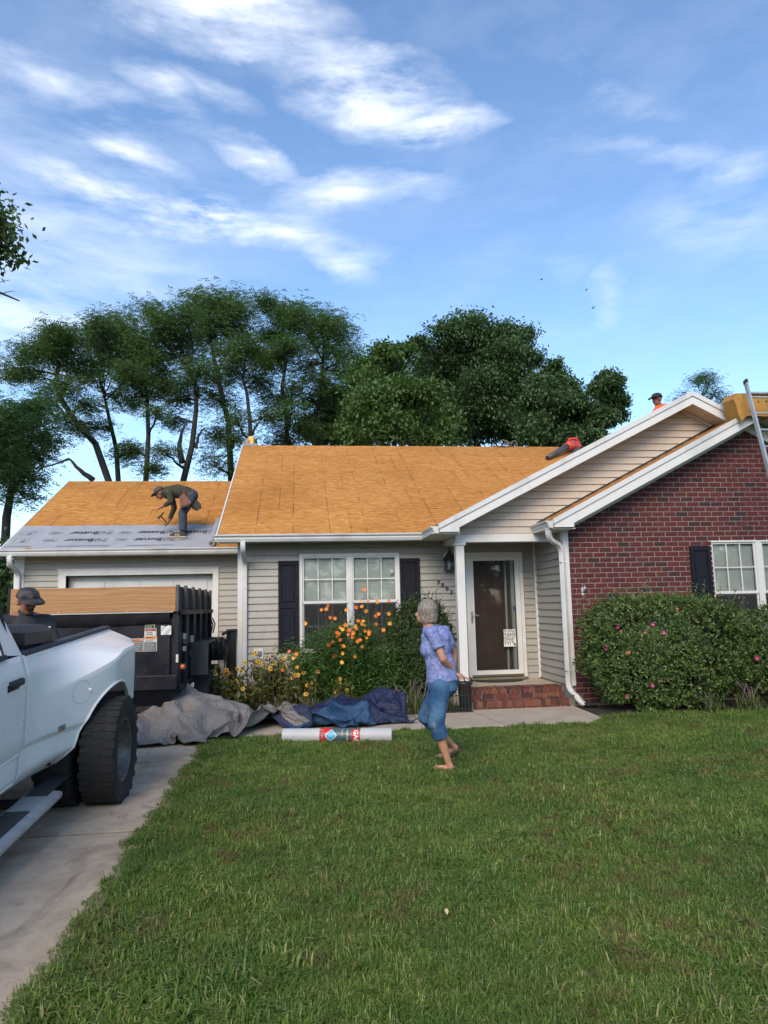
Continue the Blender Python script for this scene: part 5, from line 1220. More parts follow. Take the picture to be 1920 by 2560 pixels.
lm = bpy.data.meshes.new('lawn_grass'); lm.from_pydata(P, [], []); sz = lm.attributes.new('blade_size', 'FLOAT', 'POINT'); sz.data.foreach_set('value', [max(.72, .98+.50*mnoise.noise(Vector((q[0]*1.1, q[1]*1.1, 2)))+.35*mnoise.noise(Vector((q[0]*3.7, q[1]*3.7, 5)))) for q in P])
lo = obj('lawn_grass', lm, GRASS); tag(lo, 'green mown lawn with dry patches in front of the house', 'grass', kind='stuff')
ng = bpy.data.node_groups.new('scatter', 'GeometryNodeTree'); ng.interface.new_socket('Geometry', in_out='INPUT', socket_type='NodeSocketGeometry'); ng.interface.new_socket('Geometry', in_out='OUTPUT', socket_type='NodeSocketGeometry')
N_ = ng.nodes; gi = N_.new('NodeGroupInput'); go = N_.new('NodeGroupOutput'); ci = N_.new('GeometryNodeCollectionInfo'); ci.inputs['Collection'].default_value = src; ci.inputs['Separate Children'].default_value = True; ci.inputs['Reset Children'].default_value = True
ip = N_.new('GeometryNodeInstanceOnPoints'); ip.inputs['Pick Instance'].default_value = True
rv = N_.new('FunctionNodeRandomValue'); rv.data_type = 'FLOAT_VECTOR'; rv.inputs[0].default_value = (-.12, -.12, 0); rv.inputs[1].default_value = (.12, .12, 6.283)
rs = N_.new('FunctionNodeRandomValue'); rs.data_type = 'FLOAT'; rs.inputs[2].default_value = .75; rs.inputs[3].default_value = 1.3; rs.inputs['Seed'].default_value = 4
ng.links.new(gi.outputs[0], ip.inputs['Points']); ng.links.new(ci.outputs[0], ip.inputs['Instance']); ng.links.new(rv.outputs[0], ip.inputs['Rotation']); na = N_.new('GeometryNodeInputNamedAttribute'); na.data_type = 'FLOAT'; na.inputs['Name'].default_value = 'blade_size'; mu_ = N_.new('ShaderNodeMath'); mu_.operation = 'MULTIPLY'; ng.links.new(rs.outputs[1], mu_.inputs[0]); ng.links.new(na.outputs[0], mu_.inputs[1]); ng.links.new(mu_.outputs[0], ip.inputs['Scale']); ng.links.new(ip.outputs[0], go.inputs[0])
lo.modifiers.new('scatter', 'NODES').node_group = ng

# unseen trees added behind the camera for the door and windows to mirror
n = 9000; X_ = rng.uniform(-45, 45, n); Z_ = rng.uniform(0, 1, n)**.8*(8.5+2.5*np.sin(X_*.35)+1.5*np.sin(X_*.9)); P_ = np.stack([X_, -30+rng.normal(0, 1.6, n), Z_], 1); D_ = unit(n)
tl_ = obj('added_tree_line', quads_mesh('added_tree_line', leaf_quads(P_, D_, unit(n), rng.uniform(.7, 1.3, n), rng.uniform(.5, .9, n))), DARKLEAF); tag(tl_, 'unseen trees added behind the camera to be mirrored in the glass', 'trees', kind='stuff')
def ease_step(t): t = min(max(t, 0), 1); return t*t*(3-2*t)
def billow(x, y, seed, f):
    q = Vector((x*f+seed*3.1, y*f-seed*1.7, seed*.77)); w = Vector((mnoise.noise(q*.6), mnoise.noise(q*.6+Vector((5, 2, 8))), 0))*.8
    return mnoise.noise(q+w)
def drape(nx, ny, out, bumps, seed, frames=38, lift=.55):
    sc2 = bpy.data.scenes.new('drape'); made = []
    def add(me, loc=(0, 0, 0)):
        o = bpy.data.objects.new('drape_piece', me); sc2.collection.objects.link(o); o.location = loc; made.append(o); return o
    V = []
    for i in range(nx+1):
        for j in range(ny+1):
            x, y = out(i/nx, j/ny); a = .34*billow(x, y, seed, 1.5) + .20*billow(x, y, seed+5, 3.2) + .09*billow(x, y, seed+9, 6.5)
            V.append((x+.10*billow(x, y, seed+20, 2.5), y+.10*billow(x, y, seed+25, 2.5), max(lift+a, .08)))
    F = [(i*(ny+1)+j, (i+1)*(ny+1)+j, (i+1)*(ny+1)+j+1, i*(ny+1)+j+1) for i in range(nx) for j in range(ny)]
    me = bpy.data.meshes.new('drape_sheet'); me.from_pydata(V, [], F); sheet = add(me)
    fl = bpy.data.meshes.new('drape_floor'); fl.from_pydata([(-6, 6, .03), (6, 6, .03), (6, 13, .03), (-6, 13, .03)], [], [(0, 1, 2, 3)]); solid = [add(fl)]
    for x, y, z, r in bumps:
        b = MB().sphere((0, 0, 0), (r*1.25, r*.9, r), 18, 12); bmz = bpy.data.meshes.new('drape_lump'); bmz.from_pydata(b.V, [], b.F); solid.append(add(bmz, (x, y, z)))
    for o in solid:
        o.modifiers.new('hit', 'COLLISION'); o.collision.thickness_outer = .012; o.collision.cloth_friction = 80; o.collision.damping = .9
    cm = sheet.modifiers.new('drape', 'CLOTH'); st = cm.settings
    st.quality = 6; st.mass = .15; st.tension_stiffness = 25; st.compression_stiffness = 25; st.shear_stiffness = 12; st.bending_stiffness = .25; st.air_damping = 2.5
    st.tension_damping = 8; st.compression_damping = 8; st.bending_damping = .6
    cs_ = cm.collision_settings; cs_.distance_min = .008; cs_.collision_quality = 2; cs_.use_self_collision = True; cs_.self_distance_min = .012; cs_.self_friction = 20
    sc2.frame_start = 1; sc2.frame_end = frames; cm.point_cache.frame_end = frames
    for f in range(1, frames+1): sc2.frame_set(f)
    dg = sc2.view_layers[0].depsgraph; dg.update()
    ev = sheet.evaluated_get(dg); P = np.array([v.co[:] for v in ev.data.vertices])
    for o in made:
        d = o.data; bpy.data.objects.remove(o); bpy.data.meshes.remove(d)
    bpy.data.scenes.remove(sc2)
    P[:, 2] = np.maximum(P[:, 2], .04)
    return P, F
def grey_out(u, v):
    x = -2.45+2.80*u; yf = 8.60+.30*ease_step((x+1.3)/.5)+.60*ease_step((x+.75)/.7); yb = 10.55-.20*ease_step((x+.4)/.7); return x, yf+(yb-yf)*v
def navy_out(u, v):
    x = -1.0+2.56*u; yf = 9.72-.40*ease_step((x+.6)/.6)+.26*ease_step((x-.85)/.5); yb = 10.42-.1*u; return x, yf+(yb-yf)*v
# ------------------------------------------------------------------ roofing felt on the garage roof
n_ = UX.cross(SV).normalized()
U0 = -5.50; FELT = Mat('underlayment', rough=.6)
sxx = FELT.node('ShaderNodeSeparateXYZ'); FELT.l.new(FELT.pos(), sxx.inputs[0])
fl1 = FELT.math('LESS_THAN', FELT.math('ABSOLUTE', FELT.math('SUBTRACT', FELT.math('FRACT', FELT.math('MULTIPLY', sxx.outputs[0], 16)), .5)), .06)
fl2 = FELT.math('LESS_THAN', FELT.math('ABSOLUTE', FELT.math('SUBTRACT', FELT.math('FRACT', FELT.math('MULTIPLY', sxx.outputs[1], 18)), .5)), .06)
FELT.color(FELT.mix(FELT.math('MULTIPLY', FELT.math('MAXIMUM', fl1, fl2), .22), FELT.ramp(FELT.noise(3, 4), [(.3, (.30, .30, .32)), (.7, (.36, .36, .38))]), (.12, .12, .14)))
FM = FELT.m
RF = thing('roofing_underlayment', (-3.5, 14.3, 2.9), 'grey printed underlayment unrolled along the lower edge of the garage roof', 'underlayment')
V = []; F = []; nu, nv = 60, 10
for i in range(nu+1):
    for j in range(nv+1):
        u = .0+(3.80-0)*i/nu; v = -.02+1.235*j/nv; w = .024+.0035*math.sin(u*9+j)+.003*math.sin(u*23)
        if j == 0: w -= .01*(math.sin(u*3) > .3)
        if j == nv: v += .008*math.sin(u*6)
        V.append(og+UX*u+SV*v+n_*w)
for i in range(nu):
    for j in range(nv): a = i*(nv+1)+j; F.append((a, a+nv+1, a+nv+2, a+1))
mk('felt_sheet', V, F, FM, RF, True)
a = og+UX*3.81+SV*.03+n_*.085; b = og+UX*3.82+SV*1.26+n_*.085
MB().tube([a, a.lerp(b, .5), b], .062, 24).build('felt_roll', FM, RF); MB().tube([a-SV*.003, a+SV*.02], .026, 16).build('roll_core', BLACK, RF)
PRINT = Mat('print_dark', (.05, .05, .065, 1), .7).m; PRINT2 = Mat('print_mid', (.13, .13, .16, 1), .7).m
def felt_text(s, u, v, size, mt, bold=0, **k):
    return text('printed_text', s, size, mt, RF, frame(og+UX*u+SV*v+n_*.031, -UX, -SV), .0004, bold=bold, **k)
def outline(u0, u1, v0, v1, t=.006):
    b = MB()
    for a0, a1, b0, b1 in ((u0, u1, v0, v0+t), (u0, u1, v1-t, v1), (u0, u0+t, v0, v1), (u1-t, u1, v0, v1)):
        p = [og+UX*x+SV*y+n_*.031 for x, y in ((a0, b0), (a1, b0), (a1, b1), (a0, b1))]; b.add(p, [(0, 1, 2, 3)])
    return b.build('printed_frame', PRINT2, RF)
for r, (v, du) in enumerate(((.42, 0.0), (.80, .17))):
    for u in (1.40, 2.68, 3.50 if r else 3.95):
        if u+.1 > 3.72: 
            continue
        u += du*0
        felt_text('Buster', u-.12, v, .20, PRINT, .004); felt_text('Felt', u+.24, v, .19, PRINT2); outline(u+.09, u+.40, v-.10, v+.10)
    for u in (.75, 2.06, 3.26): outline(u-.12, u+.12, v-.07, v+.07); felt_text('GAF', u, v, .09, PRINT)
    felt_text('F', .26, v, .19, PRINT2); outline(.10, .36, v-.10, v+.10)
b = MB()
for u0, u1 in ((.02, .5), (.95, 1.9), (2.2, 3.1)):
    p = [og+UX*x+SV*y+n_*.031 for x, y in ((u0, .11), (u1, .11), (u1, .125), (u0, .125))]; b.add(p, [(0, 1, 2, 3)])
b.build('printed_line', PRINT, RF)

# ------------------------------------------------------------------ felt roll on the lawn
a, b = Vector((-.20, 8.84, .085)), Vector((1.075, 8.57, .085)); ax = (b-a).normalized()
RL = thing('felt_roll', (.44, 8.7, 0), 'grey roll of roofing felt with red and green paper label lying on the lawn', 'roll')
FG = mottled('felt_roll_grey', (.40, .40, .41, 1), (.47, .47, .475, 1), 4, .55)
cy = ax.cross(Vector((0, 0, 1))).normalized(); R_ = .083
def cyl(t0, t1, r, name, mat, parent): return auto_smooth(MB().tube([a.lerp(b, t0), a.lerp(b, t1)], r, 40).build(name, mat, parent), 40)
roll = cyl(0, 1, R_, 'roll', FG, RL); cyl(-.002, .003, .03, 'core_end', BLACK, RL); cyl(.997, 1.002, .03, 'core_end', BLACK, RL)
LRED, LGRN, LWHT, LBLU = [Mat(n, c, .4).m for n, c in (('label_red', (.55, .02, .025, 1)), ('label_green', (.055, .10, .11, 1)), ('label_white', (.7, .7, .7, 1)), ('label_blue', (.06, .35, .58, 1)))]
lab = cyl(.345, .715, R_+.0012, 'label', LGRN, RL)
def wrap(pts, r, name, mat, sub=6):
    """polygon given as (t along roll, angle deg) laid on the roll; angle 0 faces the camera, 90 is on top"""
    bm = bmesh.new(); vs = [bm.verts.new((t*1.303, R_*rad(an), 0)) for t, an in pts]; bm.faces.new(vs)
    bmesh.ops.triangulate(bm, faces=bm.faces[:]); bmesh.ops.subdivide_edges(bm, edges=bm.edges[:], cuts=5, use_grid_fill=True)
    for v in bm.verts:
        an = v.co.y/R_; c = a.lerp(b, v.co.x/1.303); v.co = c + (cy*math.cos(an) + Vector((0, 0, 1))*math.sin(an))*r
    me = bpy.data.meshes.new(name); bm.to_mesh(me); bm.free(); return obj(name, me, mat, lab)
if cy.y > 0: cy = -cy
wrap([(.345, -60), (.345, 100), (.455, 100), (.455, 58), (.40, 10), (.425, -60)], R_+.0024, 'red_field', LRED)
wrap([(.455, 62), (.395, 10), (.44, -45), (.505, 8)], R_+.0032, 'white_diamond', LWHT)
wrap([(.455, 54), (.402, 10), (.44, -38), (.498, 8)], R_+.0040, 'blue_diamond', LBLU)
wrap([(.636, -55), (.636, 62), (.712, 62), (.712, -55)], R_+.0032, 'red_box', LRED)
def wrap_text(s, size, t, an0, mt, r, bold=.0, bend_=True, along='around'):
    cu = bpy.data.curves.new('t', 'FONT'); cu.body = s; cu.size = size; cu.align_x = 'CENTER'; cu.align_y = 'CENTER'; cu.offset = bold; cu.resolution_u = 2
    o = bpy.data.objects.new('tmp', cu); C.objects.link(o); bpy.context.view_layer.update(); me = bpy.data.meshes.new_from_object(o.evaluated_get(bpy.context.evaluated_depsgraph_get())); bpy.data.objects.remove(o)
    me.materials.clear()
    for v in me.vertices:
        x, y = v.co.x, v.co.y
        if along == 'around': dt, da = y, -x       # reads downwards round the roll
        else: dt, da = x, y
        an = rad(an0)+da/R_; v.co = a.lerp(b, t) + ax*dt + (cy*math.cos(an)+Vector((0, 0, 1))*math.sin(an))*r
    return obj('label_text', me, mt, lab)
wrap_text('GAF', .075, .676, 6, LWHT, R_+.0045, .0025)
wrap_text('FeltBuster', .033, .60, 5, LWHT, R_+.0034); wrap_text('Synthetic', .022, .555, 30, LWHT, R_+.0034)
wrap_text('10+', .03, .365, 55, LWHT, R_+.0034, 0, True, 'x'); wrap_text('lines', .02, .37, 0, LWHT, R_+.0034)
wrap_text('ooo', .03, .45, 8, LWHT, R_+.005, 0, True, 'x')

# ------------------------------------------------------------------ tarpaulins
def crumple(name, label, outline_fn, nx, ny, hfn, mat, x0, x1, y0, y1, th=.004):
    V = []; F = []; keep = {}
    for i in range(nx+1):
        for j in range(ny+1):
            u, v = i/nx, j/ny; x, y = outline_fn(u, v); z = hfn(x, y, u, v); V.append((x+.012*mnoise.noise((x*7, y*7, 3)), y+.012*mnoise.noise((x*7, y*7, 9)), z))
    for i in range(nx):
        for j in range(ny): a = i*(ny+1)+j; F.append((a, a+ny+1, a+ny+2, a+1))
    o = mk(name, V, F, mat, None, True); o.modifiers.new('s', 'SOLIDIFY').thickness = th
    return tag(o, label, 'tarp', 'tarps thrown on the walk')
def ridge(x, y, seed, f):
    q = Vector((x*f+seed*3.1, y*f*1.5-seed*1.7, seed)); w = Vector((mnoise.noise(q*.7), mnoise.noise(q*.7+Vector((5, 2, 8))), 0))*.9
    n = mnoise.noise(q+w); return (1-min(1, abs(n)*2.4))**2
def folds(x, y, seed): return .085*ridge(x, y, seed, 1.5) + .050*ridge(x, y, seed+4, 2.9) + .022*ridge(x, y, seed+9, 6) + .008*ridge(x, y, seed+13, 13)
def m_tarp(name, c0, c1):
    M = Mat(name, rough=.52, spec=.4); M.color(M.ramp(M.noise(2.2, 5), [(.3, c0), (.7, c1)])); M.bump(M.math('ADD', M.math('MULTIPLY', M.math('ABSOLUTE', M.math('SUBTRACT', M.noise(7, 3, dist=1.2), .5)), -5.0), M.math('ADD', M.noise(30, 4, dist=1.0), M.math('MULTIPLY', M.math('ABSOLUTE', M.math('SUBTRACT', M.noise(18, 3, dist=.8), .5)), -2.5))), .6, .016); return M.m
GTARP = m_tarp('grey_tarp', (.14, .129, .122, 1), (.20, .185, .175, 1)); BTARP = m_tarp('navy_tarp', (.008, .013, .046, 1), (.014, .022, .068, 1)); BTARP2 = m_tarp('blue_tarp', (.013, .050, .115, 1), (.020, .068, .15, 1))
def smooth01(t): t = min(max(t, 0), 1); return t*t*(3-2*t)
def edge(u, v, k=.12): return smooth01(u/k)*smooth01((1-u)/k)*smooth01(v/(k*1.6))*smooth01((1-v)/k)
def draped(name, label, sheet, mats, pick):
    P, F = sheet; mi = [pick(*P[list(f)].mean(0)) for f in F]
    o = mk(name, P.tolist(), F, mats, None, True, mi); sb = o.modifiers.new('sub', 'SUBSURF'); sb.levels = sb.render_levels = 1
    o.modifiers.new('s', 'SOLIDIFY').thickness = .003
    return tag(o, label, 'tarp', 'tarps thrown on the walk')
draped('grey_tarp', 'crumpled grey tarp heaped on the end of the driveway', drape(62, 42, grey_out, [(-1.66, 9.80, .06, .50), (-1.35, 9.75, .04, .45), (-.85, 10.0, 0, .24), (-1.9, 9.5, 0, .30), (-.15, 10.2, -.05, .26)], 2), [GTARP], lambda x, y, z: 0)
draped('navy_tarp', 'navy tarp with a brighter blue side bunched along the walk', drape(62, 28, navy_out, [(.45, 10.15, .0, .30), (1.34, 10.10, .06, .25), (-.25, 9.95, -.1, .24), (.85, 10.1, -.02, .27)], 17), [BTARP, BTARP2], lambda x, y, z: int(((x-.42)/.52)**2+((y-9.62)/.34)**2+.5*mnoise.noise((x*3, y*3, 1)) < 1))
def d_out(u, v): return (-2.30+.40*u, 9.05+.75*v)
crumple('blue_tarp', 'small blue tarp corner showing behind the truck tyre', d_out, 24, 24, lambda x, y, u, v: .05+.42*v*(.6+.4*u)+.4*folds(x, y, 41), BTARP2, 0, 0, 0, 0)

# ------------------------------------------------------------------ ladder and yellow hoisting box at the wing ridge
LD = thing('extension_ladder', (7.6, 8.6, 0), 'aluminium ladder leaning on the brick gable at the right edge', 'ladder')
def lad(px, py, Y): return at(px, py, Y)
top = at(1800+545/8.51, 940+125/8.51, 9.98); lowp = at(1920, 1170, 9.42); d_ = (lowp-top); foot = top + d_*(top.z/(-d_.z))
perp = Vector((1, .0, 0)); wl_ = .43
for k in range(2):
    o_ = perp*wl_*k; r_ = MB().rtube([top+o_, foot+o_], .032, .075, (1, 0, 0)).build('rail', STEEL, LD)
    MB().rtube([top+o_+(top-foot).normalized()*.03, top+o_-(top-foot).normalized()*.035], .04, .085, (1, 0, 0)).build('end_cap', BLACK, r_)
Lr = (foot-top).length; q = .30
while q < Lr-.15:
    p = top+(foot-top)*(q/Lr); MB().tube([p, p+perp*wl_], .016, 10).build('rung', STEEL, LD); q += .305
YB_ = thing('hoisting_box', (7.4, 10.3, 4.4), 'worn yellow wooden box propped on the wing ridge behind the ladder', 'box')
YELP = mottled('yellow_paint', (.36, .17, .028, 1), (.46, .235, .04, 1), 4, .6, .3, .004)
pA = [at(1800+x/8.51, 940+y/8.51, 10.12) for x, y in ((335, 368), (290, 490), (350, 640), (400, 820), (470, 965), (545, 865), (640, 840), (1021, 860), (1300, 860), (1300, 360))]
V = [Vector(p) for p in pA]; n = len(V); V2 = [p+Vector((.02, .34, .03)) for p in V]
mk('box', V+V2, [tuple(range(n-1, -1, -1)), tuple(range(n, 2*n))]+[(i, (i+1) % n, n+(i+1) % n, n+i) for i in range(n)], YELP, YB_)
e1 = at(1800+640/8.51, 940+362/8.51, 10.10); MB().tube([e1, e1+Vector((.8, 0, 0))], .022, 10).build('top_bar', STEEL, YB_)
for x, y, s in ((820, 545, .018), (985, 540, .02), (650, 745, .016), (720, 430, .013), (390, 480, .012)): q = at(1800+x/8.51, 940+y/8.51, 10.118); MB().sphere(q, (s*1.3, .003, s), 10, 5).build('scuff', mottled('scuff', (.14, .07, .02, 1), (.2, .1, .03, 1), 30, .9), YB_)
# leaf blower on the roof
sl_ = lambda u, v: Vector((-1.30, 11.6, 2.77))+UX*u+SV*v+n_*.02
REDP = mottled('red_plastic', (.55, .035, .02, 1), (.65, .06, .03, 1), 9, .35); DGREY = mottled('dark_grey_plastic', (.05, .047, .05, 1), (.075, .07, .075, 1), 9, .5)
BL = thing('leaf_blower', at(1420, 1128, 16.45), 'red leaf blower with dark tube lying on the roof by the big gable', 'leaf blower')
q0 = at(1368, 1151, 15.62)+n_*.06; q1 = at(1416, 1126, 16.15)+n_*.10; q2 = at(1430, 1122, 16.35)+n_*.1
MB().tube([q0, q0.lerp(q1, .5), q1], [.058, .066, .078], 16).build('blower_tube', DGREY, BL, True); MB().tube([q0-(q1-q0).normalized()*.004, q0+(q1-q0).normalized()*.01], .046, 16).build('nozzle_mouth', BLACK, BL)
MB().tube([q1-(q1-q0).normalized()*.02, q2], [.095, .12], 16).build('collar', REDP, BL, True)
c_ = at(1434, 1116, 16.45); MB().sphere(c_+Vector((0, 0, .0)), (.18, .16, .15), 18, 12).build('housing', REDP, BL, True)
c2 = at(1434, 1128, 16.35); MB().sphere(c2, (.165, .10, .15), 16, 10).build('fan_guard', DGREY, BL, True)
MB().tube([c_+Vector((-.15, 0, .10)), c_+Vector((-.09, 0, .19)), c_+Vector((.08, 0, .20)), c_+Vector((.15, 0, .09))], .027, 10).build('handle', REDP, BL, True)
c3 = at(1445, 1119, 16.5); MB().sphere(c3, (.12, .12, .10), 14, 8).build('engine', BLACK, BL, True)
# coiled air hose over the ridge
HS = thing('air_hose', at(1275, 1117, 16.7), 'coil of brown air hose looped over the ridge', 'hose')
hm = mottled('hose_rubber', (.12, .035, .02, 1), (.18, .06, .035, 1), 9, .6); hm2 = mottled('cord_grey', (.13, .12, .11, 1), (.2, .19, .17, 1), 9, .6)
hp = []
def oval(cx, cy_, rx, ry, a0, a1, Y, n=22): return [at(cx+rx*math.cos(rad(a0+(a1-a0)*i/n)), cy_-ry*math.sin(rad(a0+(a1-a0)*i/n)), Y) for i in range(n+1)]
MB().tube(oval(1300, 1116, 19, 7, 170, 380, 16.66), .016, 6).build('hose_loop', hm, HS); MB().tube(oval(1256, 1119, 7, 4, 0, 360, 16.64), .014, 6).build('hose_loop', hm, HS)
MB().tube([at(1232, 1115, 16.72), at(1262, 1117, 16.68), at(1285, 1116, 16.7)], .016, 6).build('hose_loop', hm, HS)
MB().tube(oval(1258, 1114, 11, 14, 0, 180, 16.74), .010, 6).build('cord_loop', hm2, HS); MB().tube(oval(1266, 1114, 6, 12, 0, 180, 16.78), .010, 6).build('cord_loop', hm2, HS); MB().tube(oval(1285, 1114, 8, 12, -10, 190, 16.75), .010, 6).build('cord_loop', hm2, HS); MB().tube(oval(1276, 1115, 12, 8, 0, 180, 16.8), .010, 6).build('cord_loop', hm2, HS)
# nail gun on the ridge
NG = thing('nail_gun', at(629, 1114, 16.72), 'yellow and grey nail gun standing on the left end of the ridge', 'nail gun')
YPL = mottled('yellow_plastic', (.68, .40, .05, 1), (.75, .48, .09, 1), 12, .45); NGG = mottled('gun_grey', (.22, .17, .15, 1), (.3, .25, .22, 1), 12, .5)
c = at(628, 1104, 16.72); MB().bbox(c.x-.065, c.x+.065, 16.66, 16.80, c.z-.10, c.z+.12, .025).build('body', YPL, NG)
c = at(620, 1107, 16.72); MB().sphere(c, (.09, .08, .12), 12, 8).build('motor', NGG, NG, True); c = at(628, 1113, 16.70); MB().bbox(c.x-.2, c.x+.16, 16.64, 16.76, c.z-.045, c.z+.035, .02).build('magazine', NGG, NG)
c = at(637.5, 1108, 16.72); MB().sphere(c, (.06, .06, .10), 10, 8).build('handle', BLACK, NG, True)
# ------------------------------------------------------------------ fixtures
LT = thing('wall_lantern', (2.5, YM, 2.1), 'dark metal carriage lantern on the wall above the house number', 'lantern')
lm_ = mottled('lantern_metal', (.018, .018, .02, 1), (.035, .034, .035, 1), 20, .45)
q = at(1124, 1405, YM-.10); M = Matrix.Translation((q.x, q.y, q.z-.15))
MB().bbox(q.x-.075, q.x+.075, YM-.035, YM-.018, q.z-.06, q.z+.16, .01).build('back_plate', WHITE2, LT)
MB().lathe([(.10, 0), (.10, .012), (.088, .02)], 8, M).build('base', lm_, LT)
for k in range(8):
    t = 2*math.pi*k/8; MB().tube([(q.x+.088*math.cos(t), q.y+.088*math.sin(t), q.z-.135), (q.x+.082*math.cos(t), q.y+.082*math.sin(t), q.z+.04)], .007, 5).build('cage_bar', lm_, LT)
MB().lathe([(.115, .18), (.105, .20), (.075, .26), (.035, .30), (.018, .33), (.012, .37), (.018, .385), (.001, .40)], 8, M).build('cap', lm_, LT)
MB().lathe([(.08, .02), (.078, .178)], 8, M).build('glass', PANE, LT); MB().sphere((q.x, q.y, q.z-.045), (.032, .032, .045), 12, 8).build('bulb', WHITE, LT, True)
MB().tube([(q.x, q.y, q.z+.2), (q.x, YM-.05, q.z+.17), (q.x, YM-.03, q.z+.12)], .01, 6).build('bracket', lm_, LT)
OB = thing('outlet_box', (-.67, YM, .86), 'white outdoor outlet box low on the siding', 'outlet'); q = at(646, 1634, YM-.03)
MB().bbox(q.x-.085, q.x+.085, YM-.032, YM-.018, q.z-.085, q.z+.085, .014).build('plate', WHITE, OB); MB().bbox(q.x-.055, q.x+.055, YM-.05, YM-.031, q.z-.035, q.z+.04, .008).build('cover', mottled('grey_cover', (.14, .14, .14, 1), (.22, .22, .22, 1), 25, .4), OB)
FLG = thing('flag_bracket', at(1458, 1478, YB-.01), 'small white flag bracket on the brick wall', 'bracket'); q = at(1457.5, 1479, YB-.02)
MB().bbox(q.x-.022, q.x+.022, YB-.022, YB-.006, q.z-.055, q.z+.06, .006).build('plate', WHITE2, FLG); MB().tube([(q.x, YB-.02, q.z-.005), (q.x+.005, YB-.09, q.z+.06)], .02, 10).build('socket', WHITE2, FLG); MB().tube([(q.x+.003, YB-.1, q.z+.065), (q.x+.012, YB-.06, q.z+.11), (q.x+.01, YB-.03, q.z+.12)], .005, 5).build('hook', STEEL, FLG)
FLd = thing('flood_lamp', at(24, 1408, 13.98), 'clear glass bulb of a flood lamp under the left garage eave', 'lamp'); q = at(24, 1411, 13.98)
MB().sphere(q, (.058, .058, .062), 16, 10).build('bulb', Mat('bulb_glass', (.55, .55, .53, 1), .08, spec=.8).m, FLd, True); MB().tube([q+Vector((0, 0, .05)), q+Vector((0, .05, .16)), q+Vector((0, .1, .25))], .03, 10).build('socket', WHITE2, FLd)
# note taped on the storm door
NT = thing('door_note', at(1275, 1596, YM-.04), 'white handwritten note with an arrow taped to the storm door', 'note'); PY = YM-.034
a0 = at(1250+240/27.65, 1560+380/27.65, PY); a1 = at(1250+1130/27.65, 1560+1545/27.65, PY); w0, h0 = a1.x-a0.x, a0.z-a1.z
MB().box(a0.x, a1.x, PY, PY+.002, a1.z, a0.z).build('paper', mottled('note_paper', (.62, .61, .57, 1), (.68, .67, .63, 1), 9, .8), NT)
PEN = Mat('marker_ink', (.03, .03, .03, 1), .7).m
def note(s, fx, fy, size, bold=.0006): text('handwriting', s, size, PEN, NT, frame(Vector((a0.x+w0*fx, PY-.0012, a0.z-h0*fy)), (1, 0, .01), (0, 0, 1)), .0003, bold=bold)
note('HEY APPLES!', .46, .10, .042); note('PLEASE', .47, .30, .072, .0012); note('LEAVE IN', .44, .48, .048); note('CORNER', .38, .61, .048); note('TY!', .30, .82, .078, .0012)
MB().box(a0.x+w0*.08, a0.x+w0*.9, PY-.0014, PY-.0008, a0.z-h0*.165, a0.z-h0*.158).build('handwriting', PEN, NT)
x_, z_ = a0.x+w0*.66, a0.z-h0*.70; ar = MB(); ar.add([(x_-.006, PY-.0014, z_), (x_+.006, PY-.0014, z_+.008), (x_+.052, PY-.0014, z_-.043), (x_+.040, PY-.0014, z_-.052)], [(0, 3, 2, 1)]); ar.add([(x_+.025, PY-.0016, z_-.062), (x_+.06, PY-.0016, z_-.028), (x_+.068, PY-.0016, z_-.072)], [(0, 1, 2)]); ar.build('arrow', PEN, NT)
# door mat, edging fence, stone
mt_ = MB(); n = 24; mt_.prism([(3.32+.42*math.cos(math.pi*k/n+math.pi), 11.92+.36*math.sin(math.pi*k/n+math.pi)) for k in range(n+1)], .309, .324, 'XY'); tag(mt_.build('door_mat', mottled('mat_rubber', (.012, .011, .011, 1), (.025, .023, .022, 1), 40, .95, .5, .005)), 'half round dark door mat on the porch', 'door mat')
FN = thing('garden_fence', (2.35, 10.42, 0), 'short black wire edging fence at the left end of the steps', 'fence')
for k in range(8):
    x = 2.17+.045*k; h = .30 if k % 2 else .36; MB().tube([(x, 10.43, 0), (x, 10.43, h)], .007, 6).build('picket', BLACK, FN)
MB().tube([(2.16, 10.43, .08), (2.5, 10.43, .08)], .008, 6).build('rail', BLACK, FN); MB().tube([(2.16, 10.43, .27), (2.5, 10.43, .27)], .008, 6).build('rail', BLACK, FN)
PTN = thing('planter_pot', (2.42, 10.58, 0), 'tall black pot standing at the left side of the brick steps', 'pot'); M = Matrix.Translation((2.43, 10.60, 0))
MB().lathe([(.075, .05), (.085, .07), (.10, .40), (.112, .42), (.112, .45), (.095, .45), (.09, .40)], 24, M).build('pot', BLACK, PTN, True)
MB().tube([(2.36, 10.56, .43), (2.30, 10.5, .52), (2.28, 10.48, .60)], .006, 5).build('handle', BLACK, PTN)
stn = MB().sphere((0, 0, 0), 1, 14, 10); stn.V = [((v[0]*.10+.02*mnoise.noise(Vector(v)*2))-1.02, v[1]*.08+10.62, .22+v[2]*.075+.02*mnoise.noise(Vector(v)*3)) for v in stn.V]
tag(stn.build('stone', mottled('pale_stone', (.5, .43, .32, 1), (.62, .56, .44, 1), 9, .9, .5, .01), None, True), 'pale cream stone at the edge of the coneflower bed', 'stone')
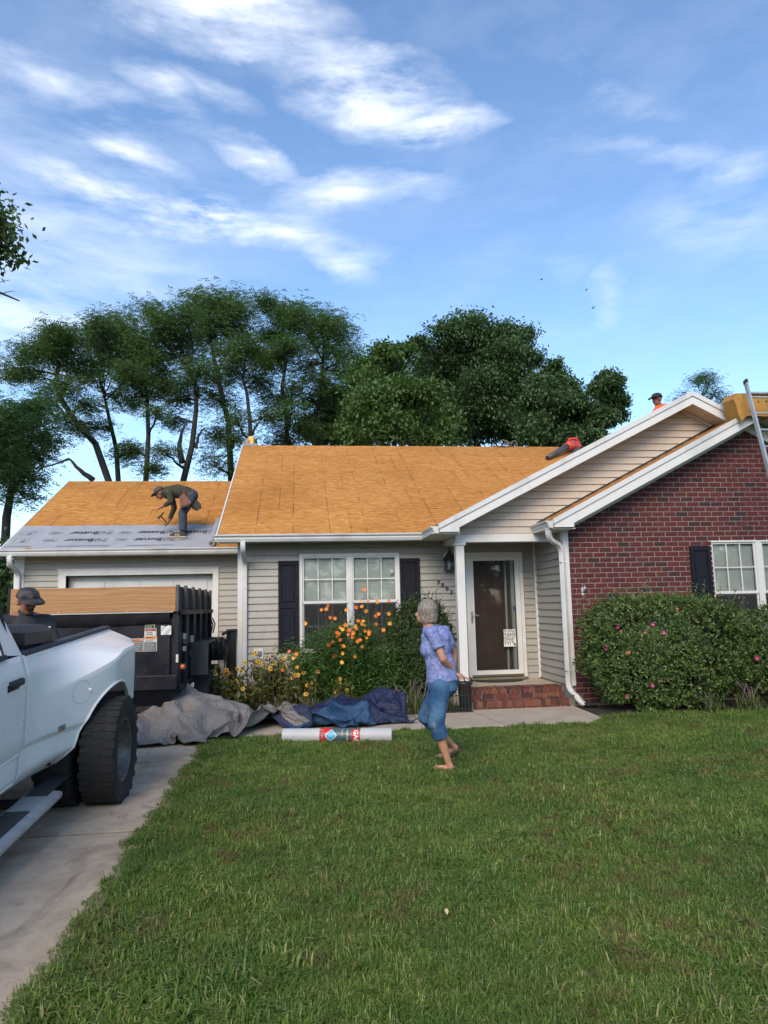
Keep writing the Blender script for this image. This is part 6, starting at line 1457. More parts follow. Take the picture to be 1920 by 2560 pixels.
lf = MB(); lq = at(960+278/1.728, 1850+980/1.728, 3.75); lf.add([(lq.x-.004, lq.y-.03, .062), (lq.x+.009, lq.y-.008, .068), (lq.x+.008, lq.y+.018, .072), (lq.x, lq.y+.034, .066), (lq.x-.010, lq.y+.008, .07)], [(0, 1, 2, 3, 4)]); lfo = lf.build('fallen_leaf', mottled('dry_leaf', (.55, .42, .25, 1), (.65, .5, .3, 1), 20, .8)); lfo.modifiers.new('s', 'SOLIDIFY').thickness = .002; tag(lfo, 'single pale dry leaf lying on the lawn', 'leaf')
for i, (px, py, lb_) in enumerate(((1354, 699, 'tiny bird in the sky, leftmost and highest of three'), (1466, 725, 'tiny bird in the sky, the middle one of three'), (1482, 770, 'tiny bird in the sky, lowest of three'))):
    q = at(px, py, 60); T = thing('bird', q, lb_, 'bird', 'birds in the sky'); s = .14
    MB().sphere(q, (.13, .05, .045), 8, 6).build('body', BLACK, T)
    for sg in (-1, 1): mk('wing', [q+Vector((-.04, 0, 0)), q+Vector((.05, 0, 0)), q+Vector((.03, sg*.1, .13)), q+Vector((-.03+.05*i, sg*.28, .10-.04*i))], [(0, 1, 2, 3)], BLACK, T).modifiers.new('s', 'SOLIDIFY').thickness = .01
# ------------------------------------------------------------------ people
def prim_mesh(prims, M):
    b = MB()
    for p in prims:
        k = p[0]
        if k == 'cap':      # tapered capsule
            _, a, c, r0, r1 = p; a, c = Vector(a), Vector(c); d = c-a; L = d.length; n = 14
            q = d.to_track_quat('Z', 'Y').to_matrix().to_4x4(); q.translation = a
            prof = [(r0*math.sin(t), -r0*math.cos(t)) for t in [math.pi/2*i/5 for i in range(6)]] + [(r1*math.cos(t), L+r1*math.sin(t)) for t in [math.pi/2*i/5 for i in range(6)]]
            prof[0] = (1e-4, -r0); prof[-1] = (1e-4, L+r1); b.lathe(prof, n, q)
        elif k == 'fru':    # frustum with flat ends, optional flattening
            _, a, c, r0, r1 = p[:5]; fl = p[5] if len(p) > 5 else 1; side = Vector(p[6]) if len(p) > 6 else None
            a, c = Vector(a), Vector(c); d = (c-a); L = d.length; z = d.normalized()
            x = (side - z*side.dot(z)).normalized() if side is not None else z.orthogonal().normalized(); y = z.cross(x); V = []; n = 20
            for o, r in ((a, r0), (c, r1)):
                for j in range(n): t = 2*math.pi*j/n; V.append(o + x*r*math.cos(t) + y*r*fl*math.sin(t))
            b.add(V, [tuple(range(n-1, -1, -1)), tuple(range(n, 2*n))]+[(j, (j+1) % n, n+(j+1) % n, n+j) for j in range(n)])
        elif k == 'ell':
            _, c, r = p[:3]; R = p[3] if len(p) > 3 else None; s = MB().sphere((0, 0, 0), r, 18, 12)
            V = [(R @ Vector(v) if R is not None else Vector(v)) + Vector(c) for v in s.V]; b.add(V, s.F)
    b.V = [M @ Vector(v) for v in b.V]; return b
def blob(name, prims, M, mat, parent, voxel=.009, it=4, cut=None):
    b = prim_mesh(prims, M); me = bpy.data.meshes.new('tmp'); me.from_pydata([tuple(v) for v in b.V], [], b.F)
    bm = bmesh.new(); bm.from_mesh(me); bmesh.ops.recalc_face_normals(bm, faces=bm.faces[:]); bm.to_mesh(me); bm.free()
    t = bpy.data.objects.new('tmp', me); C.objects.link(t)
    r = t.modifiers.new('r', 'REMESH'); r.mode = 'VOXEL'; r.voxel_size = voxel; s = t.modifiers.new('s', 'SMOOTH'); s.iterations = it; s.factor = .5
    bpy.context.view_layer.update(); m2 = bpy.data.meshes.new_from_object(t.evaluated_get(bpy.context.evaluated_depsgraph_get())); bpy.data.objects.remove(t); bpy.data.meshes.remove(me)
    m2.name = name; m2.materials.clear(); return obj(name, m2, mat, parent, True)
def m_skin(name, c0, c1):
    M = Mat(name, rough=.5, spec=.35); M.color(M.ramp(M.noise(14, 4), [(.35, c0), (.65, c1)])); M.b.inputs['Subsurface Weight'].default_value = .08; M.b.inputs['Subsurface Radius'].default_value = (.02, .008, .004); return M.m
def hand_prims(w, d, p, curl, L=.17, thumb=1):
    """w: wrist, d: direction of the fingers, p: palm normal, curl: degrees per joint"""
    w, d, p = Vector(w), Vector(d).normalized(), Vector(p); p = (p - d*p.dot(d)).normalized(); s = d.cross(p); out = []
    k = L/.17; palm = w + d*.045*k
    for i in range(4): out.append(('cap', w + s*(.012*(i-1.5))*k, w + d*.085*k + s*(.0185*(i-1.5))*k, .0125*k, .0105*k))
    for i, fl in enumerate((.9, 1.05, 1.0, .8)):
        a = w + d*.085*k + s*(.0185*(i-1.5))*k; dd = d.copy(); ang = curl[i % len(curl)] if isinstance(curl, (list, tuple)) else curl
        for j, l in enumerate((.034, .023, .019)):
            dd = (dd*math.cos(rad(ang)) + p*math.sin(rad(ang))).normalized() if j == 0 else (Matrix.Rotation(rad(ang), 4, s.cross(Vector((0, 0, 0))) if False else d.cross(p)*-1) @ dd)
            e = a + dd*l*fl*k; out.append(('cap', a, e, (.0092-.0008*j)*k, (.0086-.001*j)*k)); a = e
    a = w + d*.02*k + s*(-.026*thumb)*k; e = a + (d*.6 - s*.75*thumb + p*.25).normalized()*.038*k; f = e + (d*.85 - s*.25*thumb + p*.35).normalized()*.030*k
    out += [('cap', w + d*.01*k, a, .013*k, .012*k), ('cap', a, e, .0125*k, .0105*k), ('cap', e, f, .0105*k, .0085*k)]
    return out
I4 = Matrix.Identity(4)

def woman():
    base = Vector((1.385, 7.0, 0)); T = thing('person', base, 'woman in blue patterned shirt and cropped jeans standing on the lawn, hands behind her back', 'person')
    f = Vector((-.87, .49, 0)).normalized(); l = Vector((-f.y, f.x, 0)); up = Vector((0, 0, 1))   # f forward, l her left (towards the camera)
    S = .985
    def P(x, z, depth=0.0):
        """x: metres to the right in the picture, z: height, depth: metres away from the camera"""
        return base + Vector((x*.993+depth*.15, depth-x*.12, z))*1.0
    SK = m_skin('skin_tanned', (.42, .205, .125, 1), (.50, .255, .165, 1))
    nb, hd = P(-.115, 1.385, .05), P(-.135, 1.525, .06)
    shL, shR = P(-.085, 1.325, -.10), P(.045, 1.325, .19)
    hipL, hipR = P(-.02, .80, -.055), P(-.02, .80, .115)
    kL, aL = P(-.075, .455, -.06), P(.035, .085, -.02)
    kR, aR = P(-.17, .49, .17), P(.10, .165, .42)
    eL, wL = P(.01, 1.075, -.135), P(.130, .925, .02)
    eR, wR = P(.140, 1.09, .26), P(.120, .925, .16)
    # shoulders/arms/neck/head/legs: one skin
    body = [('cap', nb+up*-.02, hd+Vector((0, 0, -.05)), .052, .05), ('ell', hd+Vector((0, 0, .005)), (.078, .092, .108)), ('ell', hd+f*.045+up*-.055, (.055, .058, .06)), ('cap', hd+f*.09+up*-.005, hd+f*.105+up*-.025, .014, .016), ('ell', hd+l*.075+up*-.01-f*.01, (.014, .012, .03)), ('ell', hd-l*.075+up*-.01-f*.01, (.014, .012, .03)),
            ('ell', P(-.03, 1.12, .045), (.10, .10, .24)), ('ell', P(-.02, .86, .03), (.10, .10, .10)),
            ('cap', shL, eL, .042, .036), ('cap', eL, wL, .037, .024), ('cap', shR, eR, .042, .036), ('cap', eR, wR, .037, .024), ('cap', nb, shL, .05, .045), ('cap', nb, shR, .05, .045),
            ('cap', hipL, kL, .075, .052), ('cap', kL, kL.lerp(aL, .35), .05, .050), ('cap', kL.lerp(aL, .35), aL, .050, .030), ('cap', hipR, kR, .075, .052), ('cap', kR, kR.lerp(aR, .35), .05, .050), ('cap', kR.lerp(aR, .35), aR, .050, .030)]
    # feet
    tl = aL + f*.105 + Vector((-.02, 0, -.055)); body += [('cap', aL+Vector((.02, 0, -.045)), tl, .03, .026), ('cap', aL+Vector((.02, 0, -.04)), aL, .032, .03), ('cap', tl, tl+f*.03+l*.012, .02, .015), ('cap', tl, tl+f*.026-l*.018, .019, .014)]
    tr = aR + f*.13 + Vector((0, 0, -.125)); hr = aR + Vector((.035, .01, -.03)); body += [('cap', hr, tr, .03, .026), ('cap', hr, aR, .032, .03), ('cap', tr, tr+f*.05, .022, .014)]
    # hands clasped: right hand grips the left wrist, left hand hangs open
    body += hand_prims(wL, (.62, .10, -.25), (.3, .2, -1), (8, 10, 14, 18), .175, 1)
    body += hand_prims(wR + Vector((-.01, -.02, .0)), (-.25, -.60, -.35), (.55, -.5, -.5), (38, 42, 45, 48), .165, -1)
    blob('body', body, I4, SK, T, .0062, 3)
    # shirt
    SH = Mat('shirt_print', rough=.85, spec=.2); v = SH.node('ShaderNodeTexVoronoi', feature='F1'); v.inputs['Scale'].default_value = 55; SH.l.new(SH.pos(), v.inputs['Vector'])
    n2_ = SH.noise(38, 5, .7); c_ = SH.mix(SH.rng(n2_, .42, .6), (.19, .24, .46, 1), (.58, .61, .75, 1)); c_ = SH.mix(SH.math('MULTIPLY', SH.rng(v.outputs['Distance'], .0, .35), .35), (.11, .14, .36, 1), c_); SH.color(c_); SH.bump(SH.noise(9, 4, .6, SH.mapped((1, 1, .6)), .8), .7, .03)
    sh = [('ell', P(-.05, 1.27, .045), (.152, .118, .115), Matrix.Rotation(rad(-32), 3, 'Z')), ('ell', P(-.055, 1.17, .04), (.155, .125, .16), Matrix.Rotation(rad(-32), 3, 'Z')), ('ell', P(-.125, 1.155, .03), (.085, .10, .085)), ('ell', P(-.02, 1.03, .04), (.142, .122, .16)),
          ('fru', P(-.015, 1.05, .04), P(.005, .845, .035), .138, .160, .88, (1, -.3, 0)), ('cap', nb+up*-.05+Vector((.012, 0, 0)), shL+up*-.008, .080, .064), ('cap', nb+up*-.05+Vector((.012, 0, 0)), shR+up*-.008, .080, .064),
          ('fru', shL+(eL-shL)*-.1, shL.lerp(eL, .60), .062, .060), ('fru', shR+(eR-shR)*-.1, shR.lerp(eR, .60), .062, .060), ('ell', shL, (.062, .062, .062)), ('ell', shR, (.062, .062, .062)), ('ell', P(.035, 1.22, .09), (.10, .10, .13))]
    blob('shirt', sh, I4, SH.m, T, .008, 5)
    # cropped jeans
    JN = Mat('denim', rough=.9, spec=.15); w_ = JN.noise(5, 4); c_ = JN.mix(JN.rng(w_, .38, .66), (.028, .080, .17, 1), (.075, .16, .28, 1)); st_ = JN.noise(13, 4, .7, JN.mapped((1, 1, .5))); c_ = JN.mix(JN.math('MULTIPLY', JN.rng(st_, .60, .70), .45), c_, (.34, .30, .17, 1)); JN.color(c_); JN.bump(JN.noise(11, 4, .6, None, .8), .7, .022)
    cL, cR = kL.lerp(aL, .36), kR.lerp(aR, .28)
    jn = [('ell', P(.0, .80, .035), (.140, .125, .115)), ('fru', P(.0, .89, .035), P(.0, .76, .035), .146, .15, .9, (1, -.3, 0)), ('ell', P(.048, .80, .03), (.095, .112, .11)), ('cap', hipL+Vector((.0, .01, .0)), kL, .098, .080), ('cap', hipR, kR, .098, .078), ('fru', kL+up*.03, cL, .080, .076), ('fru', kR+up*.03, cR, .078, .074), ('ell', kL, (.08, .08, .08)), ('ell', kR, (.078, .078, .078))]
    blob('jeans', jn, I4, JN.m, T, .008, 4)
    # bobbed grey hair
    HR = Mat('grey_hair', rough=.6, spec=.4); n_h = HR.noise(4, 5, .6, HR.mapped((30, 30, 2))); HR.color(HR.ramp(n_h, [(.3, (.11, .085, .07)), (.5, (.23, .185, .155)), (.72, (.40, .35, .31))])); HR.bump(n_h, .6, .01)
    Rz = Matrix.Rotation(math.atan2(f.y, f.x), 3, 'Z')
    hr_ = [('ell', hd-f*.014+up*.022, (.104, .098, .108), Rz), ('ell', hd-f*.045+up*-.035, (.072, .090, .085), Rz), ('ell', hd+l*.058-f*.012+up*-.035, (.062, .036, .085), Rz), ('ell', hd-l*.058-f*.012+up*-.035, (.062, .036, .085), Rz), ('fru', hd-f*.03+up*-.02, hd-f*.035+up*-.105, .090, .074)]
    blob('hair', hr_, I4, HR.m, T, .007, 3)
    Q_ = []
    for k in range(520):
        ph = random.uniform(-2.45, 2.45); dirv = (-f*math.cos(ph) + l*math.sin(ph)); strand_width = random.uniform(.0022, .005); strand_offset = random.uniform(.0, .007); end = random.uniform(1.75, 2.12); side = dirv.cross(up); prev = None
        for i in range(8):
            t = .12+(end-.12)*i/7; rr = math.sin(min(t, 1.62)); z = .022+.112*math.cos(t) - (.03*(t-1.57) if t > 1.57 else 0)
            c = hd - f*.016 + dirv*((.101+strand_offset)*rr*(1 if t < 1.6 else 1-.30*(t-1.6))) + up*z + side*.010*math.sin(k+i*.6)
            if prev is not None: Q_.append([prev-side*strand_width, prev+side*strand_width, c+side*strand_width, c-side*strand_width])
            prev = c
    obj('hair_strands', quads_mesh('hair_strands', np.array([[list(v) for v in q] for q in Q_])), m_leaf('hair_strand_grey', [(.16, .13, .11), (.21, .175, .15), (.27, .235, .205), (.36, .32, .285)], .1, .5), T)
    # sandals
    SD = mottled('sandal_tan', (.34, .24, .16, 1), (.42, .31, .21, 1), 20, .7); SOLE = mottled('sandal_sole', (.05, .04, .035, 1), (.08, .06, .05, 1), 20, .8)
    for a_, t_, hl in ((aL, tl, aL+Vector((.02, 0, -.045))), (aR, tr, hr)):
        dd = (t_-hl).normalized(); nn = Vector((0, 0, 1)) if a_ is aL else dd.cross(dd.cross(Vector((0, 0, 1)))).normalized()*-1
        so_ = blob('sandal_sole', [('cap', hl-nn*.035-dd*.01, t_-nn*.03+dd*.03, .024, .026)], I4, SOLE, T, .008, 2)
        s1 = t_+dd*.0; MB().tube([s1+l*.03-nn*.025, s1+l*.022+nn*.012, s1+nn*.024, s1-l*.022+nn*.012, s1-l*.03-nn*.025], .012, 8).build('sandal_strap', SD, T, True)
    MB().tube([wL+Vector((-.005, -.026, -.006)), wL+Vector((.02, -.02, .02)), wL+Vector((.02, .02, .02)), wL+Vector((-.005, .026, -.006)), wL+Vector((-.022, .0, -.025)), wL+Vector((-.005, -.026, -.006))], .006, 6).build('bracelet', BLACK, T)
    # thin dark strap she holds
    hq = wL+Vector((.10, .0, -.03)); S2 = thing('wrist_strap', hq, 'thin dark strap hanging from the hand of the woman', 'strap')
    MB().tube([hq+Vector((-.02, 0, .0)), hq+Vector((.0, .01, -.06)), hq+Vector((.045, .01, -.115)), hq+Vector((.07, 0, -.06)), hq+Vector((.05, -.01, -.01))], .006, 6).build('strap_loop', BLACK, S2)
woman()

def cap_hat(T, c, f, up, r, mat, bill=.075, tilt=0):
    """baseball cap around head centre c"""
    f, up = Vector(f).normalized(), Vector(up).normalized(); s = up.cross(f).normalized(); f = s.cross(up)
    M = Matrix((f, s, up)).transposed().to_4x4(); M.translation = c
    prof = [(r*1.03, .0), (r*1.03, r*.15), (r*.98, r*.42), (r*.82, r*.72), (r*.5, r*.92), (r*.1, r*1.0), (.001, r*1.0)]
    o = MB().lathe(prof, 24, M @ Matrix.Diagonal((1.08, .96, 1, 1))).build('cap', mat, T, True)
    V = []; F = []; n = 10
    for i in range(n+1):
        t = rad(-62+124*i/n)
        for k, e in ((r*.98, .012), (r*1.0+bill*math.cos(t*.9)*.6, -.004), (r*1.0+bill*math.cos(t*.9), -.022)): V.append(M @ Vector((k*math.cos(t)*1.08, k*math.sin(t)*.96, e*1.0+.01)))
    for i in range(n):
        for j in range(2): F.append((i*3+j, (i+1)*3+j, (i+1)*3+j+1, i*3+j+1))
    b = mk('cap_bill', V, F, mat, o, True); b.modifiers.new('s', 'SOLIDIFY').thickness = .006
    MB().sphere(M @ Vector((0, 0, r)), .008, 8, 5).build('cap_button', mat, o)
    return o
def head_prims(c, f, up, k=1.0):
    c, f, up = Vector(c), Vector(f).normalized(), Vector(up).normalized(); s = up.cross(f).normalized(); R = Matrix((f, s, up)).transposed()
    E = lambda a, b, d, r: ('ell', c + (f*a + s*b + up*d)*k, tuple(q*k for q in r), R)
    return [E(-.01, 0, .03, (.098, .078, .095)), E(.03, 0, -.045, (.066, .060, .072)), E(.055, 0, -.085, (.035, .04, .028)), E(.098, 0, -.012, (.018, .014, .03)), E(.11, 0, -.025, (.014, .016, .014)), E(.085, 0, -.062, (.014, .026, .010)), E(.07, .03, -.02, (.03, .024, .024)), E(.07, -.03, -.02, (.03, .024, .024)), E(.078, 0, .022, (.03, .05, .012)), E(-.005, .08, -.01, (.022, .012, .034)), E(-.005, -.08, -.01, (.022, .012, .034))]
def face_parts(T, c, f, up, k=1.0, beard=True):
    c, f, up = Vector(c), Vector(f).normalized(), Vector(up).normalized(); s = up.cross(f).normalized()
    dk = mottled('dark_brow', (.02, .014, .012, 1), (.035, .025, .02, 1), 30, .9)
    for q in (1, -1):
        MB().sphere(c+(f*.092+s*.031*q+up*.004)*k, .009*k, 8, 6).build('eye', dk, T); MB().tube([c+(f*.094+s*.016*q+up*.022)*k, c+(f*.088+s*.048*q+up*.024)*k], .004*k, 5).build('eyebrow', dk, T)
    MB().tube([c+(f*.094-s*.022-up*.064)*k, c+(f*.100-up*.062)*k, c+(f*.094+s*.022-up*.064)*k], .0035*k, 5).build('lips', mottled('lip', (.20, .07, .06, 1), (.25, .09, .07, 1), 20, .6), T)
    if beard: MB().tube([c+(f*.092-s*.03-up*.056)*k, c+(f*.106-up*.046)*k, c+(f*.092+s*.03-up*.056)*k], .006*k, 5).build('moustache', dk, T)

def roofer():
    b0 = at(380+600/9.217, 1190+1400/9.217, 14.30); sc = 14.0/1775/9.217
    T = thing('person', b0, 'roofer in olive shirt and jeans bent over hammering on the garage roof', 'person')
    def P(x, y, d=0): return at(380+x/9.217, 1190+y/9.217, 14.30+d)
    SK = m_skin('skin_brown', (.20, .085, .05, 1), (.27, .12, .075, 1)); f = Vector((-1, -.05, 0)); up = Vector((0, 0, 1))
    hip, hip2 = P(905, 470, -.06), P(880, 480, .12); kn, kn2 = P(715, 850, -.07), P(700, 860, .14); an, an2 = P(705, 1290, -.06), P(730, 1270, .16)
    s1, s2 = P(395, 400, -.16), P(430, 400, .18); ch = P(480, 370, 0); hd = P(195, 395, 0); nk = P(320, 350, 0)
    e1, w1 = P(440, 590, -.20), P(270, 690, -.16); e2, w2 = P(515, 730, .18), P(400, 1030, .10)
    hf = Vector((-.62, 0, -.62)).normalized(); hu = Vector((-.62, 0, .62)).normalized(); hf = Vector((-.80, -.05, -.55)).normalized(); hu = Vector((-.5, 0, .82))
    body = head_prims(hd, hf, hu, .97) + [('cap', nk, hd+Vector((.03, 0, 0)), .055, .05), ('cap', nk, ch, .07, .11), ('cap', ch, P(760, 400), .12, .11), ('cap', P(760, 400), P(880, 450), .11, .12), ('cap', s1, e1, .05, .042), ('cap', e1, w1, .042, .028), ('cap', s2, e2, .05, .042), ('cap', e2, w2, .042, .028), ('cap', nk, s1, .06, .055), ('cap', nk, s2, .06, .055), ('cap', hip, kn, .085, .06), ('cap', kn, an, .058, .04), ('cap', hip2, kn2, .085, .06), ('cap', kn2, an2, .058, .04)]
    body += hand_prims(w1, P(170, 740, -.16)-w1, (-.3, 0, -1), (30, 35, 38, 40), .17, 1) + hand_prims(w2, P(350, 1120, .08)-w2, (-1, 0, .2), (55, 60, 60, 62), .17, -1)
    blob('body', body, I4, SK, T, .009, 3); face_parts(T, hd, hf, hu, .97)
    OL = mottled('olive_shirt', (.030, .030, .017, 1), (.052, .050, .028, 1), 6, .9, .4, .015, 14); JD = mottled('work_jeans', (.028, .038, .056, 1), (.055, .068, .09, 1), 8, .9, .4, .012, 16)
    sh = [('cap', P(380, 385), P(600, 350), .135, .14), ('cap', P(600, 350), P(800, 400), .14, .135), ('fru', P(740, 380), P(850, 430), .14, .14), ('cap', s1, e1, .066, .055), ('fru', e1, w1.lerp(e1, .1), .055, .042), ('cap', s2, e2, .066, .055), ('fru', e2, w2.lerp(e2, .12), .055, .042), ('ell', P(350, 390), (.10, .15, .11)), ('ell', P(520, 300), (.14, .13, .07))]
    blob('shirt', sh, I4, OL, T, .010, 4)
    jn = [('ell', P(890, 455, .03), (.15, .165, .14)), ('cap', hip, kn, .112, .082), ('fru', kn, an+Vector((0, 0, .03)), .084, .072), ('ell', kn, (.084, .084, .084)), ('cap', hip2, kn2, .11, .08), ('fru', kn2, an2+Vector((0, 0, .03)), .082, .072), ('ell', kn2, (.082, .082, .082))]
    blob('jeans', jn, I4, JD, T, .010, 4)
    SHO = mottled('work_shoe', (.02, .017, .018, 1), (.04, .03, .03, 1), 15, .7); SOL = mottled('shoe_sole', (.40, .30, .20, 1), (.48, .37, .26, 1), 15, .8)
    for a_, dep in ((an, -.06), (an2, .16)):
        h = Vector((a_.x+.03, a_.y, a_.z-.05)); t_ = h+Vector((-.24, -.0, -.015))
        blob('shoe', [('cap', h, t_, .045, .036), ('cap', h, a_+Vector((0, 0, .02)), .046, .05)], I4, SHO, T, .010, 3)
        so_ = MB().bbox(t_.x-.045, h.x+.05, a_.y-.042, a_.y+.042, t_.z-.047, t_.z-.018, .01).build('shoe_sole', SOL, T)
        for k in range(3): MB().box(h.x-.10-.035*k, h.x-.083-.035*k, a_.y-.049, a_.y-.040, h.z-.045, h.z+.015).build('shoe_stripe', SOL, T)
    cap_hat(T, hd+hu*.045, hf, hu, .10, mottled('grey_cap', (.05, .045, .05, 1), (.08, .072, .075, 1), 12, .8), .08)
    # tool belt pouches
    LE = mottled('red_leather', (.14, .04, .026, 1), (.21, .07, .042, 1), 10, .6, .4, .008, 30); LD_ = mottled('dark_leather', (.02, .014, .013, 1), (.05, .028, .022, 1), 10, .7)
    Mx = frame(P(770, 590, -.21), (P(850, 640)-P(690, 560)).normalized(), Vector((0, -1, 0)))
    bl = MB().tube([P(740, 350, -.15), P(800, 330, .02), P(860, 360, .17), P(960, 560, .15), P(930, 560, -.12), P(790, 370, -.17)], .022, 6).build('tool_belt', LE, T)
    pv = [P(x, y, d) for d in (-.27, -.17) for x, y in ((630, 470), (740, 385), (905, 610), (830, 700), (650, 740))]
    MBp = MB(); MBp.add(pv, [(4, 3, 2, 1, 0), (5, 6, 7, 8, 9)]+[(i, (i+1) % 5, 5+(i+1) % 5, 5+i) for i in range(5)]); po = MBp.build('belt_pouch', LE, T)
    pv2 = [P(x, y, d) for d in (-.295, -.271) for x, y in ((670, 560), (720, 520), (850, 620), (790, 680), (670, 690))]
    MBp = MB(); MBp.add(pv2, [(4, 3, 2, 1, 0), (5, 6, 7, 8, 9)]+[(i, (i+1) % 5, 5+(i+1) % 5, 5+i) for i in range(5)]); MBp.build('pouch_pocket', LE, po)
    pv = [P(x, y, d) for d in (-.08, .14) for x, y in ((960, 560), (1050, 560), (1120, 640), (1150, 740), (1020, 810), (900, 730))]
    MBp = MB(); MBp.add(pv, [(5, 4, 3, 2, 1, 0), (6, 7, 8, 9, 10, 11)]+[(i, (i+1) % 6, 6+(i+1) % 6, 6+i) for i in range(6)]); MBp.build('belt_pouch', LD_, T)
    # hammer
    HM = thing('hammer', P(250, 970, .08), 'hammer held in the hand of the bent roofer', 'hammer')
    MB().tube([P(375, 1110, .07), P(200, 920, .07)], .014, 8).build('handle', mottled('hammer_handle', (.05, .025, .015, 1), (.08, .04, .025, 1), 20, .6), HM)
    hmet = mottled('hammer_steel', (.05, .045, .045, 1), (.08, .07, .07, 1), 20, .4, metal=.8); MB().tube([P(140, 990, .07), P(175, 940, .07), P(215, 905, .07)], [.022, .02, .018], 10).build('head', hmet, HM); MB().tube([P(215, 905, .07), P(250, 860, .07), P(275, 830, .07)], [.018, .014, .006], 8).build('claw', hmet, HM)
roofer()

def truck_man():
    hd = at(68, 1499, 7.15); T = thing('person', Vector((hd.x, hd.y, .85)), 'man in dark shirt and patterned cap looking down in the truck bed', 'person')
    SK = m_skin('skin_warm_brown', (.24, .105, .065, 1), (.32, .15, .095, 1)); f = Vector((.66, -.66, -.30)).normalized(); up = Vector((.22, -.22, .93)).normalized()
    c = hd+Vector((0, 0, -.02)); nk = c+Vector((-.04, .06, -.13)); s = Vector((.86, .50, 0)); sl1, sr1 = nk+s*.20+Vector((0, 0, -.07)), nk-s*.20+Vector((0, 0, -.07)); bz = .86
    body = head_prims(c, f, up, 1.0) + [('cap', nk, c+Vector((-.01, .03, -.04)), .06, .056), ('cap', nk, sl1, .06, .06), ('cap', nk, sr1, .06, .06), ('cap', nk+Vector((0, 0, -.12)), nk+Vector((0, .05, -.55)), .13, .12), ('cap', sl1, sl1+Vector((.12, -.08, -.27)), .05, .04), ('cap', sl1+Vector((.12, -.08, -.27)), sl1+Vector((.0, -.30, -.38)), .04, .028), ('cap', sr1, sr1+Vector((-.10, -.08, -.27)), .05, .04), ('cap', sr1+Vector((-.10, -.08, -.27)), sr1+Vector((.05, -.30, -.38)), .04, .028), ('cap', nk+Vector((.1, .05, -.6)), Vector((nk.x+.12, nk.y-.28, bz+.09)), .085, .07), ('cap', nk+Vector((-.1, .05, -.6)), Vector((nk.x-.12, nk.y-.28, bz+.09)), .085, .07), ('cap', Vector((nk.x+.12, nk.y-.28, bz+.07)), Vector((nk.x+.12, nk.y+.15, bz+.06)), .06, .04), ('cap', Vector((nk.x-.12, nk.y-.28, bz+.07)), Vector((nk.x-.12, nk.y+.15, bz+.06)), .06, .04)]
    body += hand_prims(sl1+Vector((0, -.30, -.38)), (-.2, -.5, -.6), (-1, 0, 0), 25) + hand_prims(sr1+Vector((.05, -.30, -.38)), (.2, -.5, -.6), (1, 0, 0), 25)
    blob('body', body, I4, SK, T, .009, 3); face_parts(T, c, f, up)
    DS = mottled('charcoal_shirt', (.016, .017, .021, 1), (.030, .031, .037, 1), 7, .9, .4, .012, 14)
    sh = [('cap', nk+Vector((0, 0, -.06)), sl1, .085, .082), ('cap', nk+Vector((0, 0, -.06)), sr1, .085, .082), ('cap', nk+Vector((0, 0, -.14)), nk+Vector((0, .05, -.5)), .165, .15), ('fru', sl1, sl1+Vector((.11, -.07, -.24)), .075, .066), ('fru', sr1, sr1+Vector((-.09, -.07, -.24)), .075, .066), ('fru', nk+Vector((-.005, .01, -.06)), c+Vector((-.025, .045, -.075)), .078, .066)]
    blob('shirt', sh, I4, DS, T, .010, 4)
    q = sl1+Vector((.045, -.115, -.05)); MB().box(-.032, .032, -.002, .002, -.006, .006, Matrix.Translation(q) @ Matrix.Rotation(rad(-18), 4, 'Y')).build('shirt_badge', WHITE, T)
    CP = Mat('camo_cap', rough=.85); CP.color(CP.ramp(CP.noise(16, 3), [(.38, (.012, .012, .014)), (.5, (.04, .035, .036)), (.62, (.075, .065, .062))])); cap_hat(T, c+up*.035, f, up, .103, CP.m, .075)
    JD = mottled('dark_trousers', (.02, .022, .03, 1), (.035, .037, .045, 1), 8, .9)
    blob('trousers', [('ell', nk+Vector((0, .05, -.58)), (.17, .14, .13)), ('cap', nk+Vector((.1, .05, -.6)), Vector((nk.x+.12, nk.y-.28, bz+.11)), .105, .09), ('cap', nk+Vector((-.1, .05, -.6)), Vector((nk.x-.12, nk.y-.28, bz+.11)), .105, .09)], I4, JD, T, .012, 3)
truck_man()

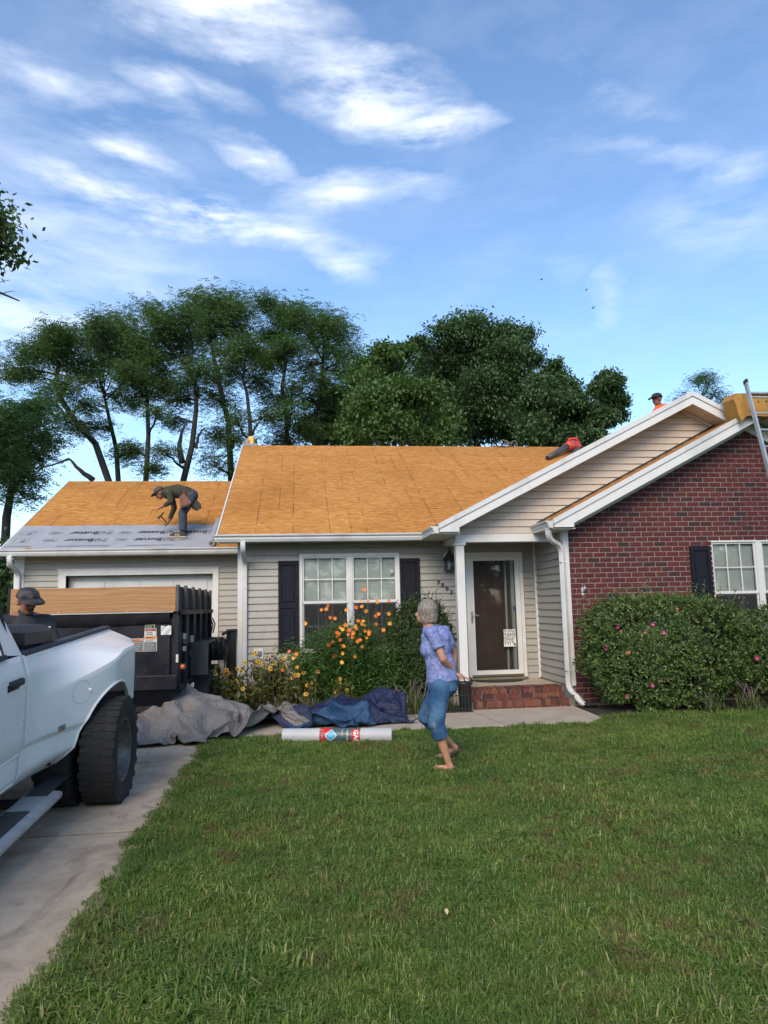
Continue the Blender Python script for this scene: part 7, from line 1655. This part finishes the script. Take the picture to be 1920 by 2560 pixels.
def ridge_man():
    hd = at(1643, 999, 13.2); zr = 2.81+.503*(2*6.405-hd.x-2.13)+.02; T = thing('person', Vector((hd.x+.1, hd.y, zr)), 'man in orange shirt and black cap behind the big gable, only his head in view', 'person')
    SK = m_skin('skin_deep_brown', (.16, .065, .04, 1), (.22, .095, .06, 1)); f = Vector((-1, -.25, -.12)).normalized(); up = Vector((-.08, 0, 1)).normalized()
    nk = hd+Vector((.03, .02, -.13)); hip = Vector((hd.x+.10, hd.y, zr+.16)); s1, s2 = nk+Vector((.05, -.19, -.07)), nk+Vector((.05, .19, -.07))
    fL = Vector((hd.x-.38, hd.y-.12, 0)); 
    def roof(x): return 2.81+.503*(min(x, 2*6.405-x)-2.13)+.02
    k1, k2 = Vector((hd.x-.30, hd.y-.14, roof(hd.x-.3)+.42)), Vector((hd.x-.30, hd.y+.14, roof(hd.x-.3)+.42)); a1, a2 = Vector((hd.x-.42, hd.y-.14, roof(hd.x-.42)+.08)), Vector((hd.x-.42, hd.y+.14, roof(hd.x-.42)+.08))
    body = head_prims(hd, f, up) + [('cap', nk, hd+Vector((.01, 0, -.04)), .058, .055), ('cap', nk, s1, .06, .055), ('cap', nk, s2, .06, .055), ('cap', nk+Vector((.02, 0, -.12)), hip+Vector((0, 0, .1)), .12, .12), ('cap', s1, k1+Vector((.1, 0, -.05)), .05, .04), ('cap', k1+Vector((.1, 0, -.05)), k1+Vector((-.06, .03, .06)), .04, .03), ('cap', s2, k2+Vector((.1, 0, -.05)), .05, .04), ('cap', k2+Vector((.1, 0, -.05)), k2+Vector((-.06, -.03, .06)), .04, .03), ('cap', hip, k1, .09, .065), ('cap', hip, k2, .09, .065), ('cap', k1, a1, .06, .04), ('cap', k2, a2, .06, .04), ('cap', a1, a1+Vector((-.14, 0, -.03)), .045, .04), ('cap', a2, a2+Vector((-.14, 0, -.03)), .045, .04)]
    body += hand_prims(k1+Vector((-.06, .03, .06)), (-.8, .3, -.3), (0, 0, -1), 25) + hand_prims(k2+Vector((-.06, -.03, .06)), (-.8, -.3, -.3), (0, 0, -1), 25)
    blob('body', body, I4, SK, T, .010, 3); face_parts(T, hd, f, up)
    OR = mottled('orange_shirt', (.80, .10, .03, 1), (.88, .16, .05, 1), 6, .8, .4, .012, 14)
    blob('shirt', [('cap', nk+Vector((0, 0, -.06)), s1, .08, .075), ('cap', nk+Vector((0, 0, -.06)), s2, .08, .075), ('cap', nk+Vector((.02, 0, -.14)), hip+Vector((0, 0, .12)), .15, .15), ('fru', s1, s1.lerp(k1, .5), .07, .062), ('fru', s2, s2.lerp(k2, .5), .07, .062), ('fru', nk+Vector((.0, 0, -.06)), nk+Vector((0, 0, .05)), .075, .066)], I4, OR, T, .011, 4)
    blob('trousers', [('ell', hip, (.15, .17, .13)), ('cap', hip+Vector((0, -.06, 0)), k1, .105, .085), ('cap', hip+Vector((0, .06, 0)), k2, .105, .085), ('fru', k1, a1, .085, .07), ('fru', k2, a2, .085, .07)], I4, mottled('black_trousers', (.015, .015, .017, 1), (.03, .03, .03, 1), 8, .9), T, .012, 3)
    cap_hat(T, hd+up*.035, f, up, .104, mottled('black_cap', (.010, .010, .012, 1), (.018, .018, .02, 1), 12, .8), .075)
ridge_man()
bpy.context.view_layer.update()
